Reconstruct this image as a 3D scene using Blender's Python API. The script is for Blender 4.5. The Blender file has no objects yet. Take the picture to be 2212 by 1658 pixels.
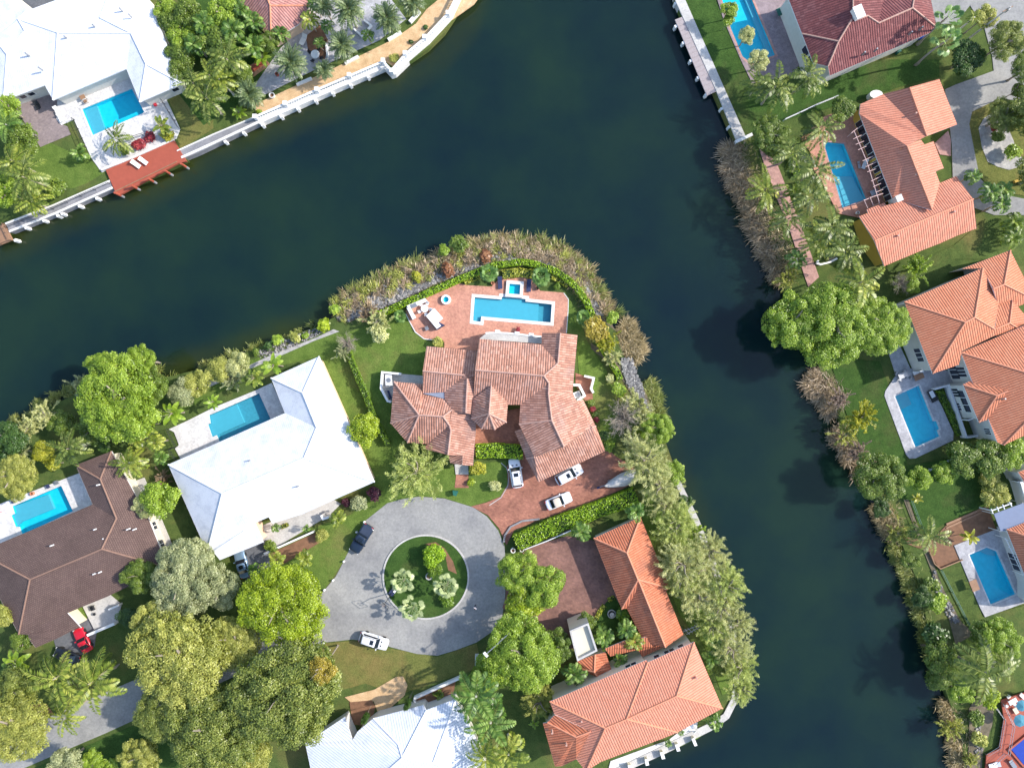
import bpy, math, random
import numpy as np
from mathutils import Vector, Matrix
from mathutils.geometry import tessellate_polygon
R = math.radians
random.seed(11); RNG = np.random.default_rng(11)

# ------------------------------------------------------------------ camera, light, exposure
sc = bpy.context.scene
HC = 118.0; MPP = 0.08
cd = bpy.data.cameras.new('camera'); cam = bpy.data.objects.new('camera', cd)
sc.collection.objects.link(cam); cam.location = (0, 0, HC); cam.rotation_euler = (0, 0, 0)
cd.sensor_width = 36; cd.lens = 36 * HC / (2212 * MPP); cd.clip_start = 1; cd.clip_end = 6000
sc.camera = cam
sc.render.resolution_x = 1024; sc.render.resolution_y = 767
SUN_EL = 35; SUN_AZ = 12            # sun stands to the right, a little up the picture
w = bpy.data.worlds.new('World'); sc.world = w; w.use_nodes = True
nt = w.node_tree; bg = nt.nodes['Background']; sky = nt.nodes.new('ShaderNodeTexSky')
sky.sky_type = 'NISHITA'; sky.sun_disc = False; sky.sun_elevation = R(SUN_EL); sky.sun_rotation = R(90 - SUN_AZ)
nt.links.new(sky.outputs[0], bg.inputs[0]); bg.inputs[1].default_value = 0.15
sd = Vector((math.cos(R(SUN_EL)) * math.cos(R(SUN_AZ)), math.cos(R(SUN_EL)) * math.sin(R(SUN_AZ)), math.sin(R(SUN_EL))))
sl = bpy.data.lights.new('sun', 'SUN'); sun = bpy.data.objects.new('sun', sl); sc.collection.objects.link(sun)
sl.energy = 2.95; sl.angle = R(1.0); sl.color = (1, 0.94, 0.85)
sun.rotation_euler = sd.to_track_quat('Z', 'Y').to_euler(); sun.location = sd * 300
vs = sc.view_settings; vs.view_transform = 'Standard'; vs.look = 'None'; vs.gamma = 1; vs.exposure = 1.05
sc.render.engine = 'CYCLES'

# ------------------------------------------------------------------ coordinates
# plan coordinates: the site is surveyed in units of 8 cm from its top left corner (x right, y down)
def P(x, y, z=0.0):
    k = MPP * (1 - z / HC)
    return ((x - 1106) * k, (829 - y) * k, z)
class Cr:
    """plan sheet: local survey coordinates -> site plan coordinates"""
    def __init__(s, x0, y0, k=2.76375): s.x0, s.y0, s.k = x0, y0, k
    def __call__(s, x, y): return ((s.x0 + x / s.k) * .576, (s.y0 + y / s.k) * .576)
    def l(s, pts): return [s(*p) for p in pts]
A00 = Cr(0, 0); A80 = Cr(800, 0); A06 = Cr(0, 600); T24 = Cr(2400, 0); T30 = Cr(3040, 0); T26 = Cr(2640, 500)
E39 = Cr(3040, 900); N12 = Cr(1200, 800); N17 = Cr(1700, 800); M13 = Cr(1300, 1300); M18 = Cr(1800, 1300)
W13 = Cr(0, 1300); W60 = Cr(600, 1200); W18 = Cr(0, 1800); S70 = Cr(700, 1750); B00 = Cr(0, 2279); B70 = Cr(700, 2279)
I12 = Cr(1200, 1850); B14 = Cr(1400, 2279); S18 = Cr(1850, 1850); B20 = Cr(2000, 2279); E14 = Cr(3040, 1400)
E18 = Cr(3040, 1850); E22 = Cr(3040, 2279); H31 = Cr(3140, 420, 3.15857); D35 = Cr(3500, 300)

# ------------------------------------------------------------------ objects
def col(): return sc.collection
LOC = {}
def tag(o, label=None, cat=None, group=None, kind=None):
    if label: o['label'] = label
    if cat: o['category'] = cat
    if group: o['group'] = group
    if kind: o['kind'] = kind
    return o
def empty(name, loc, rz=0.0):
    o = bpy.data.objects.new(name, None); col().objects.link(o); o.location = loc; o.rotation_euler = (0, 0, rz)
    o.empty_display_size = .5
    LOC[o.name] = Vector(loc); return o
class MB:
    def __init__(s): s.v = []; s.f = []; s.uv = {}
    def add(s, vs, fs):
        b = len(s.v); s.v += [tuple(p) for p in vs]; s.f += [tuple(b + i for i in f) for f in fs]; return s
    def box(s, cx, cy, cz, sx, sy, sz, rz=0.0):
        c, n = math.cos(rz), math.sin(rz); vs = []
        for dz in (-.5, .5):
            for dx, dy in ((-.5, -.5), (.5, -.5), (.5, .5), (-.5, .5)):
                x, y = dx * sx, dy * sy; vs.append((cx + x * c - y * n, cy + x * n + y * c, cz + dz * sz))
        return s.add(vs, [(3, 2, 1, 0), (4, 5, 6, 7), (0, 1, 5, 4), (1, 2, 6, 5), (2, 3, 7, 6), (3, 0, 4, 7)])
    def tube(s, p, q, r0, r1=None, n=8):
        r1 = r0 if r1 is None else r1; p, q = Vector(p), Vector(q); d = (q - p).normalized()
        a = d.cross(Vector((0, 0, 1)) if abs(d.z) < .9 else Vector((1, 0, 0))).normalized(); b = d.cross(a)
        vs = []
        for c, r in ((p, r0), (q, r1)):
            for i in range(n):
                t = 2 * math.pi * i / n; vs.append(c + a * math.cos(t) * r + b * math.sin(t) * r)
        fs = [(i, (i + 1) % n, n + (i + 1) % n, n + i) for i in range(n)] + [tuple(range(n))[::-1], tuple(range(n, 2 * n))]
        return s.add(vs, fs)
    def prism(s, pts, z0, z1):
        """closed prism over a plan polygon (world xy)"""
        n = len(pts); a = sum(pts[i][0] * pts[(i + 1) % n][1] - pts[(i + 1) % n][0] * pts[i][1] for i in range(n))
        if a < 0: pts = pts[::-1]
        vs = [(x, y, z0) for x, y in pts] + [(x, y, z1) for x, y in pts]
        fs = [(i, (i + 1) % n, n + (i + 1) % n, n + i) for i in range(n)]
        tr = tessellate_polygon([[Vector((x, y, 0)) for x, y in pts]])
        fs += [tuple(n + i for i in t) for t in tr] + [tuple(t)[::-1] for t in tr]
        return s.add(vs, fs)
    def strip(s, path, wd, z0, z1, closed=False):
        """wall or kerb of width wd along a world xy path"""
        n = len(path); L, Rr = [], []
        for i in range(n):
            if closed: p, q = path[i - 1], path[(i + 1) % n]
            else: p, q = path[max(0, i - 1)], path[min(n - 1, i + 1)]
            a = Vector((path[i][0] - p[0], path[i][1] - p[1])); b = Vector((q[0] - path[i][0], q[1] - path[i][1]))
            if a.length < 1e-6: a = b
            if b.length < 1e-6: b = a
            a.normalize(); b.normalize(); m = (a + b)
            m = m.normalized() if m.length > 1e-3 else a
            k = wd / 2 / max(.5, m.dot(a)); nx, ny = -m.y * k, m.x * k
            L.append((path[i][0] + nx, path[i][1] + ny)); Rr.append((path[i][0] - nx, path[i][1] - ny))
        vs = []
        for i in range(n): vs += [(*L[i], z0), (*Rr[i], z0), (*Rr[i], z1), (*L[i], z1)]
        fs = []
        for i in range(n if closed else n - 1):
            j = (i + 1) % n
            for k in range(4): fs.append((4 * i + k, 4 * i + (k + 1) % 4, 4 * j + (k + 1) % 4, 4 * j + k))
        if not closed: fs += [(3, 2, 1, 0), (4 * n - 4, 4 * n - 3, 4 * n - 2, 4 * n - 1)]
        return s.add(vs, fs)
    def build(s, name, m, parent=None, smooth=False, origin=None, recalc=True):
        me = bpy.data.meshes.new(name); o = bpy.data.objects.new(name, me); col().objects.link(o)
        if parent is not None:
            org = origin if origin is not None else LOC[parent.name]; o.parent = parent
            LOC[o.name] = org
        else:
            a = np.array(s.v); org = Vector(((a[:, 0].min() + a[:, 0].max()) / 2, (a[:, 1].min() + a[:, 1].max()) / 2, a[:, 2].min()))
            if origin is not None: org = Vector(origin)
            o.location = org; LOC[o.name] = org
        me.from_pydata([(x - org[0], y - org[1], z - org[2]) for x, y, z in s.v], [], s.f); me.materials.append(m)
        if recalc:
            import bmesh
            bm = bmesh.new(); bm.from_mesh(me); bmesh.ops.recalc_face_normals(bm, faces=bm.faces); bm.to_mesh(me); bm.free()
        if smooth: me.polygons.foreach_set('use_smooth', [True] * len(me.polygons))
        return o

def wxy(pts): return [P(x, y)[:2] for x, y in pts]
def offset(pts, d):
    """grow (d>0) a world xy polygon"""
    n = len(pts); a = sum(pts[i][0] * pts[(i + 1) % n][1] - pts[(i + 1) % n][0] * pts[i][1] for i in range(n))
    sg = 1 if a > 0 else -1; out = []
    for i in range(n):
        p, c, q = Vector(pts[i - 1]), Vector(pts[i]), Vector(pts[(i + 1) % n])
        a_, b_ = (c - p), (q - c)
        if a_.length < 1e-6: a_ = b_
        if b_.length < 1e-6: b_ = a_
        a_.normalize(); b_.normalize(); n1 = Vector((a_.y, -a_.x)) * sg; n2 = Vector((b_.y, -b_.x)) * sg
        m = n1 + n2; m = m.normalized() if m.length > 1e-3 else n1
        k = d / max(.45, m.dot(n1)); out.append((c.x + m.x * k, c.y + m.y * k))
    return out
def inside(p, poly):
    c = False; j = len(poly) - 1
    for i in range(len(poly)):
        if (poly[i][1] > p[1]) != (poly[j][1] > p[1]) and p[0] < (poly[j][0] - poly[i][0]) * (p[1] - poly[i][1]) / (poly[j][1] - poly[i][1]) + poly[i][0]: c = not c
        j = i
    return c

# ------------------------------------------------------------------ materials
class NT:
    def __init__(s, name):
        s.m = bpy.data.materials.new(name); s.m.use_nodes = True; s.t = s.m.node_tree
        s.b = s.t.nodes['Principled BSDF']; s.out = s.t.nodes['Material Output']
    def n(s, kind, **kw):
        x = s.t.nodes.new('ShaderNode' + kind)
        for k, v in kw.items():
            if k in x.inputs: x.inputs[k].default_value = v
            else: setattr(x, k, v)
        return x
    def l(s, a, b): s.t.links.new(a, b)
    def coord(s, what='Object'):
        if what == 'World': return s.n('NewGeometry').outputs['Position']
        return s.n('TexCoord').outputs[what]
    def noise(s, scale, detail=4, rough=.55, co=None, w=0):
        x = s.n('TexNoise'); x.inputs['Scale'].default_value = scale; x.inputs['Detail'].default_value = detail
        x.inputs['Roughness'].default_value = rough
        s.l(co if co is not None else s.coord('World'), x.inputs['Vector']); return x.outputs['Fac']
    def ramp(s, fac, stops, interp='LINEAR'):
        x = s.n('ValToRGB'); e = x.color_ramp.elements; x.color_ramp.interpolation = interp
        while len(e) > 1: e.remove(e[-1])
        e[0].position = stops[0][0]; e[0].color = (*stops[0][1], 1)
        for p, c in stops[1:]:
            k = e.new(p); k.color = (*c, 1)
        s.l(fac, x.inputs[0]); return x.outputs[0]
    def mix(s, fac, a, b, mode='MIX'):
        x = s.n('Mix', data_type='RGBA', blend_type=mode)
        for sock, v in ((x.inputs[0], fac), (x.inputs[6], a), (x.inputs[7], b)):
            if hasattr(v, 'links') or hasattr(v, 'is_linked'): s.l(v, sock)
            elif isinstance(v, tuple): sock.default_value = (*v, 1) if len(v) == 3 else v
            else: sock.default_value = v
        return x.outputs[2]
    def math(s, op, a, b=None):
        x = s.n('Math', operation=op)
        for sock, v in ((x.inputs[0], a), (x.inputs[1], b)):
            if v is None: continue
            if hasattr(v, 'is_linked'): s.l(v, sock)
            else: sock.default_value = v
        return x.outputs[0]
    def bump(s, h, strength=.5, dist=.05):
        x = s.n('Bump'); x.inputs['Strength'].default_value = strength; x.inputs['Distance'].default_value = dist
        s.l(h, x.inputs['Height']); s.l(x.outputs[0], s.b.inputs['Normal'])
    def base(s, c, rough=.8, spec=None, metal=None):
        if isinstance(c, tuple): s.b.inputs['Base Color'].default_value = (*c, 1)
        else: s.l(c, s.b.inputs['Base Color'])
        s.b.inputs['Roughness'].default_value = rough
        if spec is not None: s.b.inputs['Specular IOR Level'].default_value = spec
        if metal is not None: s.b.inputs['Metallic'].default_value = metal
        return s.m
_mc = {}
def plain(name, c, rough=.6, var=.12, spec=.4, metal=0, scale=1.5):
    if name in _mc: return _mc[name]
    t = NT(name); n1 = t.noise(scale, 5); n2 = t.noise(scale * 9, 3)
    f = t.math('ADD', t.math('MULTIPLY', n1, .6), t.math('MULTIPLY', n2, .4))
    lo = tuple(x * (1 - var) for x in c); hi = tuple(min(1, x * (1 + var)) for x in c)
    _mc[name] = t.base(t.ramp(f, [(.3, lo), (.7, hi)]), rough, spec, metal); return _mc[name]

def grass(name, a, b, dry, amount=.5):
    t = NT(name)
    n = t.noise(.09, 6, .6); n2 = t.noise(.6, 5, .65); n3 = t.noise(5.5, 3, .7)
    c = t.ramp(n2, [(.3, a), (.68, b)])
    f = t.ramp(n, [(.5 - .1 * amount + .06, (0, 0, 0)), (.7, (.75, .75, .75))])
    c = t.mix(f, c, dry)
    c = t.mix(1.0, c, t.ramp(n3, [(.25, (.55, .55, .55)), (.75, (1.35, 1.35, 1.3))]), 'MULTIPLY')
    t.bump(n3, .5, .06)
    return t.base(c, .95, .1)
def paving(name, a, b, grout, sx=.45, sy=.23, rot=0.35, stain=.35, rough=.8):
    t = NT(name); mp = t.n('Mapping'); mp.inputs['Rotation'].default_value[2] = rot; t.l(t.coord('World'), mp.inputs[0])
    br = t.n('TexBrick'); br.inputs['Scale'].default_value = 1; br.inputs['Brick Width'].default_value = sx; br.inputs['Row Height'].default_value = sy
    br.inputs['Mortar Size'].default_value = .012; br.inputs['Color1'].default_value = (*a, 1); br.inputs['Color2'].default_value = (*b, 1); br.inputs['Mortar'].default_value = (*grout, 1)
    t.l(mp.outputs[0], br.inputs[0])
    n = t.noise(.35, 6, .65); n2 = t.noise(2.6, 4, .7)
    k = t.ramp(n, [(.3, (1 - stain,) * 3), (.66, (1.12,) * 3)])
    c = t.mix(1.0, br.outputs[0], k, 'MULTIPLY')
    c = t.mix(1.0, c, t.ramp(n2, [(.3, (.8, .8, .8)), (.7, (1.15, 1.15, 1.15))]), 'MULTIPLY')
    return t.base(c, rough, .25)
def concrete(name, a, b, scale=.35, crack=True, rough=.85):
    t = NT(name); n = t.noise(scale, 7, .62); n2 = t.noise(scale * 8, 5, .7); n3 = t.noise(9, 3)
    c = t.ramp(n, [(.3, a), (.68, b)])
    c = t.mix(1.0, c, t.ramp(n2, [(.3, (.82,) * 3), (.7, (1.12,) * 3)]), 'MULTIPLY')
    if crack:
        v = t.n('TexVoronoi', feature='DISTANCE_TO_EDGE'); v.inputs['Scale'].default_value = .16
        dn = t.n('TexNoise'); dn.inputs['Scale'].default_value = .5; t.l(t.coord('World'), dn.inputs['Vector'])
        mx = t.n('VectorMath', operation='ADD'); sc_ = t.n('VectorMath', operation='SCALE'); sc_.inputs['Scale'].default_value = 3
        t.l(dn.outputs['Color'], sc_.inputs[0]); t.l(t.coord('World'), mx.inputs[0]); t.l(sc_.outputs[0], mx.inputs[1]); t.l(mx.outputs[0], v.inputs['Vector'])
        c = t.mix(1.0, c, t.ramp(v.outputs['Distance'], [(.0, (.9,) * 3), (.012, (1,) * 3)]), 'MULTIPLY')
    t.bump(n3, .2, .02)
    return t.base(c, rough, .3)
def road_mat():
    t = NT('road_asphalt'); n = t.noise(.18, 7, .65); n2 = t.noise(2.2, 5, .7); n3 = t.noise(11, 3, .6); w_ = t.noise(.07, 3, .5)
    c = t.ramp(n, [(.32, (.225, .222, .222)), (.5, (.29, .285, .275)), (.68, (.35, .34, .32))])
    c = t.mix(1.0, c, t.ramp(n2, [(.28, (.80,) * 3), (.6, (1.08,) * 3)]), 'MULTIPLY')
    c = t.mix(1.0, c, t.ramp(n3, [(.3, (.9,) * 3), (.7, (1.1,) * 3)]), 'MULTIPLY')
    c = t.mix(t.ramp(w_, [(.60, (0, 0, 0)), (.72, (.55,) * 3)]), c, (.17, .13, .11))
    t.bump(n3, .25, .02); return t.base(c, .85, .3)
def tiles(name, c1, c2, c3, dark, pitch=.40, course=.40, weather=.5, groove=.5, bump=.8, rough=.75, moss=None):
    """barrel tile roof: u runs along the eave, v down the slope (metres)"""
    t = NT(name); uv = t.n('UVMap'); uv.uv_map = 'UVMap'; sep = t.n('SeparateXYZ'); t.l(uv.outputs[0], sep.inputs[0])
    u = t.math('DIVIDE', sep.outputs[0], pitch); v = t.math('DIVIDE', sep.outputs[1], course)
    fu = t.math('FRACT', u); fv = t.math('FRACT', v)
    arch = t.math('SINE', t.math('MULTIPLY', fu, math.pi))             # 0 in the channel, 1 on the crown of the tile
    iu = t.math('FLOOR', u); iv = t.math('FLOOR', t.math('DIVIDE', v, 1.6)); cmb = t.n('CombineXYZ'); t.l(iu, cmb.inputs[0]); t.l(iv, cmb.inputs[1])
    wn = t.n('TexWhiteNoise', noise_dimensions='2D'); t.l(cmb.outputs[0], wn.inputs['Vector'])
    big = t.noise(.22, 6, .6); mid = t.noise(1.7, 4, .7)
    f = t.math('ADD', t.math('MULTIPLY', wn.outputs['Value'], .22 if weather < .6 else .28), t.math('MULTIPLY', t.math('ADD', big, mid), (.45 * weather if weather >= .6 else .5)))
    c = t.ramp(f, [(.12, c1), (.5, c2), (.85, c3)])
    gr = t.ramp(arch, [(.12, (1 - groove,) * 3), (.5, (1,) * 3)])  # channel occlusion and weathered troughs, both darkened into the tile colour
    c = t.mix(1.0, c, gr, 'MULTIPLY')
    c = t.mix(t.math('MULTIPLY', t.ramp(big, [(.52, (0, 0, 0)), (.7, (1, 1, 1))]), .45 * weather), c, dark)
    h = t.math('ADD', arch, t.math('MULTIPLY', fv, .35))
    t.bump(h, bump, .09)
    return t.base(c, rough, .3)
def shingle(name, a, b, row=.32):
    t = NT(name); uv = t.n('UVMap'); uv.uv_map = 'UVMap'
    br = t.n('TexBrick'); br.inputs['Scale'].default_value = 1; br.inputs['Brick Width'].default_value = .34; br.inputs['Row Height'].default_value = row
    br.inputs['Mortar Size'].default_value = .03; br.inputs['Color1'].default_value = (*a, 1); br.inputs['Color2'].default_value = (*b, 1); br.inputs['Mortar'].default_value = (*[x * .45 for x in a], 1)
    t.l(uv.outputs[0], br.inputs[0]); n = t.noise(.3, 6, .6)
    c = t.mix(1.0, br.outputs[0], t.ramp(n, [(.3, (.85,) * 3), (.7, (1.15,) * 3)]), 'MULTIPLY')
    sep = t.n('SeparateXYZ'); t.l(uv.outputs[0], sep.inputs[0])
    t.bump(t.math('FRACT', t.math('DIVIDE', sep.outputs[1], row)), .7, .04)
    return t.base(c, .85, .25)
def whiteroof(name, seam=0, base=(.66, .675, .71), stain=(.44, .46, .51)):
    t = NT(name); uv = t.n('UVMap'); uv.uv_map = 'UVMap'; sep = t.n('SeparateXYZ'); t.l(uv.outputs[0], sep.inputs[0])
    n = t.noise(.55, 8, .72); n2 = t.noise(6, 5, .7)
    c = t.ramp(t.math('ADD', t.math('MULTIPLY', n, .7), t.math('MULTIPLY', n2, .3)), [(.3, stain), (.52, base)])
    pit = seam or .33
    fu = t.math('FRACT', t.math('DIVIDE', sep.outputs[0], pit))
    if seam:
        e = t.math('LESS_THAN', t.math('ABSOLUTE', t.math('SUBTRACT', fu, .5)), .09)
        c = t.mix(1.0, c, t.ramp(e, [(0, (1, 1, 1)), (1, (.66, .68, .73))]), 'MULTIPLY'); t.bump(e, .8, .06)
    else:
        fv = t.math('FRACT', t.math('DIVIDE', sep.outputs[1], .35))
        t.bump(t.math('ADD', t.math('SINE', t.math('MULTIPLY', fu, math.pi)), t.math('MULTIPLY', fv, .6)), .28, .04)
    return t.base(c, .6, .35)

M = {}
M['lawn'] = grass('lawn_grass', (.055, .090, .026), (.105, .145, .040), (.20, .16, .06), .6)
M['lawn2'] = grass('bright_lawn_grass', (.080, .135, .026), (.140, .205, .044), (.19, .185, .06), .1)
M['lawn3'] = grass('dry_lawn_grass', (.11, .13, .035), (.18, .185, .055), (.28, .18, .075), .9)
M['deep'] = grass('dark_lawn_grass', (.035, .075, .018), (.06, .115, .026), (.10, .10, .04), .3)
M['asphalt'] = road_mat(); M['asphalt1'] = concrete('weathered_asphalt', (.235, .23, .225), (.36, .35, .335))
M['asphalt2'] = concrete('older_asphalt', (.10, .105, .12), (.16, .165, .18))
M['conc'] = concrete('pale_concrete', (.42, .40, .38), (.58, .56, .53), .5, False)
M['concw'] = concrete('white_concrete', (.62, .60, .57), (.78, .76, .73), .6, False)
M['concg'] = concrete('grey_concrete', (.20, .20, .215), (.30, .295, .31), .6, False)  # toned down so its colour carries the shade of the seawall walk
M['brick'] = paving('red_brick_paving', (.44, .19, .125), (.33, .135, .095), (.26, .15, .11))
M['patio'] = paving('terracotta_paving', (.60, .29, .20), (.50, .225, .16), (.38, .24, .18), .3, .3, .1, .2)
M['brick2'] = paving('brown_brick_paving', (.30, .155, .12), (.23, .12, .10), (.2, .13, .11))
M['pinkdeck'] = paving('pink_stone_paving', (.52, .30, .26), (.44, .25, .22), (.36, .24, .22), .8, .5, .45, .2)
M['mauve'] = paving('mauve_stone_paving', (.32, .25, .26), (.27, .21, .22), (.22, .18, .2), .6, .6, .45, .2)
M['greydeck'] = paving('marbled_paving', (.50, .49, .50), (.42, .41, .43), (.34, .34, .36), .6, .6, .45, .3)
M['whitedeck'] = paving('white_stone_paving', (.68, .66, .64), (.60, .58, .57), (.5, .48, .48), .6, .6, .45, .15)
M['brownpave'] = paving('taupe_paving', (.30, .24, .23), (.25, .20, .20), (.2, .17, .17), .5, .25, -.3, .2)
M['sand'] = concrete('sandy_gravel', (.50, .32, .16), (.72, .50, .29), .8, False)
M['soil'] = concrete('mulch_soil', (.16, .085, .05), (.27, .14, .08), 1.2, False)
M['bank'] = concrete('muddy_bank', (.10, .085, .055), (.22, .18, .12), .9, False)
M['stone'] = concrete('pale_rock', (.26, .25, .25), (.52, .50, .47), 1.2, False)
M['redwood'] = plain('red_stained_wood', (.36, .085, .05), .6, .12)
M['wood'] = plain('bare_wood', (.30, .17, .10), .7, .25)
M['greywood'] = plain('weathered_wood', (.36, .31, .31), .75, .22, scale=4)
M['white'] = plain('white_paint', (.80, .79, .77), .5, .05)
M['cream'] = plain('cream_stucco', (.66, .60, .46), .8, .07)
M['beige'] = plain('beige_stucco', (.60, .58, .53), .8, .07)
M['ochre'] = plain('ochre_stucco', (.52, .34, .06), .8, .1)
M['peach'] = plain('peach_stucco', (.70, .50, .36), .8, .08)
M['trim'] = plain('pale_trim', (.70, .70, .72), .5, .05)
M['metal'] = plain('grey_metal', (.35, .36, .38), .4, .1, metal=.6)
M['black'] = plain('black_plastic', (.02, .022, .026), .5, .2)
M['navy'] = plain('navy_fabric', (.03, .04, .10), .8, .2)
M['blue'] = plain('blue_cover', (.004, .04, .34), .55, .15)
M['teal'] = plain('teal_fabric', (.06, .22, .30), .8, .2)
M['greencan'] = plain('dark_green_plastic', (.02, .12, .09), .5, .2)
M['red'] = plain('red_fabric', (.55, .03, .05), .7, .15)
M['terra'] = plain('terracotta_clay', (.50, .20, .11), .8, .2)
M['trunk'] = plain('grey_bark', (.27, .23, .185), .9, .3, scale=6)
M['ptrunk'] = plain('palm_bark', (.34, .29, .235), .9, .25, scale=8)
M['rtrunk'] = plain('smooth_pale_bark', (.60, .56, .50), .8, .12, scale=3)
M['glass'] = NT('window_glass').base((.02, .028, .045), .08, .8)
M['carglass'] = NT('car_glass').base((.010, .016, .024), .06, .8)
M['rubber'] = plain('tyre_rubber', (.02, .02, .02), .8, .1)
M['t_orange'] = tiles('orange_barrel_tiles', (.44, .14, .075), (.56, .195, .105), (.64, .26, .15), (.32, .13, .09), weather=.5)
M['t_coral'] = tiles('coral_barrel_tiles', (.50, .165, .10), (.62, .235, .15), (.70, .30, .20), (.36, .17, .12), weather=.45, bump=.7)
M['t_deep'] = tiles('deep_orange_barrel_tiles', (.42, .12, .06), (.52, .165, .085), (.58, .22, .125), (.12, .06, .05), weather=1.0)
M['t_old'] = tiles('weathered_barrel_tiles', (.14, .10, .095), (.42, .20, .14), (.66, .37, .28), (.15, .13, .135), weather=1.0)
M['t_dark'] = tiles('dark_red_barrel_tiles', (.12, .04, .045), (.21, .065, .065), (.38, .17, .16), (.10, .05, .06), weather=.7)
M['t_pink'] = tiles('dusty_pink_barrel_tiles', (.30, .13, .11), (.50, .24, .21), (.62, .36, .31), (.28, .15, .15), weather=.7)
M['t_brown'] = shingle('brown_shingles', (.165, .108, .092), (.135, .086, .076))
M['t_white'] = whiteroof('white_painted_tiles')
M['t_metal'] = whiteroof('white_standing_seam', .42, (.70, .73, .80), (.55, .58, .66))
M['ridge_o'] = plain('orange_ridge_clay', (.66, .27, .16), .7, .2)
M['ridge_d'] = plain('pale_ridge_clay', (.50, .30, .24), .7, .3, scale=3)
M['ridge_b'] = plain('brown_ridge_clay', (.26, .155, .115), .8, .2, scale=3)
M['ridge_w'] = plain('white_ridge', (.74, .74, .76), .6, .06)

def pool_floor():
    t = NT('pool_plaster'); v = t.n('TexVoronoi', feature='DISTANCE_TO_EDGE'); v.inputs['Scale'].default_value = 1.3
    n = t.noise(1.2, 3); t.l(t.coord('World'), v.inputs['Vector'])
    c = t.ramp(n, [(.3, (.008, .50, .64)), (.7, (.016, .58, .72))]); return t.base(c, .6, .2)
M['poolfloor'] = pool_floor()
M['poollight'] = plain('light_pool_plaster', (.07, .29, .38), .6, .2, scale=2.5)
M['poolshelf'] = plain('pale_pool_plaster', (.10, .38, .48), .6, .06)
def pool_water():
    t = NT('pool_water'); t.t.nodes.remove(t.b)
    tr = t.n('BsdfTransparent'); tr.inputs[0].default_value = (.74, .97, 1, 1); gl = t.n('BsdfGlossy'); gl.inputs['Roughness'].default_value = .04
    mx = t.n('MixShader'); mx.inputs[0].default_value = .022
    n = t.noise(1.6, 4, .6); b = t.n('Bump'); b.inputs['Strength'].default_value = .25; b.inputs['Distance'].default_value = .05; t.l(n, b.inputs['Height'])
    t.l(b.outputs[0], gl.inputs['Normal']); 
    t.l(tr.outputs[0], mx.inputs[1]); t.l(gl.outputs[0], mx.inputs[2]); t.l(mx.outputs[0], t.out.inputs[0]); return t.m
M['poolwater'] = pool_water()
def lake_water():
    t = NT('lake_water'); at = t.n('Attribute'); at.attribute_name = 'shallow'
    n = t.noise(.026, 7, .62); n2 = t.noise(.11, 5, .6)
    c = t.ramp(n, [(.38, (.0036, .0134, .0192)), (.5, (.0060, .0196, .0188)), (.62, (.0098, .0270, .0182))])
    f = t.math('MULTIPLY', at.outputs['Fac'], t.ramp(n2, [(.3, (.25,) * 3), (.65, (1,) * 3)]))
    c = t.mix(f, c, (.030, .040, .007))
    rip = t.noise(1.1, 6, .65); t.bump(rip, .35, .04)
    t.b.inputs['IOR'].default_value = 1.33
    t.b.subsurface_method = 'BURLEY' if hasattr(t.b, 'subsurface_method') else None
    t.b.inputs['Subsurface Weight'].default_value = 1.0; t.b.inputs['Subsurface Radius'].default_value = (1, 1, 1); t.b.inputs['Subsurface Scale'].default_value = 1.6
    return t.base(c, .07, .5)
M['lake'] = lake_water()

def leafmat(name, lo, mid, hi, trans=.3, rough=.5):
    t = NT(name); t.t.nodes.remove(t.b)
    gi = t.n('NewGeometry'); at = t.n('Attribute'); at.attribute_name = 'tone'
    n = t.noise(.55, 3)
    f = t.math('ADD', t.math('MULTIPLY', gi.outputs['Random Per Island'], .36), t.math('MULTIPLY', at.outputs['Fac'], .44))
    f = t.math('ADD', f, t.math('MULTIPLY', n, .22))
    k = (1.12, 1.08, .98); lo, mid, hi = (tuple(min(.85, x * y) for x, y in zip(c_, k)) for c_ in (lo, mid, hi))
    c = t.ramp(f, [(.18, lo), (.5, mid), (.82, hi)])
    d = t.n('BsdfDiffuse'); tl = t.n('BsdfTranslucent'); gl = t.n('BsdfGlossy'); gl.inputs['Roughness'].default_value = .42
    gl.inputs['Color'].default_value = (1, 1, 1, 1)
    t.l(c, d.inputs[0]); t.l(t.mix(1.0, c, (1.15, 1.2, .6), 'MULTIPLY'), tl.inputs[0])
    m1 = t.n('MixShader'); m1.inputs[0].default_value = trans; t.l(d.outputs[0], m1.inputs[1]); t.l(tl.outputs[0], m1.inputs[2])
    m2 = t.n('MixShader'); m2.inputs[0].default_value = .035; t.l(m1.outputs[0], m2.inputs[1]); t.l(gl.outputs[0], m2.inputs[2])
    t.l(m2.outputs[0], t.out.inputs[0]); return t.m
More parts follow.
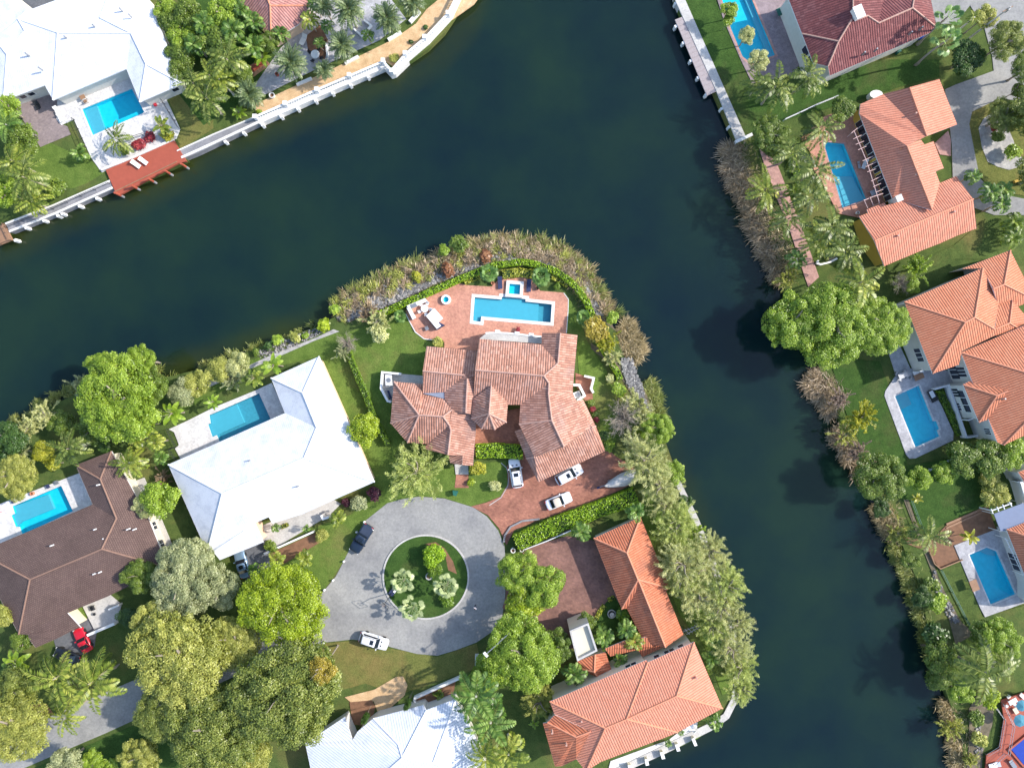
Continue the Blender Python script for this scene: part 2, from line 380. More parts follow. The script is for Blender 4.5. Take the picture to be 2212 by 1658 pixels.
LM = {
 'rust': leafmat('rusty_leaves', (.13, .05, .03), (.26, .11, .05), (.38, .2, .1)),
 'palelime': leafmat('pale_lime_leaves', (.17, .23, .05), (.37, .44, .125), (.60, .65, .27)),
 'lime': leafmat('lime_leaves', (.13, .19, .012), (.28, .38, .015), (.44, .54, .03), .35),
 'green': leafmat('green_leaves', (.05, .09, .015), (.125, .20, .026), (.24, .32, .05)),
 'bright': leafmat('bright_green_leaves', (.09, .16, .014), (.22, .34, .03), (.40, .52, .07)),
 'dark': leafmat('dark_green_leaves', (.018, .05, .012), (.05, .11, .02), (.10, .18, .035)),
 'olive': leafmat('olive_leaves', (.15, .185, .035), (.32, .345, .075), (.52, .53, .15)),
 'forest': leafmat('deep_olive_leaves', (.08, .12, .022), (.18, .23, .045), (.34, .38, .09)),
 'silver': leafmat('silvery_leaves', (.14, .17, .085), (.29, .33, .17), (.50, .53, .32)),
 'pale': leafmat('pale_straw_green_leaves', (.20, .235, .08), (.42, .45, .19), (.64, .65, .37)),
 'yellow': leafmat('yellow_leaves', (.15, .18, .015), (.32, .34, .025), (.50, .48, .05)),
 'gold': leafmat('golden_leaves', (.16, .14, .015), (.32, .26, .03), (.46, .37, .06)),
 'purple': leafmat('burgundy_leaves', (.03, .008, .014), (.07, .014, .03), (.12, .03, .05)),
 'redflower': leafmat('red_leaves', (.12, .03, .02), (.35, .03, .06), (.45, .10, .08)),
 'brown': leafmat('dry_brown_leaves', (.12, .085, .055), (.24, .17, .11), (.38, .29, .2)),
 'mauve': leafmat('dry_mauve_leaves', (.14, .105, .10), (.28, .21, .19), (.42, .33, .30)),
 'twig': leafmat('grey_twigs', (.20, .17, .15), (.35, .31, .28), (.52, .47, .43), .05),
 'coco': leafmat('coconut_fronds', (.025, .05, .010), (.12, .18, .025), (.38, .42, .12)),
 'cocoy': leafmat('yellow_green_fronds', (.05, .09, .010), (.19, .26, .03), (.48, .50, .11)),
 'royal': leafmat('royal_palm_fronds', (.025, .07, .012), (.09, .19, .025), (.30, .42, .11)),
 'date': leafmat('blue_green_fronds', (.055, .095, .045), (.13, .19, .085), (.27, .33, .16)),
 'bismark': leafmat('silver_green_fan_leaves', (.20, .28, .13), (.42, .50, .26), (.62, .68, .42)),
 'fan': leafmat('green_fan_leaves', (.06, .14, .04), (.15, .28, .08), (.30, .45, .16)),
 'banana': leafmat('broad_banana_leaves', (.13, .23, .02), (.26, .40, .04), (.42, .54, .08), .4),
 'hedge': leafmat('hedge_leaves', (.10, .19, .008), (.24, .40, .012), (.40, .58, .03)),
 'hedged': leafmat('deep_hedge_leaves', (.05, .12, .01), (.12, .22, .015), (.22, .34, .03)),
 'ground': leafmat('yellow_ground_cover_leaves', (.24, .28, .03), (.40, .43, .05), (.55, .56, .10)),
 'reed': leafmat('tan_reeds', (.15, .125, .06), (.33, .265, .145), (.60, .49, .32)),
 'reedg': leafmat('green_reeds', (.10, .15, .035), (.24, .28, .07), (.42, .42, .15)),
 'reedm': leafmat('mauve_brown_reeds', (.17, .13, .085), (.36, .28, .20), (.60, .48, .37)),
}

# ------------------------------------------------------------------ water, land
NWL = [(-60, 542), (20, 503), (130, 452), (240, 404), (256, 417), (404, 346), (396, 335), (556, 262), (700, 205), (832, 147), (845, 158), (880, 136), (925, 105), (960, 70), (985, 32), (998, -10), (1003, -60)]
CEN = [(-60, 962), (0, 938), (60, 905), (120, 872), (190, 838), (300, 822), (372, 812), (430, 797), (520, 766), (600, 735), (690, 704), (722, 684), (745, 655), (800, 632), (870, 602), (940, 568), (1010, 540), (1060, 528), (1130, 524), (1195, 532), (1245, 556), (1284, 597), (1308, 650), (1330, 715), (1352, 785), (1372, 832), (1392, 862), (1413, 905), (1440, 960), (1467, 1036), (1507, 1118), (1540, 1200), (1570, 1290), (1590, 1380), (1598, 1450), (1592, 1510), (1573, 1548), (1540, 1572), (1440, 1622), (1340, 1667), (1300, 1700)]
CEN = [(1130 + (x - 1130) * .935, 690 + (y - 690) * .925) if 12 < i < 23 else (x, y) for i, (x, y) in enumerate(CEN)]
EAS = [(1456, -60), (1457, 0), (1470, 30), (1591, 312), (1604, 312), (1602, 345), (1616, 400), (1640, 470), (1672, 540), (1692, 600), (1700, 660), (1722, 715), (1768, 790), (1793, 850), (1818, 915), (1848, 980), (1880, 1050), (1925, 1120), (1955, 1190), (1984, 1260), (2000, 1330), (2012, 1400), (2036, 1470), (2060, 1540), (2078, 1600), (2088, 1700)]
FAR = 9000
LANDS = [
 ('land', NWL + [(1003, -FAR), (-FAR, -FAR), (-FAR, 542)]),
 ('land', CEN + [(1300, FAR), (-FAR, FAR), (-FAR, 962)]),
 ('land', EAS + [(2088, FAR), (FAR, FAR), (FAR, -FAR), (1456, -FAR)])]
ZW = -1.15

POOLS = [  # crop polygon, label, coping material, coping width, shelf fraction polygon
 (A00.l([(855, 1135), (1370, 922), (1500, 1165), (1478, 1182), (965, 1405)]), 'rectangular blue pool beside the white-roofed house in the top left', 'whitedeck', .35, A00.l([(855, 1135), (990, 1082), (1065, 1300), (1090, 1350), (965, 1405)])),
 (T24.l([(820, -90), (1120, -90), (1400, 575), (1150, 662), (1060, 590), (940, 300)]), 'long blue lap pool beside the dark red roofed house', 'pinkdeck', .35, T24.l([(1075, -60), (1120, -90), (1400, 575), (1345, 596)])),
 (T26.l([(1235, 90), (1450, 110), (1680, 682), (1430, 772)]), 'blue pool with orange paving under the coconut palms', 'pinkdeck', .35, T26.l([(1310, 440), (1545, 440), (1680, 682), (1430, 772)])),
 (E14.l([(870, 235), (1118, 122), (1265, 492), (1300, 492), (1330, 572), (1308, 590), (1330, 652), (1082, 762)]), 'blue pool with a side notch on a white deck, right bank', 'whitedeck', .4, E14.l([(870, 235), (1000, 176), (1060, 320), (935, 385)])),
 (E18.l([(1640, 632), (1820, 555), (1922, 597), (2118, 1040), (1862, 1146)]), 'blue pool with a clipped corner on a marbled grey deck', 'whitedeck', .4, E18.l([(1740, 590), (1820, 555), (1922, 597), (1935, 650), (1850, 640)])),
 (W60.l([(512, 985), (1030, 758), (1160, 1045), (640, 1300), (590, 1192), (545, 1210), (500, 1080), (527, 1068)]), 'turquoise pool tucked behind the big white-roofed house', 'whitedeck', .3, W60.l([(512, 985), (785, 868), (868, 1065), (590, 1192), (545, 1210), (500, 1080), (527, 1068)])),
 (W18.l([(130, 270), (640, 55), (762, 318), (235, 560), (205, 480), (165, 480), (120, 365), (155, 345)]), 'blue pool behind the brown-roofed house', 'whitedeck', .3, W18.l([(130, 270), (485, 150), (548, 300), (205, 440), (165, 480), (120, 365), (155, 345)])),
 (N17.l([(223, 870), (500, 893), (505, 866), (750, 888), (748, 914), (1020, 943), (1008, 1130), (290, 1068), (283, 1123), (205, 1113)]), 'long blue pool on the terracotta terrace of the point', 'concw', .55, N17.l([(223, 870), (500, 893), (505, 866), (750, 888), (748, 914), (890, 928), (880, 1118), (290, 1068), (283, 1123), (205, 1113)])),
 (N17.l([(583, 732), (695, 740), (688, 842), (575, 834)]), 'small square spa joined to the north side of the terrace pool', 'concw', .55, None),
]
HOLES = []
for pts, lab, cm, cw, sh in POOLS: HOLES.append(offset(wxy(pts), cw * .6))

def sheet(name, pts, z, m, kind='structure', skirt=.3, world=False, label=None, thing=None):
    """ground layer: plan polygon with every pool it contains cut out, with a skirt down its edge"""
    poly = pts if world else wxy(pts)
    hs = [h for h in HOLES if all(inside(p, poly) for p in h)]
    loops = [poly] + hs
    flat = [p for lp in loops for p in lp]
    tr = tessellate_polygon([[Vector((x, y, 0)) for x, y in lp] for lp in loops])
    mb = MB(); mb.v = [(x, y, z) for x, y in flat]
    for t in tr:
        a, b, c = (flat[i] for i in t)
        s = (b[0] - a[0]) * (c[1] - a[1]) - (c[0] - a[0]) * (b[1] - a[1])
        mb.f.append(tuple(t) if s > 0 else tuple(t)[::-1])
    n = len(poly); base = len(mb.v); mb.v += [(x, y, z - skirt) for x, y in poly]
    a = sum(poly[i][0] * poly[(i + 1) % n][1] - poly[(i + 1) % n][0] * poly[i][1] for i in range(n))
    for i in range(n):
        j = (i + 1) % n; q = (i, base + i, base + j, j) if a > 0 else (j, base + j, base + i, i); mb.f.append(q)
    o = mb.build(name, m, recalc=False); tag(o, kind=kind, label=label); return o

# overlaps: pools inside both land and decks
for nm, pts in LANDS: sheet(nm, pts, 0, M['lawn'], skirt=3.0)

# lake surface with a 'shallow' value from the real distance to the banks
def lake():
    xs = list(np.arange(-96, 97, 1.6)); ys = list(np.arange(-74, 75, 1.6))
    xs = [-900, -300] + xs + [300, 900]; ys = [-900, -300] + ys + [300, 900]
    X, Y = np.meshgrid(xs, ys); nx, ny = len(xs), len(ys)
    V = np.stack([X.ravel(), Y.ravel(), np.full(X.size, ZW)], 1)
    idx = np.arange(nx * ny).reshape(ny, nx)
    F = np.stack([idx[:-1, :-1], idx[:-1, 1:], idx[1:, 1:], idx[1:, :-1]], -1).reshape(-1, 4)
    me = bpy.data.meshes.new('water'); me.from_pydata(V.tolist(), [], F.tolist())
    sh = np.zeros(len(V))
    for line, wd, amp in ((NWL, 5.0, 1.0), (CEN[5:12], 4.5, 1.0), (CEN[24:], 3.5, .55), (EAS[5:], 2.5, .12)):
        L = np.array(wxy(line)); d = np.full(len(V), 1e9)
        for a, b in zip(L[:-1], L[1:]):
            ab = b - a; t = np.clip(((V[:, :2] - a) @ ab) / (ab @ ab), 0, 1); q = a + t[:, None] * ab
            d = np.minimum(d, np.hypot(*(V[:, :2] - q).T))
        sh = np.maximum(sh, amp * np.clip(1 - d / wd, 0, 1) ** .8)
    at = me.attributes.new('shallow', 'FLOAT', 'POINT'); at.data.foreach_set('value', sh)
    o = bpy.data.objects.new('water', me); col().objects.link(o); me.materials.append(M['lake']); tag(o, kind='structure')
lake()

LAYER = []   # name, polygon, z, material
NLAY = [0]
def lay(name, pts, z, m, kind='structure', skirt=.2):
    NLAY[0] += 1; return sheet(name, pts, z + .0012 * NLAY[0], M[m], kind, skirt)
# --- north west bank
lay('lawn', A00.l([(330, 1390), (1000, 1700), (1130, 1760), (900, 1900), (760, 1950), (300, 1950)]), .02, 'lawn2')
lay('pool_deck', A00.l([(600, 1010), (1320, 700), (1560, 920), (1720, 1020), (1870, 1340), (1830, 1440), (1330, 1660), (1060, 1790), (950, 1640), (770, 1240), (640, 1300), (590, 1240)]), .12, 'whitedeck')
lay('patio', A00.l([(150, 1000), (470, 880), (620, 1060), (640, 1290), (700, 1310), (735, 1395), (420, 1525), (330, 1390), (170, 1130)]), .06, 'brownpave')
lay('courtyard', A00.l([(170, -80), (620, -80), (600, 0), (285, 115), (170, 0)]), .05, 'asphalt2')
lay('lawn', A00.l([(1740, 1010), (2211, 900), (2211, 1330), (1880, 1560), (1840, 1440), (1880, 1340)]), .02, 'lawn3')
lay('garden_bed', A80.l([(-300, -60), (1000, -60), (1150, 250), (1000, 500), (300, 1050), (-100, 1300), (-420, 900)]), .03, 'deep')
lay('wet_bank', CEN[13:24] + [N17(1400, 1000), N17(1380, 860), N17(1250, 700), N17(1050, 570), N17(800, 500), N12(1900, 500), N12(1500, 600), N12(900, 850), N12(300, 1110)], .012, 'bank')
lay('terrace', A80.l([(400, 1100), (900, 870), (1400, 640), (1850, 420), (2100, 250), (2211, 100), (2700, -300), (2950, -300), (2700, 50), (2211, 395), (1990, 570), (1860, 690), (1770, 630), (1100, 910), (480, 1195)]), .08, 'sand')
lay('patio', A80.l([(500, 1000), (1020, 740), (1300, 610), (1720, 420), (2000, 200), (1800, -60), (1050, -60), (900, 300), (700, 500), (420, 900)]), .06, 'greydeck')
lay('garden_bed', A80.l([(960, 380), (1110, 260), (1190, 420), (1160, 620), (990, 560)]), .1, 'soil')
# --- white centre-left house
lay('lawn', [(560, 778), (722, 712), (740, 725), (800, 880), (850, 1010), (900, 1075), (838, 1086), (787, 1126), (765, 1165), (743, 1211), (700, 1275), (600, 1260), (520, 1245), (460, 1230), (560, 1180), (760, 1110), (810, 1050), (690, 770), (560, 800)], .02, 'lawn2')
lay('lawn', [(380, 830), (450, 805), (560, 772), (575, 800), (470, 850), (370, 900)], .02, 'lawn2')
lay('path', W60.l([(470, 640), (900, 480), (1200, 340), (1600, 190), (1800, 95), (1860, 118), (1600, 215), (1240, 375), (950, 500), (520, 690)]), .05, 'stone')
lay('pool_deck', W60.l([(95, 1130), (300, 1035), (560, 905), (1000, 725), (1160, 650), (1310, 960), (1340, 1060), (1200, 1180), (640, 1400), (240, 1480), (160, 1330), (200, 1290), (150, 1160)]), .14, 'whitedeck')
lay('patio', S70.l([(690, 640), (1230, 430), (1530, 340), (1600, 380), (1480, 500), (930, 830), (830, 890), (790, 770), (740, 680)]), .1, 'conc')
lay('driveway', S70.l([(500, 850), (800, 760), (960, 1180), (930, 1260), (700, 1230), (600, 1150)]), .04, 'asphalt2')
lay('garden_bed', S70.l([(870, 890), (1340, 680), (1400, 770), (1000, 1010), (900, 960)]), .06, 'soil')
# --- brown house
lay('pool_deck', W18.l([(-90, 280), (850, -85), (960, 250), (900, 420), (600, 560), (240, 650), (30, 700), (-90, 690)]), .14, 'whitedeck')
lay('walkway', W18.l([(1370, 20), (1500, -30), (1820, 740), (1700, 850)]), .25, 'conc')
lay('driveway', W18.l([(700, 1370), (930, 1420), (1010, 1530), (980, 1720), (900, 1800), (620, 1850), (560, 1660)]), .04, 'asphalt2')
lay('patio', W18.l([(870, 1300), (1150, 1180), (1270, 1280), (1220, 1460), (990, 1540)]), .35, 'conc')
lay('lawn', W18.l([(760, 1350), (870, 1290), (920, 1420), (810, 1480)]), .05, 'lawn2')
# --- roads
lay('road', [(905, 1072), (960, 1076), (1022, 1095), (1052, 1115), (1076, 1145), (1090, 1180), (1093, 1230), (1091, 1290), (1085, 1330), (1062, 1364), (1030, 1386), (985, 1403), (945, 1415), (900, 1411), (850, 1398), (800, 1384), (760, 1380), (705, 1386), (600, 1420), (540, 1445), (480, 1472), (379, 1513), (229, 1582), (142, 1619), (0, 1680), (-90, 1715), (-90, 1630), (69, 1563), (180, 1515), (292, 1467), (470, 1408), (540, 1372), (600, 1345), (650, 1320), (700, 1275), (725, 1245), (743, 1211), (765, 1165), (787, 1126), (837, 1086), (870, 1077)], .035, 'asphalt')
lay('lawn', [(705, 1388), (760, 1383), (850, 1401), (945, 1418), (1030, 1389), (1040, 1440), (860, 1500), (790, 1475), (700, 1500), (650, 1440)], .02, 'lawn3')
lay('verge', [(0, 1690), (142, 1629), (229, 1592), (379, 1523), (500, 1500), (520, 1700), (0, 1740)], .015, 'deep')
lay('verge', B00.l([(130, 1010), (480, 990), (560, 1100), (300, 1230), (100, 1180)]), .03, 'soil')
isl = [(920 + 92 * math.cos(i * math.pi / 30), 1245 + 90 * math.sin(i * math.pi / 30)) for i in range(60)]
lay('traffic_island', isl, .12, 'deep')
lay('garden_bed', I12.l([(1080, 520), (1200, 500), (1290, 560), (1380, 700), (1420, 830), (1330, 790), (1300, 640), (1230, 560)]), .13, 'soil')
# --- centre house grounds
lay('lawn', [(742, 722), (800, 700), (880, 672), (890, 715), (930, 740), (960, 740), (925, 760), (910, 880), (850, 985), (905, 1020), (1030, 1000), (1093, 995), (1097, 1045), (1081, 1072), (1018, 1093), (960, 1075), (905, 1070), (860, 1075), (840, 1000), (795, 870), (760, 775)], .02, 'lawn2')
lay('lawn', [(1225, 640), (1240, 660), (1270, 740), (1310, 800), (1335, 870), (1330, 960), (1300, 960), (1280, 880), (1255, 860), (1245, 740), (1225, 725)], .02, 'lawn2')
lay('driveway', [(1018, 1093), (1050, 1085), (1081, 1072), (1097, 1045), (1095, 1005), (1118, 985), (1026, 985), (1022, 900), (1130, 880), (1180, 950), (1308, 965), (1330, 985), (1375, 1010), (1372, 1042), (1330, 1062), (1245, 1096), (1160, 1124), (1110, 1145), (1094, 1177), (1078, 1140), (1054, 1112)], .05, 'brick')
lay('terrace', [(876, 671), (912, 642), (979, 615), (990, 611), (1010, 616), (1062, 619), (1084, 597), (1144, 598), (1167, 628), (1217, 632), (1228, 648), (1227, 669), (1223, 725), (1223, 780), (1035, 800), (960, 790), (960, 738), (916, 732), (899, 717), (887, 696)], .06, 'patio')
lay('garden_bed', M18.l([(990, 270), (1160, 330), (1170, 540), (1090, 560), (990, 400)]), .05, 'brick')
lay('path', M13.l([(1150, 1200), (1260, 1200), (1265, 1460), (1120, 1460)]), .06, 'brick')
lay('porch_floor', M13.l([(1120, 1215), (1255, 1200), (1265, 1320), (1130, 1320)]), .15, 'conc')
lay('patio', M13.l([(380, 265), (800, 300), (800, 420), (480, 580), (375, 440)]), .07, 'conc')
lay('rocky_shore', N12.l([(170, 1040), (380, 940), (560, 850), (900, 730), (1200, 640), (1500, 540), (1850, 440), (2150, 430), (2300, 470), (2600, 560), (2780, 740), (2900, 1000), (2960, 1090), (2870, 1090), (2760, 900), (2640, 760), (2480, 640), (2200, 520), (1950, 500), (1700, 560), (1450, 640), (1200, 730), (900, 890), (620, 1000), (300, 1130), (180, 1110)]), .03, 'bank')
lay('rocky_shore', M18.l([(1150, -40), (1440, 150), (1560, 180), (1720, 480), (1800, 700), (1680, 700), (1560, 480), (1400, 220), (1150, 20)]), .03, 'bank')
# --- south east house
lay('driveway', [(1140, 1182), (1225, 1157), (1285, 1167), (1345, 1314), (1322, 1292), (1285, 1335), (1235, 1372), (1240, 1400), (1180, 1395), (1150, 1350), (1085, 1312), (1092, 1290), (1094, 1235)], .045, 'brick2')
lay('lawn', S18.l([(1250, 1050), (1400, 1300), (1300, 1420), (1050, 1400), (1040, 1300), (1170, 1120)]), .05, 'deep')
lay('lawn', [(1395, 1050), (1440, 1040), (1500, 1130), (1535, 1210), (1560, 1290), (1578, 1380), (1583, 1450), (1580, 1490), (1560, 1500), (1520, 1390), (1470, 1330), (1380, 1110)], .02, 'lawn2')
lay('path', [(1457, 1040), (1468, 1036), (1508, 1118), (1541, 1200), (1571, 1290), (1591, 1380), (1599, 1450), (1593, 1511), (1574, 1549), (1541, 1573), (1441, 1623), (1341, 1668), (1301, 1701), (1280, 1690), (1330, 1657), (1430, 1609), (1530, 1560), (1562, 1540), (1580, 1505), (1586, 1450), (1579, 1380), (1558, 1290), (1527, 1200), (1494, 1122)], .2, 'conc')
lay('terrace', B20.l([(800, 1580), (1400, 1360), (1480, 1300), (1640, 1170), (1700, 1180), (1690, 1290), (1560, 1360), (1420, 1420), (900, 1640), (780, 1658)]), .1, 'concw')
lay('lawn', B20.l([(900, 1640), (1420, 1420), (1560, 1360), (1840, 1250), (1700, 1350), (1060, 1640), (1000, 1680)]), .05, 'lawn2')
lay('driveway', B70.l([(1640, 920), (1950, 840), (2170, 710), (2245, 705), (2290, 800), (2260, 900), (2000, 1130), (1940, 960), (1700, 970)]), .05, 'sand')
lay('garden_bed', B14.l([(430, 920), (860, 720), (830, 900), (560, 1050), (470, 1010)]), .06, 'soil')
lay('garden_bed', B70.l([(1690, 970), (1920, 950), (1960, 1020), (1900, 1220), (1720, 1200)]), .06, 'soil')
# --- east bank
lay('lawn', T24.l([(455, 0), (780, 0), (1050, 620), (1150, 870), (1300, 950), (2211, 700), (2500, 620), (3100, 620), (3100, 800), (2800, 870), (2400, 1000), (1500, 1250), (1180, 1390), (1060, 1420), (700, 560)]), .02, 'deep')
lay('pool_deck', T24.l([(760, -130), (1700, -130), (1800, 350), (1700, 560), (1600, 780), (1160, 866), (1040, 620), (860, 200)]), .1, 'mauve')
lay('road', T30.l([(1220, -60), (2400, -60), (2400, 1060), (1990, 1030), (1900, 780), (1880, 600), (1800, 300), (1650, 60), (1500, 250), (1300, 250)]), .03, 'asphalt')
lay('driveway', T30.l([(1390, 930), (1500, 880), (1900, 735), (1930, 770), (2010, 1000), (1900, 1050), (1670, 1160), (1640, 1290), (1700, 1600), (1750, 1850), (1900, 2000), (2300, 2080), (2300, 2230), (1900, 2230), (1600, 2120), (1470, 1850), (1460, 1500), (1440, 1330)]), .045, 'asphalt')
lay('lawn', T30.l([(1670, 1160), (1900, 1050), (2400, 1060), (2400, 2060), (1900, 1980), (1750, 1830), (1690, 1600), (1640, 1300)]), .02, 'lawn3')
lay('garden_bed', D35.l([(600, 350), (700, 330), (830, 640), (850, 760), (950, 830), (860, 910), (780, 935), (660, 900), (560, 850), (500, 700), (465, 500), (520, 400)]), .07, 'stone')
lay('patio', H31.l([(1150, 370), (1310, 225), (1340, 330), (1340, 525), (1210, 505)]), .06, 'pinkdeck')
lay('pool_deck', T26.l([(1000, 60), (1240, -170), (1560, -280), (1990, 700), (1880, 720), (1620, 880), (1380, 830), (1250, 560), (1120, 350), (1100, 200)]), .1, 'patio')
lay('path', T26.l([(560, 120), (690, 140), (760, 330), (850, 560), (940, 800), (1020, 1000), (1190, 1490), (1080, 1590), (1040, 1480), (880, 980), (780, 740), (640, 380)]), .06, 'pinkdeck')
lay('lawn', [(1935, 585), (2060, 530), (2120, 480), (2300, 480), (2300, 560), (2060, 560), (1975, 640), (1925, 640)], .02, 'lawn')
lay('lawn', [(1790, 770), (1900, 780), (1925, 850), (1960, 1005), (2080, 985), (2160, 1030), (1960, 1090), (1890, 1030), (1830, 900)], .02, 'deep')
lay('pool_deck', E14.l([(800, -230), (900, -330), (1030, -50), (1300, -80), (1600, 60), (1480, 100), (1250, 160), (1350, 330), (1475, 610), (1472, 690), (1080, 878), (1020, 880), (985, 840), (760, 230), (770, 180), (880, 20)]), .1, 'greydeck')
lay('lawn', E14.l([(1010, 1230), (1780, 900), (1860, 1200), (1900, 1390), (1380, 1560), (1200, 1660), (1110, 1560), (1020, 1300)]), .02, 'deep')
lay('dirt_yard', E18.l([(1400, 330), (1840, 140), (1920, 380), (1960, 390), (1480, 530), (1550, 680), (1330, 770), (1220, 600), (1000, 520), (960, 450), (1250, 480)]), .03, 'soil')
lay('pool_deck', E18.l([(1480, 535), (1930, 360), (2060, 380), (2300, 900), (2260, 1110), (1800, 1275), (1750, 1180)]), .14, 'greydeck')
lay('path', E18.l([(960, 60), (1010, 60), (1080, 260), (1300, 800), (1380, 1000), (1560, 1330), (1700, 1450), (1500, 1560), (1430, 1300), (1250, 800)]), .04, 'bank')
lay('lawn', E18.l([(1325, 780), (1540, 690), (1780, 1270), (2300, 1130), (2300, 1260), (1800, 1330), (1620, 1360)]), .03, 'lawn')
lay('deck', E22.l([(1950, 940), (2060, 900), (2400, 800), (2400, 1900), (1770, 1900), (1800, 1500), (1930, 1440), (1980, 1130)]), .5, 'redwood')
lay('shore_stones', E22.l([(1640, 1040), (1720, 900), (1900, 1000), (1880, 1200), (1780, 1500), (1760, 1800), (1600, 1800), (1640, 1400)]), .03, 'bank')
# --- pools
for k, (pts, lab, cm, cw, shf) in enumerate(POOLS):
    poly = wxy(pts); cx = sum(p[0] for p in poly) / len(poly); cy = sum(p[1] for p in poly) / len(poly)
    pr = empty('swimming_pool' if k != 8 else 'spa_pool', (cx, cy, 0)); tag(pr, lab, 'pool' if k != 8 else 'spa')
    zt = .16 if k not in (7, 8) else (.12 if k == 7 else .42)
    mb = MB(); o1 = offset(poly, cw); n = len(poly)          # coping ring
    for i in range(n):
        j = (i + 1) % n; b = len(mb.v)
        for (x, y) in (poly[i], poly[j], o1[j], o1[i]): mb.v.append((x, y, zt))
        for (x, y) in (poly[i], poly[j], o1[j], o1[i]): mb.v.append((x, y, -.25))
        mb.f += [(b, b + 1, b + 2, b + 3), (b + 3, b + 2, b + 6, b + 7), (b + 1, b, b + 4, b + 5)]
    mb.build('coping', M[cm], pr)
    mb = MB(); dp = -.85 if k != 8 else -.3; inn = offset(poly, -.012)
    mb.v = [(x, y, -.05) for x, y in inn] + [(x, y, dp) for x, y in inn]
    mb.f = [(j, i, n + i, n + j) for i, j in ((i, (i + 1) % n) for i in range(n))]
    tr = tessellate_polygon([[Vector((x, y, 0)) for x, y in inn]])
    for t in tr:
        a, b, c = (inn[i] for i in t); s = (b[0] - a[0]) * (c[1] - a[1]) - (c[0] - a[0]) * (b[1] - a[1])
        mb.f.append(tuple(n + i for i in (t if s > 0 else t[::-1])))
    mb.build('basin', M['poollight' if k in (5, 7) else 'poolfloor'], pr, recalc=False)
    if shf:
        s = offset(wxy(shf), -.03); MB().prism(s, dp + .01, -.35).build('shelf', M['poolshelf'], pr)
    mb = MB(); mb.v = [(x, y, zt - .1) for x, y in poly]
    mb.f = []
    for t in tessellate_polygon([[Vector((x, y, 0)) for x, y in poly]]):
        a, b, c = (poly[i] for i in t); s = (b[0] - a[0]) * (c[1] - a[1]) - (c[0] - a[0]) * (b[1] - a[1])
        mb.f.append(tuple(t) if s > 0 else tuple(t)[::-1])
    mb.build('pool_water', M['poolwater'], pr, recalc=False)
# round raised spa on the terrace
x, y, _ = P(*N12(1308, 896)); rp = empty('round_spa', (x, y, .06)); tag(rp, 'round white raised plunge tub west of the terrace pool', 'spa')
mb = MB()
for i in range(24):
    a0, a1 = 2 * math.pi * i / 24, 2 * math.pi * (i + 1) / 24; b = len(mb.v)
    for r, z in ((.85, .06), (.82, .62), (.50, .62), (.48, .1)):
        for a in (a0, a1): mb.v.append((x + r * math.cos(a), y + r * math.sin(a), z))
    for q in range(3): mb.f.append((b + 2 * q, b + 2 * q + 1, b + 2 * q + 3, b + 2 * q + 2))
mb.build('rim', M['white'], rp)
ci = [(x + .5 * math.cos(2 * math.pi * i / 24), y + .5 * math.sin(2 * math.pi * i / 24)) for i in range(24)]
MB().prism(ci, .1, .14).build('floor', M['poolfloor'], rp); m_ = MB(); m_.v = [(a, b, .5) for a, b in ci]; m_.f = [tuple(range(24))]; m_.build('pool_water', M['poolwater'], rp, recalc=False)

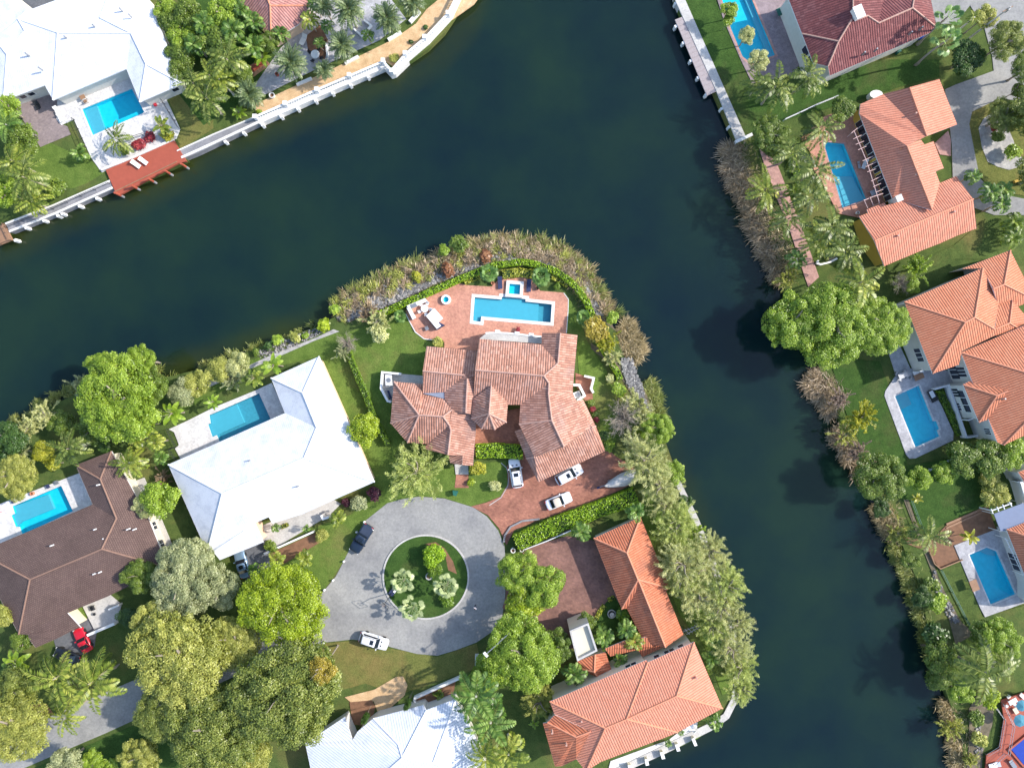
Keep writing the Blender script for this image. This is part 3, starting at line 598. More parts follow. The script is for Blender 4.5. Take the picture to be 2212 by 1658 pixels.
# ------------------------------------------------------------------ houses
class House:
    def __init__(s, name, label, at, wallm, cat='house'):
        x, y, _ = P(*at); s.r = empty(name, (x, y, 0)); tag(s.r, label, cat); s.walls = []; s.wm = wallm
    def block(s, c, V, F, rm, ridge, inset=.45, wall=True, gutter='trim', iters=60):
        """V: list of (cx, cy, z) roof corners on plan sheet c; F: roof planes. Lowest corners are the eave and stay put."""
        zs = [v[2] for v in V]; z = list(zs); zmin = min(zs)
        fix = [zz <= zmin + .02 or zz in (zmin,) for zz in zs]
        def pos(i): return Vector(P(*c(V[i][0], V[i][1]), z[i]))
        for it in range(iters):
            p = [pos(i) for i in range(len(V))]; acc = [[] for _ in V]
            for f in F:
                if len(f) < 4: continue
                ctr = sum((p[i] for i in f), Vector()) / len(f)
                A = np.array([[p[i].x - ctr.x, p[i].y - ctr.y, 1] for i in f]); b = np.array([p[i].z for i in f])
                k, *_ = np.linalg.lstsq(A, b, rcond=None)
                for q, i in enumerate(f): acc[i].append(float(A[q] @ k))
            for i in range(len(V)):
                if acc[i] and not fix[i]: z[i] += .5 * (sum(acc[i]) / len(acc[i]) - z[i])
        p = [pos(i) for i in range(len(V))]
        mb = MB(); uvs = []; edges = {}
        nrm = {}
        for fi, f in enumerate(F):
            n = Vector((0, 0, 0))
            for a in range(len(f)):
                u, v = p[f[a]], p[f[(a + 1) % len(f)]]; n += Vector(((u.y - v.y) * (u.z + v.z), (u.z - v.z) * (u.x + v.x), (u.x - v.x) * (u.y + v.y)))
            n.normalize()
            f = list(f)
            if n.z < 0: n = -n; f = f[::-1]
            nrm[fi] = n
            ud = Vector((-n.y, n.x, 0)); ud = ud.normalized() if ud.length > .02 else Vector((1, 0, 0)); vd = n.cross(ud)
            tr = tessellate_polygon([[Vector((p[i].x, p[i].y, 0)) for i in f]]) if len(f) > 3 else [(0, 1, 2)]
            for t in tr:
                q = [f[i] for i in t]; a, b_, c_ = (p[i] for i in q)
                if (b_ - a).cross(c_ - a).z < 0: q = q[::-1]
                b = len(mb.v); mb.v += [tuple(p[i]) for i in q]; mb.f.append((b, b + 1, b + 2)); uvs += [(p[i].dot(ud), p[i].dot(vd)) for i in q]
            for a in range(len(f)):
                e = (f[a], f[(a + 1) % len(f)]); edges.setdefault(tuple(sorted(e)), []).append((fi, e))
        ro = mb.build('roof', rm, s.r, recalc=False)
        lay_ = ro.data.uv_layers.new(name='UVMap'); lay_.data.foreach_set('uv', [x for u in uvs for x in u])
        # underside + fascia
        ub = MB(); bd = [(e[0][1]) for e in edges.values() if len(e) == 1]
        for a, b in bd:
            pa, pb = p[a], p[b]; k = len(ub.v)
            ub.v += [(pa.x, pa.y, pa.z + .015), (pb.x, pb.y, pb.z + .015), (pb.x, pb.y, pb.z - .2), (pa.x, pa.y, pa.z - .2)]; ub.f.append((k, k + 3, k + 2, k + 1))
        for t in range(0, len(mb.v), 3):
            k = len(ub.v); ub.v += [(x, y, z_ - .2) for x, y, z_ in mb.v[t:t + 3]]; ub.f.append((k + 2, k + 1, k))
        ub.build('fascia', M[gutter], ro, recalc=False)
        # ridge and hip tiles
        rb = MB()
        for e in edges.values():
            if len(e) != 2: continue
            (f0, (a, b)), (f1, _) = e
            # convex when the far side of f1 lies below f0's plane
            far = [p[i] for i in F[f1] if i not in (a, b)]
            if not far: continue
            d = sum((q - p[a]).dot(nrm[f0]) for q in far) / len(far)
            if d < -.05 and (p[a] - p[b]).length > .4: rb.tube(p[a] + Vector((0, 0, .03)), p[b] + Vector((0, 0, .03)), .14, n=6)
        if rb.v: rb.build('ridge_cap', ridge, ro)
        if wall:
            nxt = {a: b for a, b in bd}; 
            loops = []; seen = set()
            for a in nxt:
                if a in seen: continue
                lp = [a]; seen.add(a); b = nxt[a]
                while b not in seen and b in nxt: lp.append(b); seen.add(b); b = nxt[b]
                loops.append(lp)
            for lp in loops:
                if len(lp) < 3: continue
                poly = [(p[i].x, p[i].y) for i in lp]; ins = offset(poly, -inset)
                wb = MB(); n = len(ins)
                for i in range(n):
                    j = (i + 1) % n; za, zb = p[lp[i]].z - .2, p[lp[j]].z - .2; b = len(wb.v)
                    wb.v += [(*ins[i], 0), (*ins[j], 0), (*ins[j], zb), (*ins[i], za)]; wb.f.append((b, b + 1, b + 2, b + 3))
                    s.walls.append((Vector(ins[i]), Vector(ins[j])))
                wb.build('wall', s.wm, s.r, recalc=False)
        return s
    def window(s, pt, zc, w_, h_, panes=2):
        x, y, _ = P(*pt, zc); q = Vector((x, y)); best = None
        for a, b in s.walls:
            ab = b - a
            if ab.length < .3: continue
            t = max(0, min(1, (q - a).dot(ab) / ab.length_squared)); d = (a + ab * t - q).length
            if best is None or d < best[0]: best = (d, a + ab * t, ab.normalized())
        _, c, d = best; rz = math.atan2(d.y, d.x)
        fr = MB().box(c.x, c.y, zc, w_, .12, h_, rz).build('window', M['white'], s.r)
        for k in range(panes):
            t = (k - (panes - 1) / 2) * w_ / panes
            MB().box(c.x + d.x * t, c.y + d.y * t, zc, w_ / panes - .12, .17, h_ - .16, rz).build('pane', M['glass'], fr)
    def vent(s, pt, z, m='ridge_d', r=.16):
        x, y, _ = P(*pt, z); MB().tube((x, y, z - .8), (x, y, z + .25), r, r * .8, 8).build('roof_vent', M[m], s.r)
    def chimney(s, pt, z, sx, sy, rz, m='white'):
        x, y, _ = P(*pt, z); MB().box(x, y, z - 1, sx, sy, 2.4, rz).box(x, y, z + .25, sx + .2, sy + .2, .15, rz).build('chimney', M[m], s.r)

# H1 white roofed house, top left
h = House('white_roofed_house', 'white-roofed house with a pool in the top left corner', A00(700, 500), M['beige'])
h.block(A00, [(1145, -90, 4.2), (1510, -90, 3.2), (1890, 870, 3.2), (1515, 665, 5.2), (1360, 345, 5.6), (1040, 185, 5.6), (1450, 1060, 3.2), (1310, 715, 3.6),
  (600, 340, 5.6), (550, 1040, 3.2), (190, 200, 5.4), (285, 112, 4.4), (600, -5, 4.2), (465, 885, 3.4), (505, 400, 4.4), (260, 320, 4.6), (75, 565, 5.4), (40, 1045, 3.2), (0, 470, 5.4), (-60, 990, 3.2), (-60, 400, 5.4), (-60, -90, 4), (170, -5, 4), (170, -90, 4), (600, -90, 4.0)],
  [[0, 1, 2, 3, 4, 5], [3, 2, 6], [4, 3, 6, 7], [8, 4, 7, 9], [10, 11, 12, 24, 0, 5, 4, 8], [10, 8, 9, 13, 14, 15], [15, 14, 13, 17, 16], [16, 17, 19, 20, 18], [18, 20, 21, 23, 22, 11, 10, 15, 16]], M['t_white'], M['ridge_w'])
for q in ((965, 262), (672, 382), (270, 557), (408, 706), (1340, 155), (1245, 92)): h.vent(A00(*q), 5.2, 'metal', .14)
h.window(A00(235, 985), 1.9, 1.1, 1.0, 1); h.window(A00(320, 955), 1.9, 1.1, 1.0, 1); h.window(A00(1830, 950), 1.8, 1.2, 1.0, 1)
# H2 pink tiled house
h = House('pink_tiled_house', 'house with a dusty pink tile roof among palms at the top edge', A80(600, 100), M['peach'])
h.block(A80, [(170, -120, 3.2), (600, 430, 3.2), (890, 250, 3.2), (1000, 60, 3.2), (590, 60, 5.2), (910, -120, 5.4), (520, -120, 4.8)], [[0, 1, 4, 6], [1, 2, 3, 4], [4, 3, 5, 6]], M['t_pink'], M['ridge_o'])
# H3 dark red tiled house
h = House('dark_red_tiled_house', 'two-tone dark red tiled house with white walls, top right', T30(600, 200), M['beige'])
h.block(T30, [(-260, -90, 5), (440, -90, 7.2), (440, 150, 7.4), (425, 205, 7.3), (290, 430, 7.0), (-90, 350, 5), (25, 650, 5), (180, 690, 5.3), (200, 785, 5),
   (480, 205, 7.2), (590, 165, 7.2), (705, 240, 7.6), (1055, 85, 7.8), (1305, 285, 5), (1230, 345, 5), (1230, -90, 5), (1085, -90, 7.6), (775, -90, 6.6)],
   [[0, 1, 2, 3, 4, 5], [5, 4, 7, 6], [7, 4, 3, 9, 10, 11, 12, 13, 14, 8], [10, 9, 2, 1, 17, 11], [11, 17, 16, 12], [12, 16, 15, 13]], M['t_dark'], M['ridge_d'], iters=10)
h.chimney(T30(495, 130), 8.2, 1.3, 1.8, .4)
h.window(T24(1645, 560), 3.4, 1.6, 1.7, 1); h.window(T24(1700, 670), 3.4, 1.8, 1.6, 2)
for q in ((560, 545), (685, 510), (1045, 335), (1155, 285), (995, 75)): h.vent(T30(*q), 6.6, 'metal', .16)
# H4 long orange house
h = House('long_orange_tiled_house', 'long single-storey house with a pale orange tile roof and ochre walls, right bank', H31(900, 700), M['ochre'])
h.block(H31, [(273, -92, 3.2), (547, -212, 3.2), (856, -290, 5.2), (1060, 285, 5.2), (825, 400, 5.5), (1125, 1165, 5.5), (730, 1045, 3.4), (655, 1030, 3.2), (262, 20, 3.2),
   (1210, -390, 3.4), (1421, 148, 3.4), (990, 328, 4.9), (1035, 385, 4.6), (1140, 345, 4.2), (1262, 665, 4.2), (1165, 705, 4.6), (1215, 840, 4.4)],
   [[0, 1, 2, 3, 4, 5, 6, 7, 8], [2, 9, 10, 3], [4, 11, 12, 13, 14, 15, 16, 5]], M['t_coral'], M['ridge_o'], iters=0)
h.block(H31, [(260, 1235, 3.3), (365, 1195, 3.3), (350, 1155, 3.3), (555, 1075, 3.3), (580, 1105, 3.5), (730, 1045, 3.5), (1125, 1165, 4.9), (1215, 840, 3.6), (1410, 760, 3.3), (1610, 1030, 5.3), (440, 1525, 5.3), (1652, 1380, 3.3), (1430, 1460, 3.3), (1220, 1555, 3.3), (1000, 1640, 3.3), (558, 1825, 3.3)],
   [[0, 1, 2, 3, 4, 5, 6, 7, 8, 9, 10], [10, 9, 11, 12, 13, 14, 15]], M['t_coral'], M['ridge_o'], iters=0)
for q in ((925, 745), (930, 15), (715, 1465), (1385, 1180)): h.vent(H31(*q), 5.2, 'ridge_d', .2)
for q in ((285, 170), (325, 265), (370, 375), (420, 480), (455, 650), (520, 800), (570, 890), (610, 975)): h.window(H31(*q), 1.5, 2.0, 2.2, 2)
h.chimney(H31(725, 1025), 4.6, .9, .9, .4, 'beige')
# H5 big two storey orange house
h = House('two_storey_orange_house', 'big two-storey house with steep orange hip roofs, right edge', E39(1700, 900), M['beige'])
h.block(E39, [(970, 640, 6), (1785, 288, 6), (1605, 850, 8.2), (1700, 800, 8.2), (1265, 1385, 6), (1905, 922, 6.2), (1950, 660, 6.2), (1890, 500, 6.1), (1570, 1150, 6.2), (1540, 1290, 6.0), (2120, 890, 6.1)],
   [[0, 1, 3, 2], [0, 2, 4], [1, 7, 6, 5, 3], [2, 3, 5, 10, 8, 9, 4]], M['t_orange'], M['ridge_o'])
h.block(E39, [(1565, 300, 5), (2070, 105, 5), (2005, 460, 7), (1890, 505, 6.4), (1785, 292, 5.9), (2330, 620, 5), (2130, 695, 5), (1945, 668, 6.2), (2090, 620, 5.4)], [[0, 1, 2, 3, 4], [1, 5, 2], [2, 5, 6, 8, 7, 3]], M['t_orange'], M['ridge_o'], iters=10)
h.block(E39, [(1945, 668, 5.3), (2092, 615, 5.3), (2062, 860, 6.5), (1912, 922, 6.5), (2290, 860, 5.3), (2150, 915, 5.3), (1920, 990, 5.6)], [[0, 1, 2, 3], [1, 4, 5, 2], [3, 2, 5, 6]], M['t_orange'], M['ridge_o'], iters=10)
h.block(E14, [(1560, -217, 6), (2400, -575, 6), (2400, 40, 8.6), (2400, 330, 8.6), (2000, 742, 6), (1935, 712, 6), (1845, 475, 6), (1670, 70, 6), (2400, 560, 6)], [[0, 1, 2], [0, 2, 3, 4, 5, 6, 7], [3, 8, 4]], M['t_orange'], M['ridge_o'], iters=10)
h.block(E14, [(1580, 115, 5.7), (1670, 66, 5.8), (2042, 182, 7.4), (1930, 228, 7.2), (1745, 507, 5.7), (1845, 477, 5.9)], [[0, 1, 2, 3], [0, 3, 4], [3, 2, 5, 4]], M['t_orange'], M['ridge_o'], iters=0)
for q, z, w_, h_ in (((1100, 1200), 3.6, 2.4, 1.8), ((1150, 1310), 1.6, 2.2, 2.0), ((1480, 1370), 1.7, 2.6, 2.2), ((1580, 1360), 3.6, 1.8, 2.2)): h.window(E39(*q), z, w_, h_, 3)
for q, z, w_, h_ in (((1590, 290), 3.6, 4.0, 1.6), ((1500, 200), 2.2, 1.6, 2.0), ((1690, 520), 3.0, 2.6, 2.0), ((1860, 590), 4.0, 1.1, 1.5), ((1560, 330), 1.4, 1.4, 1.4)): h.window(E14(*q), z, w_, h_, 3)
h.vent(E14(2010, 262), 7.6, 'metal')
# H6 orange and grey house, right edge
h = House('orange_tiled_house', 'house at the lower right edge with an orange tile roof over a marbled pool deck', E18(2250, 600), M['beige'])
h.block(E18, [(2030, 370, 3.2), (2420, 220, 3.2), (2420, 500, 5.6), (2420, 1150, 5.6), (2330, 1130, 3.2)], [[0, 1, 2], [0, 2, 3, 4]], M['t_orange'], M['ridge_o'], iters=0)
h.block(E14, [(2150, 1020, 4.6), (2420, 920, 4.6), (2420, 1160, 5.8), (2235, 1160, 4.8)], [[0, 1, 2, 3]], M['t_orange'], M['ridge_o'], iters=0)
h.window(E18(2140, 700), 1.5, 3.2, 2.0, 3); h.window(E14(2180, 1165), 2.6, 2.4, 1.8, 2)
# patio awning
a = [P(*E14(*q), 2.9) for q in ((1895, 1452), (2200, 1340), (2300, 1570), (1965, 1632))]
aw = empty('patio_awning', (a[0][0], a[0][1], 0)); tag(aw, 'slate blue flat patio awning at the right edge above the corner-cut pool', 'awning')
mb = MB(); mb.v = [*a, *[(x, y, z + .12) for x, y, z in a]]; mb.f = [(0, 1, 2, 3), (7, 6, 5, 4), (0, 4, 5, 1), (1, 5, 6, 2), (2, 6, 7, 3), (3, 7, 4, 0)]; mb.build('canopy', plain('slate_blue_canvas', (.16, .20, .30), .7, .1), aw)
for x, y, z in a: MB().tube((x, y, .0), (x, y, z), .07).build('post', M['white'], aw)
# H7 centre house
h = House('terracotta_tiled_house', 'sprawling house with weathered terracotta roofs in the middle of the point', M18(300, 300), M['cream'])
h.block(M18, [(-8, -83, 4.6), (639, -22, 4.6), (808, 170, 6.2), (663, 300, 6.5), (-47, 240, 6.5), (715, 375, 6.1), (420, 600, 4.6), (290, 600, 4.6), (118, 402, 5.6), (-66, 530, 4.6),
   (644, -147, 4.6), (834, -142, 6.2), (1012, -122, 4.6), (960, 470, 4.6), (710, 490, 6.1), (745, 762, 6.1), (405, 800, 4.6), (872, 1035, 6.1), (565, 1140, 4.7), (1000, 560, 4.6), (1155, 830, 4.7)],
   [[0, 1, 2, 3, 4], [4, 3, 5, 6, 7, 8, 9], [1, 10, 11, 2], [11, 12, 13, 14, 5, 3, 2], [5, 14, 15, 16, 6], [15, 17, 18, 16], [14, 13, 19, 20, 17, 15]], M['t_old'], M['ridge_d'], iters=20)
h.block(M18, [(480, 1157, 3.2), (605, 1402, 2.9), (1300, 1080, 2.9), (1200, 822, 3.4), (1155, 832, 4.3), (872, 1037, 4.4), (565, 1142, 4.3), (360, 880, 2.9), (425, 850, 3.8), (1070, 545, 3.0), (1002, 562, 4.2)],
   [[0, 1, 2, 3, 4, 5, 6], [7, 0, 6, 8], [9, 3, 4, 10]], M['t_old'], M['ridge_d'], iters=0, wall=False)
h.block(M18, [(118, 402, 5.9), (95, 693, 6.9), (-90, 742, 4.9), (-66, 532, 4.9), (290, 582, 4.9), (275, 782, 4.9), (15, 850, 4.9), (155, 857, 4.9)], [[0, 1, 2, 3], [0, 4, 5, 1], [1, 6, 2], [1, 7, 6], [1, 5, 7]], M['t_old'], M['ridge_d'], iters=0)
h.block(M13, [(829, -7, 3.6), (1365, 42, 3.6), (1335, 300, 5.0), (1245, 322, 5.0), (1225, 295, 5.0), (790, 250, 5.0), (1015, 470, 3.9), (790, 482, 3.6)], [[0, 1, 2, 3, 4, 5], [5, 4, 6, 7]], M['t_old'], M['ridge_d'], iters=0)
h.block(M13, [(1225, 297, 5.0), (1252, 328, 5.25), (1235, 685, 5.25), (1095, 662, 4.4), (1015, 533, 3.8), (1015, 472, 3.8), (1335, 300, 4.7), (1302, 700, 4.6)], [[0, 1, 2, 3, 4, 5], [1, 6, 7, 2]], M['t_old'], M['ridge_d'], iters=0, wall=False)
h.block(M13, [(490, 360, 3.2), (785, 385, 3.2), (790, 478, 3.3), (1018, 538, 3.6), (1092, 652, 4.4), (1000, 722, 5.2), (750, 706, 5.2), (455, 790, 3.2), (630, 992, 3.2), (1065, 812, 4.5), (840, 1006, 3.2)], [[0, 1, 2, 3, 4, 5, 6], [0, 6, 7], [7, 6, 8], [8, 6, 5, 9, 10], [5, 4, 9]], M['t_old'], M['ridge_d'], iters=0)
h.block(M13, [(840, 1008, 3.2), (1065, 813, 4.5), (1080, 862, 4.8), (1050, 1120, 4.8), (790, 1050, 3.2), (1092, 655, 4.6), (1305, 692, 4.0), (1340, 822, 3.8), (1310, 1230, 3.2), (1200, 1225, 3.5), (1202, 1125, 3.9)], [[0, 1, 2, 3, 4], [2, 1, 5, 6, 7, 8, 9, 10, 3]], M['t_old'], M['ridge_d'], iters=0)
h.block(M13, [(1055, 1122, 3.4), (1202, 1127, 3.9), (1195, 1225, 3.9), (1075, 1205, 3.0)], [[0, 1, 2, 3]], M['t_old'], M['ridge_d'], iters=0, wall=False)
fp = [P(*M13(*q), 3.7)[:2] for q in ((790, 483), (1016, 470), (1018, 540))]; MB().prism(fp, 3.2, 3.7).build('flat_roof', plain('blue_grey_membrane', (.22, .25, .32), .7, .2), h.r)
# loggia on the terrace side: flat roof, columns and a stone bench wall
lg = [P(*N17(*q), 3.0)[:2] for q in ((335, 1245), (440, 1240), (700, 1262), (915, 1275), (915, 1350), (270, 1300))]
MB().prism(lg, 2.7, 3.0).build('loggia_roof', M['conc'], h.r)
lp = [P(*N17(*q), 3.1)[:2] for q in ((335, 1240), (440, 1236), (560, 1240), (700, 1255), (915, 1278))]; MB().strip(lp, .28, 2.6, 3.15).build('parapet', M['white'], h.r)
for q in ((460, 1228), (660, 1245), (805, 1260)):
    x, y, _ = P(*N17(*q), 1.5); MB().box(x, y, 1.65, .8, .4, 3.2, -.08).build('column', M['white'], h.r)
for q in ((1030, 900),): h.vent(M18(q[0] - 700, q[1] - 700), 6.0)
for q, z in (((35, 1345 - 1382), 3.2),): h.window(M13(690, 1010), 1.6, .9, 1.4, 1)
# H8 white roofed house centre left
h = House('large_white_roofed_house', 'large house with a bright white hip roof west of the turning circle', W60(1300, 1800), M['peach'])
h.block(W60, [(1150, 600, 3.2), (1650, 375, 3.2), (1480, 752, 5.3), (1625, 1112, 5.5), (1295, 962, 3.4), (1495, 1427, 6.4), (2226, 1675, 3.2), (85, 1495, 3.2), (646, 1795, 6.2), (491, 2410, 3.2), (551, 2395, 3.4), (621, 2485, 3.2), (1071, 2300, 3.2), (986, 2100, 4.0), (1126, 2040, 4.1), (1166, 2105, 3.7), (1476, 2008, 3.2), (1786, 1868, 3.2)],
   [[0, 1, 2], [0, 2, 3, 4], [1, 6, 5, 3, 2], [4, 3, 5, 8, 7], [7, 8, 9], [8, 5, 6, 17, 16, 15, 14, 13, 12, 11, 10, 9]], M['t_white'], M['ridge_w'])
for q in ((925, 1455), (1425, 1725)): h.vent(W60(*q), 5.2, 'metal', .14)
h.window(S70(1100, 545), 1.4, 3.5, 2.0, 4)
# H9 brown roofed house
h = House('brown_shingled_house', 'long house with a brown shingled hip roof on the left edge', W18(700, 800), M['cream'])
h.block(W18, [(960, 250, 3.4), (1207, 395, 5.5), (1055, 712, 5.8), (310, 1027, 5.8), (-120, 800, 4.0), (-120, 700, 3.3), (20, 643, 3.2), (1740, 905, 3.2), (1100, 1210, 3.2), (865, 1305, 3.2), (700, 1375, 3.2), (830, 1517, 3.2), (580, 1644, 3.2), (370, 1734, 3.2), (300, 1644, 3.2), (298, 1600, 3.3), (195, 1594, 3.2),
   (1155, -302, 3.2), (785, -157, 3.2), (1040, -12, 5.4), (1540, 400, 3.2), (-120, 1000, 3.2)],
   [[0, 1, 2, 3, 4, 5, 6], [3, 2, 7, 8, 9, 10, 11, 12, 13, 14, 15, 16], [1, 19, 17, 20, 7, 2], [18, 17, 19], [18, 19, 1, 0], [4, 3, 16, 21]], M['t_brown'], M['ridge_b'], iters=20)
for q in ((980, 510), (530, 678), (1072, 605), (972, 972), (1030, 955), (1320, 510), (1385, 512), (1010, 50)): h.vent(W18(*q), 4.9, 'trim', .13)
h.window(W18(1600, 470), 1.5, 1.4, 1.2, 2); h.window(W18(1680, 655), 1.5, 1.4, 1.2, 2)
# H10 white metal roof
h = House('metal_roofed_house', 'house with a white standing-seam metal roof at the bottom edge', B14(200, 1500), M['beige'])
h.block(B14, [(-705, 1400, 3.6), (-295, 1125, 3.6), (-215, 1365, 4.4), (-165, 1280, 4.3), (0, 1140, 3.6), (260, 1410, 6.2), (300, 1545, 6.6), (-100, 1900, 5.8), (-600, 1900, 3.6), (130, 1105, 3.6), (520, 1003, 3.6), (548, 1056, 4.1), (850, 940, 3.6), (790, 1140, 5.2), (620, 1600, 6.8), (1042, 1300, 3.6), (1180, 1660, 3.6), (1220, 1900, 3.6)],
   [[0, 1, 2, 3, 4, 5, 6, 7, 8], [4, 9, 5], [9, 10, 11, 6, 5], [11, 12, 13, 14, 6], [12, 15, 16, 17, 14, 13], [6, 14, 17, 7]], M['t_metal'], M['ridge_w'], iters=15)
# H11 south east house
h = House('coral_tiled_house', 'L-shaped house with deep orange lower wing and coral main roof, south tip of the point', B20(900, 900), M['cream'])
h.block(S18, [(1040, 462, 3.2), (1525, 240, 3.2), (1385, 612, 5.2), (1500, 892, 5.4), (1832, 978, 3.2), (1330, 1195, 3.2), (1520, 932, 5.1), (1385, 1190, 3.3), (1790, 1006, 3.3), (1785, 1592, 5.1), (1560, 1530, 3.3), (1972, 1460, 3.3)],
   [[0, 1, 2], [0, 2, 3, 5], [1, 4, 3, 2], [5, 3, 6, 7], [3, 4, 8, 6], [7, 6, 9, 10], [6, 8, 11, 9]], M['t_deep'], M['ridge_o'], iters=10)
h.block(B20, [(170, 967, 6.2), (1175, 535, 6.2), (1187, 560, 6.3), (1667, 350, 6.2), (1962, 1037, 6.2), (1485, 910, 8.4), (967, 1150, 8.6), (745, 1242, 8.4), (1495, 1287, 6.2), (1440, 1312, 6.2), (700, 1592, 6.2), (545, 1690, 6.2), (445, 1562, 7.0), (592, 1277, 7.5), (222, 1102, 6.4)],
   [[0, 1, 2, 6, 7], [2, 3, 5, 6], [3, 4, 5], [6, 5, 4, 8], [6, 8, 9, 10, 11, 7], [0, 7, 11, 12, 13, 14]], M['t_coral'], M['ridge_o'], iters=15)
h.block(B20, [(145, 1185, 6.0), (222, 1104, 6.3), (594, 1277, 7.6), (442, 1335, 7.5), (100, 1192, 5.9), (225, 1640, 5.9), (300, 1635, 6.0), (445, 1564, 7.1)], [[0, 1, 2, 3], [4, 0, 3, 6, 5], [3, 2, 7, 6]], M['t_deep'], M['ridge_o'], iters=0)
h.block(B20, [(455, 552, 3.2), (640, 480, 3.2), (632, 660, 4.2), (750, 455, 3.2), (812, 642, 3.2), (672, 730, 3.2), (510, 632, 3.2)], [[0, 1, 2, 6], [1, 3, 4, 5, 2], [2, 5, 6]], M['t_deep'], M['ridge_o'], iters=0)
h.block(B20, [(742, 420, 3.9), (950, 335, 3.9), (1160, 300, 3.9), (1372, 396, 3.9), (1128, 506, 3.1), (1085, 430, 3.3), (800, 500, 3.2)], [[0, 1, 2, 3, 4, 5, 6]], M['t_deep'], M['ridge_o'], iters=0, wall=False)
for q, w_, n in (((1525, 388), 1.0, 1), ((1405, 440), 1.8, 2), ((1275, 495), 1.0, 1), ((1000, 565), 2.0, 2)): h.window(B20(*q), 4.8, w_, 1.2, n)
h.window(S18(1245, 320), 1.8, 2.2, 1.2, 2)
for q in ((975, 1200), (342, 1415), (660, 1245), (500, 1170), (195, 1290), (1690, 725)): h.vent(B20(*q), 7.4, 'ridge_d', .2)
# entry tower, open pale box with a parapet
tp = wxy([]) ; tp = [P(*B20(*q), 5.6)[:2] for q in ((375, 232), (570, 150), (665, 440), (455, 548))]
MB().prism(tp, 0, 5.2).build('entry_tower', M['cream'], h.r); MB().strip(offset(tp, -.15), .3, 5.2, 5.75, True).build('parapet', M['conc'], h.r)

# ------------------------------------------------------------------ plants
def npmesh(name, V, F, mat, tone=None):
    """V (n,3), F (m,4) quads"""
    me = bpy.data.meshes.new(name); n, m = len(V), len(F)
    me.vertices.add(n); me.vertices.foreach_set('co', np.ascontiguousarray(V, dtype=np.float32).ravel())
    me.loops.add(m * 4); me.loops.foreach_set('vertex_index', np.ascontiguousarray(F, dtype=np.int32).ravel())
    me.polygons.add(m); me.polygons.foreach_set('loop_start', np.arange(0, m * 4, 4, dtype=np.int32))
    me.update(calc_edges=True)
    if tone is not None:
        a = me.attributes.new('tone', 'FLOAT', 'FACE'); a.data.foreach_set('value', np.ascontiguousarray(tone, dtype=np.float32))
    me.materials.append(mat); return me
def unit(v): return v / np.maximum(1e-9, np.linalg.norm(v, axis=-1, keepdims=True))
def quads(c, d, s, ln, wd):
    """leaf quads at c, long axis d, across axis s"""
    ln = np.asarray(ln).reshape(-1, 1); wd = np.asarray(wd).reshape(-1, 1)
    a = c - d * ln * .5; b = c + s * wd * .5 + d * ln * .05; e = c + d * ln * .5; f = c - s * wd * .5 + d * ln * .05
    V = np.stack([a, b, e, f], 1).reshape(-1, 3); F = np.arange(len(V)).reshape(-1, 4); return V, F
def crown(seed, nclump, nleaf, leaf, zs=.55, cr=(.24, .42), spread=.78, blade=1.3, flat=.9, core=True, zr=(.45, 1.0)):
    r = np.random.default_rng(seed)
    th = r.uniform(0, 2 * np.pi, nclump); rr = np.sqrt(r.uniform(0.0, 1, nclump)) * spread
    lim = 1 - .25 * np.abs(np.sin(th * 1.5 + seed)) * r.uniform(.2, 1, nclump)
    rr = rr * lim; cx, cy = rr * np.cos(th), rr * np.sin(th)
    cz = np.sqrt(np.clip(1 - (rr / 1.02) ** 2, 0.03, 1)) * zs * r.uniform(*zr, nclump)
    C = np.stack([cx, cy, cz], 1); rad = r.uniform(*cr, nclump) * (1 - .25 * rr)
    tone = r.uniform(0, 1, nclump)
    nin = int(nleaf * .22); nleaf -= nin
    k = r.choice(nclump, nleaf, p=rad ** 2 / (rad ** 2).sum())
    n = unit(r.normal(size=(nleaf, 3)) + np.array([0, 0, .45])); n[:, 2] = np.abs(n[:, 2]) * np.where(r.uniform(size=nleaf) < .85, 1, -1)
    n = unit(n * np.array([1, 1, .8]))
    pos = C[k] + n * (rad[k] * r.uniform(.55, 1.12, nleaf) ** 1)[:, None] * np.array([1, 1, .75])
    nn = unit(n + r.normal(size=(nleaf, 3)) * .55 + np.array([0, 0, flat]))
    d = unit(np.cross(nn, r.normal(size=(nleaf, 3)))); s = np.cross(nn, d)
    sz = leaf * r.uniform(.6, 1.3, nleaf)
    V, F = quads(pos, d, s, sz * blade, sz)
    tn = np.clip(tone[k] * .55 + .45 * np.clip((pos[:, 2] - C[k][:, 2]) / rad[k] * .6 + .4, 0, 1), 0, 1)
    a_ = r.uniform(0, 2 * np.pi, nin); q_ = np.sqrt(r.uniform(0, 1, nin)) * (spread * .92 + .08 * np.sin(3 * a_ + seed))
    ip = np.stack([q_ * np.cos(a_), q_ * np.sin(a_), np.sqrt(np.clip(1 - q_ ** 2, .02, 1)) * zs * r.uniform(.2, .75, nin)], 1); inn = unit(r.normal(size=(nin, 3)) * .6 + np.array([0, 0, 1.]))
    d2 = unit(np.cross(inn, r.normal(size=(nin, 3)))); s2 = np.cross(inn, d2); z2 = leaf * r.uniform(.9, 1.7, nin)
    V2, F2 = quads(ip, d2, s2, z2 * blade, z2)
    return np.concatenate([V, V2]), np.concatenate([F, F2 + len(V)]), np.concatenate([tn, r.uniform(.1, .55, nin)])
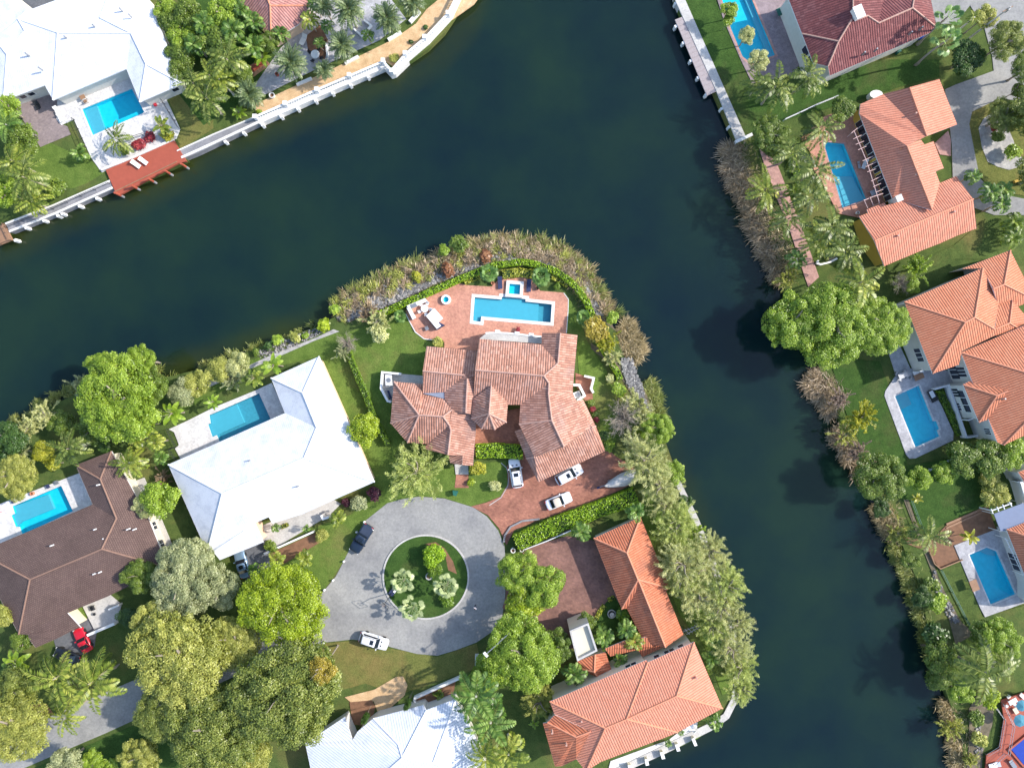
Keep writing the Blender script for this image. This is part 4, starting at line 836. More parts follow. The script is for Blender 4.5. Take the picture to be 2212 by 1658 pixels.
def wispy(seed, nb, nleaf, ln, wd, zs=.5, radial=.8):
    """feathery crown: fine sprays set along arching branchlets that radiate from the middle"""
    r = np.random.default_rng(seed); th = r.uniform(0, 2 * np.pi, nb); el = r.uniform(.1, 1.35, nb); L = r.uniform(.6, 1.02, nb)
    D = np.stack([np.cos(th) * np.cos(el), np.sin(th) * np.cos(el), np.sin(el) * zs * 1.6], 1); st = r.normal(size=(nb, 3)) * np.array([.22, .22, .06])
    k = r.integers(0, nb, nleaf); t = np.sqrt(r.uniform(.02, 1, nleaf))
    pos = st[k] + D[k] * (t * L[k])[:, None]; pos[:, 2] -= .25 * t ** 2 * L[k]
    pos += r.normal(size=(nleaf, 3)) * .035
    d = unit(D[k] * radial + r.normal(size=(nleaf, 3)) * .42 + np.array([0, 0, -.1])); s = unit(np.cross(d, r.normal(size=(nleaf, 3)) * .4 + np.array([0, 0, 1])))
    l = ln * r.uniform(.5, 1.3, nleaf); V, F = quads(pos, d, s, l, wd * r.uniform(.7, 1.3, nleaf))
    rb = r.uniform(0, 1, nb); return V, F, rb[k] * .6 + t * .4
def twigs(seed, nb, zs=.5, wd=.012):
    r = np.random.default_rng(seed); Vs, Fs = [], []; n = 0
    def seg(p, q, w1):
        nonlocal n
        d = unit((q - p)[None])[0]; s = unit(np.cross(d, [0, 0, 1.])[None])[0] * w1; u = np.cross(s, d)
        Vs.append(np.array([p - s, p + s, q + s * .55, q - s * .55])); Fs.append([n, n + 1, n + 2, n + 3]); n += 4
        Vs.append(np.array([p - u, p + u, q + u * .55, q - u * .55])); Fs.append([n, n + 1, n + 2, n + 3]); n += 4
    for b in range(nb):
        a = r.uniform(0, 2 * np.pi); e = r.uniform(.2, 1.2); d = np.array([np.cos(a) * np.cos(e), np.sin(a) * np.cos(e), np.sin(e) * zs]); p = np.zeros(3); L = r.uniform(.6, 1)
        for k in range(5):
            q = p + d * L / 5 + r.normal(size=3) * .03; seg(p, q, wd * (1 - k * .16) * 1.6)
            for j in range(4):
                dd = unit((d + r.normal(size=3) * .6)[None])[0] * r.uniform(.1, .28); m_ = q + dd; seg(q, m_, wd * .55)
                for i in range(3): seg(m_, m_ + unit((dd + r.normal(size=3) * .12)[None])[0] * r.uniform(.06, .14), wd * .32)
            p = q
    return np.concatenate(Vs), np.array(Fs), np.full(len(Fs), .5)
def palm(seed, nf, droop=.9, leaflets=22, ll=.24, lw=.035, e0=(-.1, 1.1), vee=.35, ragged=.12, curl=.25, arc0=.0):
    """pinnate palm crown of unit frond length"""
    r = np.random.default_rng(seed); C, D, S, LN, WD, T = [], [], [], [], [], []
    for i in range(nf):
        az = i * 2.39996 + r.uniform(-.25, .25); f = (i + .5) / nf; el = e0[1] + (e0[0] - e0[1]) * f + r.uniform(-.12, .12); L = r.uniform(.82, 1.05) * (1 - .18 * (el > .9))
        out = np.array([math.cos(az), math.sin(az), 0.]); side = np.array([-out[1], out[0], 0.]); cv = r.uniform(-curl, curl); tone = r.uniform(0, 1)
        p = np.array([0, 0, .0]); st = L / leaflets; a = el
        for k in range(leaflets):
            t = (k + .5) / leaflets; a = el - droop * t ** 1.2 * (1.15 + .3 * f); h = unit((out + side * cv * t)[None])[0]
            d = h * math.cos(a) + np.array([0, 0, math.sin(a)]); sd_ = np.cross(np.array([0, 0, 1.]), h); up = np.cross(d, sd_)
            C.append(p + d * st * .5); D.append(d); S.append(sd_ * .5 + up * .5); LN.append(st * 1.2); WD.append(.022 * (1 - .7 * t)); T.append(.95)
            if t > .1:
                w_ = ll * math.sin(math.pi * min(1, (t * .92 + .1))) ** .55
                for sg in (-1, 1):
                    if r.uniform() < ragged: continue
                    ld = unit((sd_ * sg * (1 - .15 * t) + d * (.35 + .35 * t) + up * (vee - 1.1 * r.uniform(.3, 1)) * .5 + r.normal(size=3) * .06)[None])[0]
                    q = p + ld * w_ * .5 + np.array([0, 0, -.02]); C.append(q); D.append(ld); S.append(unit(np.cross(ld, up)[None])[0] * .8 + up * .2); LN.append(w_); WD.append(lw); T.append(tone * .7 + .3 * r.uniform())
            p = p + d * st
    V, F = quads(np.array(C), np.array(D), np.array(S), LN, WD); return V, F, np.array(T)
def fanpalm(seed, nf, blades=11, fr=.42, e0=(-.5, 1.2), bw=.11):
    r = np.random.default_rng(seed); C, D, S, LN, WD, T = [], [], [], [], [], []
    for i in range(nf):
        az = i * 2.39996 + r.uniform(-.2, .2); f = (i + .5) / nf; el = e0[1] + (e0[0] - e0[1]) * f
        h = np.array([math.cos(az), math.sin(az), 0.]); d = h * math.cos(el) + np.array([0, 0, math.sin(el)]); sd_ = np.array([-h[1], h[0], 0.]); up = np.cross(d, sd_)
        L = r.uniform(.55, .74); base = d * L; tone = r.uniform()
        C.append(d * L * .5); D.append(d); S.append(sd_); LN.append(L); WD.append(.025); T.append(.9)
        for b in range(blades):
            g = (b / (blades - 1) - .5) * 4.0; ld = unit((d * math.cos(g) + sd_ * math.sin(g) + up * -.18)[None])[0]; l = fr * (1 - .1 * abs(g)) * r.uniform(.9, 1.1)
            C.append(base + ld * l * .5); D.append(ld); S.append(np.cross(ld, up)); LN.append(l); WD.append(bw); T.append(tone * .6 + .4 * r.uniform())
    V, F = quads(np.array(C), np.array(D), np.array(S), LN, WD); return V, F, np.array(T)
def banana(seed, nf, wd=.17, e0=(.0, 1.0), droop=1.0):
    r = np.random.default_rng(seed); V, F, T = [], [], []
    for i in range(nf):
        az = i * 2.39996 + r.uniform(-.3, .3); el = e0[1] + (e0[0] - e0[1]) * (i + .5) / nf; h = np.array([math.cos(az), math.sin(az), 0.]); sd_ = np.array([-h[1], h[0], 0.])
        p = np.zeros(3); n = 9; L = r.uniform(.75, 1.05); prev = None; tone = r.uniform()
        for k in range(n + 1):
            t = k / n; a = el - droop * t ** 1.3; d = h * math.cos(a) + np.array([0, 0, math.sin(a)]); up = np.cross(d, sd_)
            w_ = wd * math.sin(math.pi * min(.97, t * .85 + .12)) ** .7 if t > .15 else .02
            row = (p + sd_ * w_ + up * w_ * .25 + r.normal(size=3) * .008, p.copy(), p - sd_ * w_ + up * w_ * .25 + r.normal(size=3) * .008)
            if prev is not None:
                b = len(V); V += [*prev, *row]; F += [(b, b + 1, b + 4, b + 3), (b + 1, b + 2, b + 5, b + 4)]; T += [tone * .6 + .4 * r.uniform(), tone * .6 + .4 * r.uniform()]
            prev = row; p = p + d * L / n
    return np.array(V), np.array(F), np.array(T)
def trunkmesh(name, mat, taper=.55, bend=.06, limbs=0, seed=0, ring=7):
    """unit height trunk (z 0..1) with unit foot radius; limbs fork towards the crown"""
    r = np.random.default_rng(seed); mb = MB(); n = 7; pts = [(bend * math.sin(k / n * 2.4 + seed), bend * math.cos(k / n * 1.7 + seed) - bend, k / n) for k in range(n + 1)]
    for k in range(n):
        mb.tube(pts[k], pts[k + 1], 1 - (1 - taper) * k / n if k else 1.25, 1 - (1 - taper) * (k + 1) / n, ring)
    return mb, pts
PM = {}
def tmesh(kind):
    """trunk proto. radii are in metres; height 1 is scaled by the plant"""
    if kind in PM: return PM[kind]
    mb = MB(); r = random.Random(hash(kind) % 99 if False else sum(map(ord, kind)))
    mats = {'palm': 'ptrunk', 'royal': 'rtrunk', 'tree': 'trunk', 'shrub': 'trunk'}
    rad = {'palm': .16, 'royal': .22, 'tree': .26, 'shrub': .06}[kind]
    n = 8; b = {'palm': .35, 'royal': .0, 'tree': .15, 'shrub': .05}[kind]
    pts = [(b * math.sin(k / n * 2.2), b * .6 * math.sin(k / n * 3.1), k / n) for k in range(n + 1)]
    for k in range(n): mb.tube(pts[k], pts[k + 1], rad * ((1.5 if k == 0 else 1) - .35 * k / n), rad * (1 - .35 * (k + 1) / n), 8)
    if kind in ('tree', 'shrub'):
        for i in range(6):
            a = i * 1.05 + r.random(); L = 1.9 if kind == 'tree' else .45; z = .62 + .06 * i
            p = Vector((0, 0, z)); q = Vector((math.cos(a) * L * .6, math.sin(a) * L * .6, z + .16)); s_ = Vector((math.cos(a + .2) * L, math.sin(a + .2) * L, z + .34))
            mb.tube(p, q, rad * .5, rad * .3, 6); mb.tube(q, s_, rad * .3, rad * .1, 6)
    o = mb.build('trunk', M[mats[kind]]); me = o.data; off = o.location.copy(); me.transform(Matrix.Translation(off)); bpy.data.objects.remove(o); PM[kind] = me; return me
PROTO = {
 'big': [lambda s: crown(s, 150, 40000, .0235, .5, (.09, .19), .93, zr=(.4, 1.05))] * 4,
 'lobed': [lambda s: crown(s, 50, 20000, .034, .6, (.13, .27), .92, zr=(.35, 1.05))] * 3,
 'med': [lambda s: crown(s, 26, 7000, .056, .62, (.2, .36), .85, zr=(.35, 1.05))] * 4,
 'bush': [lambda s: crown(s, 13, 1300, .15, .62, (.34, .52), .66)] * 4,
 'tiny': [lambda s: crown(s, 7, 380, .26, .7, (.4, .6), .5)] * 2,
 'ball': [lambda s: crown(s, 40, 2600, .1, .95, (.28, .34), .68, flat=.6)] * 1,
 'wispy': [lambda s: wispy(s, 120, 9500, .12, .015)] * 3,
 'feather': [lambda s: wispy(s, 46, 3600, .15, .035, .5, 1.1)] * 3,
 'bare': [lambda s: twigs(s, 30, .5)] * 2,
 'coco': [lambda s: palm(s, 14, .9, 26, .185, .05, (-.4, .75), .4, .05)] * 4,
 'royal': [lambda s: palm(s, 13, 1.1, 24, .22, .06, (-.3, .95), .7, .02, .35)] * 3,
 'date': [lambda s: palm(s, 76, .7, 16, .16, .07, (-.75, 1.35), .2, .03, .12)] * 3,
 'plume': [lambda s: palm(s, 11, 1.7, 16, .3, .11, (-.1, 1.2), 1.1, .0, .5)] * 4,
 'fan': [lambda s: fanpalm(s, 26)] * 2,
 'fanbig': [lambda s: fanpalm(s, 17, 13, .33, (-.35, 1.3), .12)] * 3,
 'banana': [lambda s: banana(s, 9)] * 3,
 'cypress': [lambda s: crown(s, 30, 2600, .12, 1.0, (.3, .45), .6)] * 1,
}
CACHE = {}; CNT = {}
def plant(kind, leaf, px, r, ht, label, cat, name=None, group=None, tk=None, sq=1.0, rot=None, base=None, flatz=1.0, jit=True):
    """px: plan position of the crown as surveyed, r: crown radius in plan units, ht: crown base height in metres"""
    k = CNT[kind] = CNT.get(kind, random.randrange(9)) + 1; nv = len(PROTO[kind]); vi = k % nv
    key = (kind, vi)
    if key not in CACHE:
        V, F, T = PROTO[kind][vi](100 * vi + sum(map(ord, kind)))
        if kind in ('big', 'lobed', 'med', 'bush', 'tiny', 'ball', 'wispy', 'feather'):
            e = np.percentile(np.hypot(V[:, 0], V[:, 1]), 97); V = V / np.array([e, e, 1])
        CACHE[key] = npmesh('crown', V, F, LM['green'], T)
    R_ = r * MPP * (1 - ht / HC)
    zc = ht + (R_ * .35 if kind in ('big', 'lobed', 'med') else 0)
    x, y, _ = P(*px, zc)
    nm = name or {'coco': 'coconut_palm', 'royal': 'royal_palm', 'date': 'date_palm', 'plume': 'feather_palm', 'fan': 'fan_palm', 'fanbig': 'fan_palm', 'banana': 'banana_plant', 'bush': 'shrub', 'tiny': 'shrub', 'ball': 'topiary_ball', 'bare': 'bare_tree'}.get(kind, 'tree')
    z0 = ZW if base == 'w' else 0.0
    o = empty(nm, (x, y, z0), random.uniform(0, 6.28) if rot is None else rot); tag(o, label, cat, group)
    c = bpy.data.objects.new('crown', CACHE[key]); col().objects.link(c); c.parent = o; c.location = (0, 0, ht - z0); c.scale = (R_, R_ * sq, R_ * flatz)
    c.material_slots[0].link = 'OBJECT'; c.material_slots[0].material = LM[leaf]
    tk = tk or {'coco': 'palm', 'date': 'palm', 'plume': 'palm', 'fan': 'palm', 'fanbig': 'palm', 'royal': 'royal', 'big': 'tree', 'lobed': 'tree', 'med': 'tree', 'wispy': 'tree', 'feather': 'shrub', 'bare': 'tree'}.get(kind, 'shrub')
    if ht > .25 and kind not in ('tiny',):
        t = bpy.data.objects.new('trunk', tmesh(tk)); col().objects.link(t); t.parent = o
        ks = min(1.3, max(.35, R_ / 4.5)) if tk == 'tree' else (min(1.6, max(.4, ht / 7)) if tk != 'shrub' else max(.5, R_ / 1.5))
        th = ht - z0 + (R_ * .3 if tk == 'tree' else (R_ * .35 if tk == 'shrub' else .05)); t.scale = (ks, ks, th)
    return o
g1 = 'coconut palms along the canals'
PL = [
# kind, leaf, (x, y), radius, height, label, category
# --- north west bank
('med','green',A00(1750,180),30,2.5,'round green bush tree by the white house\'s east wall, topmost','tree'),
('med','bright',A00(1880,350),34,2.5,'bright green tree beside the top left white roof, below the topmost','tree'),
('med','green',A00(1860,540),34,2.2,'dark-based green tree beside the lower east eave of the top left house','tree'),
('coco','coco',A00(2130,1030),50,7,'coconut palm with a visible leaning trunk between the red dock and the seawall','palm'),
('coco','coco',A00(2010,850),40,6,'palm just right of the top left house corner','palm'),
('coco','cocoy',(455,160),42,6.5,'coconut palm between the top left house and the date palms','palm'),
('coco','coco',A80(150,600),52,7,'tall coconut palm left of the row of date palms','palm'),
('plume','royal',A80(200,300),42,5,'dense feathery palm above the tall coconut palm, left of the pink roof','palm'),
('royal','cocoy',A80(60,820),42,6,'yellowing palm left of the small bluish date palm','palm'),
('med','bright',(354,14),26,3,'bright green tree at the very top edge beside the white roof','tree'),
('med','green',(405,24),32,3.5,'green tree at the top edge, between two brighter ones','tree'),
('plume','royal',(440,52),38,5,'arching palm clump left of the pink roof near the top','palm'),
('med','bright',(482,22),34,4,'bright tree at the top edge left of the pink roof','tree'),
('plume','royal',(548,46),34,4.5,'palm overlapping the left slope of the pink roof','palm'),
('plume','royal',(548,98),38,4,'leafy palm below the left corner of the pink roof','palm'),
('banana','banana',(566,126),26,2.5,'broad-leaved plant between the pink roof and the wooden steps','plant'),
('plume','royal',A80(700,350),30,3.5,'small palm under the tip of the pink roof','palm'),
('med','green',(468,92),36,3.5,'green tree mass left of the wooden steps','tree'),
('plume','royal',(498,120),34,4,'palm clump above the wooden steps','palm'),
('plume','cocoy',A80(1000,200),30,4,'thin palm right of the pink roof','palm'),
('plume','royal',(690,92),18,3,'small dark palm left of the middle date palm','palm'),
('date','date',A80(800,640),43,4.5,'full round date palm, second from the left in the waterside row','palm'),
('date','date',A80(370,970),38,3.5,'bluish date palm at the left end of the waterside row','palm'),
('date','date',A80(1330,460),39,4.5,'date palm between two planters, third from the left in the row','palm'),
('date','date',A80(1400,90),46,6,'widest date palm, at the top behind the square planter','palm'),
('date','date',A80(1800,180),42,5,'date palm above the pale steps, fourth in the waterside row','palm'),
('date','date',A80(2060,10),36,5,'date palm at the top edge, rightmost of the row','palm'),
('date','date',A80(1150,50),28,5,'small date palm at the top edge right of the pink roof','palm'),
('banana','banana',A80(270,1170),21,.8,'light green fan of leaves at the left end of the balustrade','plant'),
('tiny','dark',A80(2050,440),5.5,.1,'small clipped conical bush on the sandy terrace','shrub'),
('tiny','dark',A80(2200,290),5.5,.1,'small conical bush on the terrace further to the right','shrub'),
('tiny','bright',A80(480,1165),7,.1,'small bright potted shrub at the terrace\'s left corner','shrub'),
('bush','olive',A80(1880,610),11,.2,'patchy olive groundcover inside the terrace jut','shrub'),
('coco','coco',A00(1200,1440),40,3,'palm with feathery fronds over the lower edge of the top left pool','palm'),
('banana','cocoy',A00(1680,1310),27,2.2,'broad-fronded palm at the right corner of the top left pool deck','palm'),
('plume','royal',A00(820,1590),28,1.8,'bright feathery palm on the lawn left of the red deck','palm'),
('bush','redflower',A00(1450,1500),14,.3,'dark red flowering shrub above the red deck','shrub'),
('bush','redflower',A00(1570,1430),13,.3,'crimson shrub between the pool deck and the yellow bush','shrub'),
('bush','yellow',A00(1740,1400),15,.3,'yellow-green shrub at the right end of the flower bed above the red deck','shrub'),
('bush','green',A00(1300,1560),12,.3,'low green shrub at the left end of the flower bed above the red deck','shrub'),
('coco','coco',A06(240,160),56,6,'big coconut palm at the left edge left of the red deck','palm'),
('coco','cocoy',A06(120,20),46,6,'yellow-green coconut palm at the left edge, above the biggest one','palm'),
('coco','cocoy',A06(320,420),42,4,'palm leaning to the seawall walk, left bank','palm'),
('med','bright',A06(30,330),36,3.5,'green tree on the left edge beside the seawall walk','tree'),
('royal','royal',A00(60,1290),44,5,'palm at the left edge below the corner of the white roof','palm'),
('med','green',A00(220,1440),36,3,'dark green bush left of the taupe patio','tree'),
('med','bright',A00(60,1120),30,3.5,'bright bush against the left edge by the top left patio','tree'),
('bush','green',A06(600,300),22,.6,'low plants between the left palms and the seawall walk','shrub'),
# --- left of centre, north shore of the point
('big','bright',W13(1180,560),92,6,'biggest bright green tree, spilling over the water on the left','tree'),
('lobed','green',W13(1500,430),46,5,'green tree joined to the right side of the biggest shore tree','tree'),
('feather','silver',W13(870,400),32,1.5,'grey-blue shrub overhanging the water left of the biggest shore tree','shrub'),
('feather','fan_' if False else 'pale',W13(480,690),32,3,'pale feathery shrub at the water, upper of three on the left','shrub'),
('feather','pale',W13(310,840),36,3,'pale feathery shrub at the water, middle of three on the left','shrub'),
('feather','silver',W13(230,1090),32,3,'grey-green feathery shrub, lowest of three on the left','shrub'),
('med','yellow',W13(430,1080),23,3,'yellow leafy tree beside the big left coconut palm','tree'),
('bush','yellow',W13(560,1215),19,2.4,'small yellow bush under the big left coconut palm','shrub'),
('coco','coco',W13(700,1040),48,6,'wide coconut palm above the left pool','palm'),
('med','dark',W13(60,970),42,3.5,'dark green and rust tree at the left edge above the pool','tree'),
('big','olive',W13(130,1350),50,4,'olive tree at the left edge just above the pool deck','tree'),
('med','green',W13(640,800),32,2.5,'green bush between the pale shrubs and the biggest shore tree','tree'),
('med','green',W13(950,850),34,3.5,'lower left foliage tree beneath the biggest shore tree','tree'),
('med','silver',W13(1870,480),30,2.2,'pale grey-green bush left of the white house\'s shore path','tree'),
('med','olive',W13(2030,390),30,2,'dull green bush at the waterline west of the stone path','tree'),
('banana','banana',W13(1790,690),35,4,'bright star-shaped palm at the west end of the white house\'s pool deck','palm'),
('banana','cocoy',W13(1510,810),32,4.5,'thin star-shaped palm, second west of the pool deck','palm'),
('plume','cocoy',W13(1420,960),32,4.5,'yellowish feathery palm above the brown roof tip','palm'),
('royal','cocoy',W13(1340,1200),48,5,'large yellow-green palm leaning over the brown roof','palm'),
('plume','cocoy',W13(1600,990),30,4.5,'palm with pale trunk beside the white house\'s west railing','palm'),
('plume','royal',W13(1660,1150),24,3,'leafy palm under the white house\'s west corner','palm'),
('tiny','dark',W13(1110,1040),14,.8,'small dark shrub behind the brown roof tip','shrub'),
('feather','brown',W13(1690,1350),20,.8,'dry brown spiky bush between the brown and white roofs','shrub'),
('med','bright',W18(1640,200),42,3.5,'bright tree growing against the brown house\'s east side','tree'),
('med','pale',W18(1490,270),26,3.5,'paler half-overlapping tree touching the brown roof','tree'),
('tiny','yellow',W18(160,1420+20),9,.3,'tiny yellow shrub at the lower left corner of the brown roof','shrub'),
('med','olive',W60(600,520),29,1.8,'light olive bush north of the white house\'s pool, left of two','tree'),
('med','pale',W60(810,470),28,1.6,'pale bush north of the white house\'s pool, right of two','tree'),
('feather','silver',W60(760,620),26,1.4,'silvery shrub between the two light bushes and the pool','shrub'),
('tiny','bright',W60(1230,200),13,.2,'small light shrub on the rocky bank beside the stone path','shrub'),
('tiny','olive',W60(1400,180),14,.2,'olive shrub on the bank next to the stone path','shrub'),
('tiny','lime',W60(1700,50),15,.3,'bright lime shrub at the end of the stone path','shrub'),
('tiny','green',W60(1000,330),9,.2,'little green shrub at the waterline left of the stone path','shrub'),
('tiny','dark',W60(1130,260),10,.2,'little dark shrub on the stone bank','shrub'),
('tiny','bright',W60(1510,165),8,.1,'tiny shrub right on the rocky waterline by the path','shrub'),
('banana','banana',W60(1180,470),32,4.5,'bright star-shaped palm over the north corner of the white roof','palm'),
('banana','cocoy',W60(980,600),28,4.5,'palm hanging over the north corner of the white house\'s pool','palm'),
('banana','banana',W60(555,850),22,3,'small drooping palm at the north edge of the white house\'s deck','palm'),
('med','lime',W60(2110,1130),37,3,'round yellow-green tree between the white and the terracotta roofs','tree'),
('bare','twig',W60(1950,240),24,1.6,'grey half-bare bush at the top of the long hedge','tree'),
('feather','silver',W60(1900,330),22,1.6,'silvery spiky bush on the top end of the long hedge','shrub'),
('feather','pale',N12(600,1130),34,1.6,'straw-coloured bush on the lawn west of the terrace','shrub'),
('feather','brown',N12(500,1030),24,1.4,'brownish bush between the rocks and the lawn, west of the terrace','shrub'),
('bush','pale',N12(620,1240),20,1.4,'pale yellow bush on the lawn beside the round-ended terrace','shrub'),
('fan','fan',N12(830,1065),15,.5,'small fan palm at the west end of the terrace hedge','palm'),
('fan','fan',N12(1750,620),22,1,'fan palm left of the little square spa','palm'),
('fan','fan',N17(910,655),23,1,'fan palm right of the little square spa','palm'),
('fan','fan',N17(1350,1080),19,1,'fan palm beside the lawn strip east of the pool','palm'),
('ball','hedged',N17(1077,757),7.5,.3,'small clipped ball in the dark bed right of the spa','shrub'),
('tiny','olive',N12(1230,1330),12,.5,'small light bush at the terrace corner of the terracotta house','shrub'),
('tiny','redflower',N17(670,1205),6,.4,'small reddish potted shrub before the loggia','shrub'),
('bush','gold',N17(1480,1200),27,1.8,'golden-green bush on the east shore of the point, upper','shrub'),
('feather','yellow',N17(1590,1330),28,1.8,'yellowish open bush on the east shore, lower right of the golden one','shrub'),
('bush','bright',N17(1640,1080),14,1,'small round green bush among the reeds east of the pool','shrub'),
('feather','pale',N17(1640,1480),24,1.5,'pale straw bush above the east rock patch','shrub'),
('bush','bright',N12(1280,390),13,1,'bright bush among the north reeds, left of two','shrub'),
('bush','green',N12(1440,330),19,1.2,'bright bush among the north reeds, right of two','shrub'),
('tiny','bright',N12(160,990),12,.4,'light green shrub at the west end of the rocks','shrub'),
('tiny','rust',N12(1330,590),16,.3,'rusty red shrub patch on the north rocks','shrub'),
('tiny','rust',N12(1710,450),14,.3,'rust-red shrub under the north reeds above the spa','shrub'),
('tiny','yellow',N12(1010,660),13,.3,'yellow-green shrub between reeds and rocks, north-west','shrub'),
# --- east side of the point
('bare','twig',M18(1490,740),44,2.8,'leafless grey tree east of the terracotta house','tree'),
('feather','pale',M18(1640,620),36,2,'pale feathery bush above the leafless tree','shrub'),
('lobed','bright',M18(1850,850),36,2.5,'bright green tree at the waterline right of the leafless tree','tree'),
('wispy','pale',M18(1690,1170),62,4.5,'large pale wispy tree over the parked boat','tree'),
('med','bright',M18(2010,1310),28,2.5,'bright green tree where the seawall path starts, east shore','tree'),
('bush','lime',M18(1640,890),16,1.2,'lime shrub between the leafless tree and the wispy tree','shrub'),
('bush','bright',M18(1440,440),16,.8,'bright shrub on the east hedge by the rocks','shrub'),
('bush','bright',M18(1325,1020),13,.6,'round bright shrub at the garage corner','shrub'),
('bush','dark',M18(1290,920),12,.6,'dark green shrub along the garage\'s east wall','shrub'),
('tiny','redflower',M18(1170,640),7,.3,'red-flowered shrub by the east wall, upper','shrub'),
('tiny','redflower',M18(1205,750),7,.3,'red-flowered shrub by the east wall, lower','shrub'),
('tiny','green',M18(1150,590),8,.3,'green shrub at the north end of the east flower bed','shrub'),
('tiny','green',M18(1190,700),8,.3,'green shrub between the two red-flowered ones','shrub'),
('tiny','pale',M18(1350,330),10,.3,'small pale shrub against the east hedge','shrub'),
('wispy','palelime',M13(740,1290),71,3,'large feathery tree over the top of the turning circle','tree'),
('bush','yellow',M13(1360,1260),18,.8,'yellow-green bush beside the front walk','shrub'),
('tiny','lime',M13(1290,1400),9,.2,'narrow green shrub at the foot of the front walk','shrub'),
('bush','pale',M13(1540,1430),13,.6,'small round pale bush on the half-moon lawn','shrub'),
('bush','purple',M13(300,1510),16,.6,'burgundy bush at the corner of the large white roof','shrub'),
('bush','purple',S70(1655,370),10,.4,'small burgundy bush under the large white roof\'s eave','shrub'),
('bush','silver',S70(1790,375),18,.5,'greyish bush between the two burgundy ones','shrub'),
# --- in front of the white house
('plume','cocoy',S70(1570,530),29,2.6,'pale yellow-green palm right of the white house\'s porch','palm'),
('plume','royal',S70(920,630),15,2,'small palm in the porch of the white house','palm'),
('plume','cocoy',S70(930,960),26,3,'palm over the mulch bed, left of two','palm'),
('plume','cocoy',S70(1220,950),27,3,'palm over the mulch bed, right of two','palm'),
('plume','royal',S70(1235,640),13,2,'slim palm at the porch wall of the white house','palm'),
('plume','royal',S70(690,1070),23,2.6,'palm over the blue car\'s driveway, left','palm'),
('plume','royal',S70(860,1110),18,2.4,'palm over the blue car\'s driveway, right','palm'),
('bush','green',S70(875,820),14,.5,'green shrub between carport and porch','shrub'),
('ball','olive',S70(1408,700),15,.4,'round olive clipped bush beside the porch steps','shrub'),
# --- turning circle
('ball','hedge',I12(1180,620),25,.8,'large clipped lime-green ball on the traffic island','shrub'),
('ball','hedged',I12(1190,775),17,.5,'lower clipped bush touching the large ball on the island','shrub'),
('fanbig','bismark',I12(855,905),31,3,'silvery fan palm on the island, left','palm'),
('fanbig','bismark',I12(955,1190),31,3,'silvery fan palm on the island, bottom','palm'),
('fanbig','bismark',I12(1308,950),32,3,'silvery fan palm on the island, right','palm'),
('bush','hedged',I12(1310,1110),17,.3,'low green bush under the right fan palm on the island','shrub'),
# --- south centre
('lobed','bright',(1118,1236),48,4,'light green tree right of the turning circle, upper left of two crowns','tree'),
('lobed','bright',(1172,1266),52,4.2,'light green tree over the brown driveway, right of two crowns','tree'),
('med','lime',(1130,1300),40,3.6,'yellowish crown below the two light green driveway trees','tree'),
('big','bright',(1128,1418),84,5,'broad green tree south-east of the turning circle','tree'),
('lobed','green',(1190,1400),44,4,'smaller crown on the right flank of the broad green tree','tree'),
('wispy','olive',(1166,1512),44,3,'brownish olive wispy tree below the broad green tree','tree'),
('royal','royal',B14(1065,915),66,9,'tallest royal palm, beside the white metal roof','palm'),
('royal','royal',B14(1215,1190),62,8,'royal palm in the middle of the bottom group','palm'),
('royal','cocoy',B14(1160,1560),52,7,'royal palm at the bottom edge, left','palm'),
('royal','cocoy',B14(1400,1520),56,6.5,'pale royal palm at the bottom edge, right','palm'),
('plume','royal',B20(420,680),38,4,'dark feathery palm at the coral house\'s north-west wall','palm'),
('plume','royal',B20(100,1050),28,3,'palm clump by the coral roof\'s west corner','palm'),
('banana','banana',B20(10,1200),14,2,'small yellow-green palm west of the coral roof','palm'),
('plume','royal',B20(740,300),34,3.5,'palm in the entrance court, left','palm'),
('plume','royal',B20(960,230),34,4,'palm in the entrance court, middle','palm'),
('plume','cocoy',B20(1050,350),32,4,'palm in the entrance court, right','palm'),
('plume','royal',B20(900,540),26,3,'low palm against the coral house\'s upper windows','palm'),
('tiny','hedged',S18(1330,1230),16,.4,'dark shrub beside the garden fountain','shrub'),
('plume','royal',S18(920,400),34,3.2,'yellow-hearted palm where the driveway hedge meets the orange wing','palm'),
('plume','royal',S18(1480,190),32,4.5,'palm over the north tip of the orange wing','palm'),
('plume','royal',B20(1870,330),32,3.5,'dark glossy palm clump east of the coral roof, upper','palm'),
('plume','royal',B20(1860,520),32,3.5,'dark glossy palm clump east of the coral roof, lower','palm'),
('plume','royal',B20(1880,1180),28,2.5,'palm at the waterside corner of the coral house','palm'),
('plume','royal',B20(1400,1400),13,1.2,'small palm between the coral eave and the walk','palm'),
('plume','royal',B20(1530,1290),11,1.2,'tiny palm beside the waterside terrace table','palm'),
('wispy','pale',S18(1780,110),38,2.8,'pale wispy tree at the top of the seawall path','tree'),
('wispy','palelime',S18(1860,380),46,3.4,'yellow-green wispy tree beside the orange wing, upper','tree'),
('wispy','pale',S18(1960,720),58,4.6,'large pale wispy tree beside the orange wing, middle','tree'),
('wispy','pale',(1535,1185),44,4,'wispy tree leaning over the water, topmost of the row','tree'),
('wispy','palelime',(1568,1262),50,4.4,'wispy green tree over the water, second of the row','tree'),
('wispy','pale',(1508,1290),44,4,'wispy tree landward of the path, second of the row','tree'),
('wispy','pale',(1590,1345),38,4,'wispy tree over the water, third of the row','tree'),
('wispy','palelime',(1598,1440),44,4,'wispy tree over the water at the south end of the row','tree'),
('med','dark',(1478,1085),18,2,'dark leafy bush under the topmost wispy tree','tree'),
# --- south west
('big','silver',(392,1256),84,5,'silvery green tree south of the brown house','tree'),
('lobed','green',(300,1245),40,4,'dark green tree at the brown house\'s east corner','tree'),
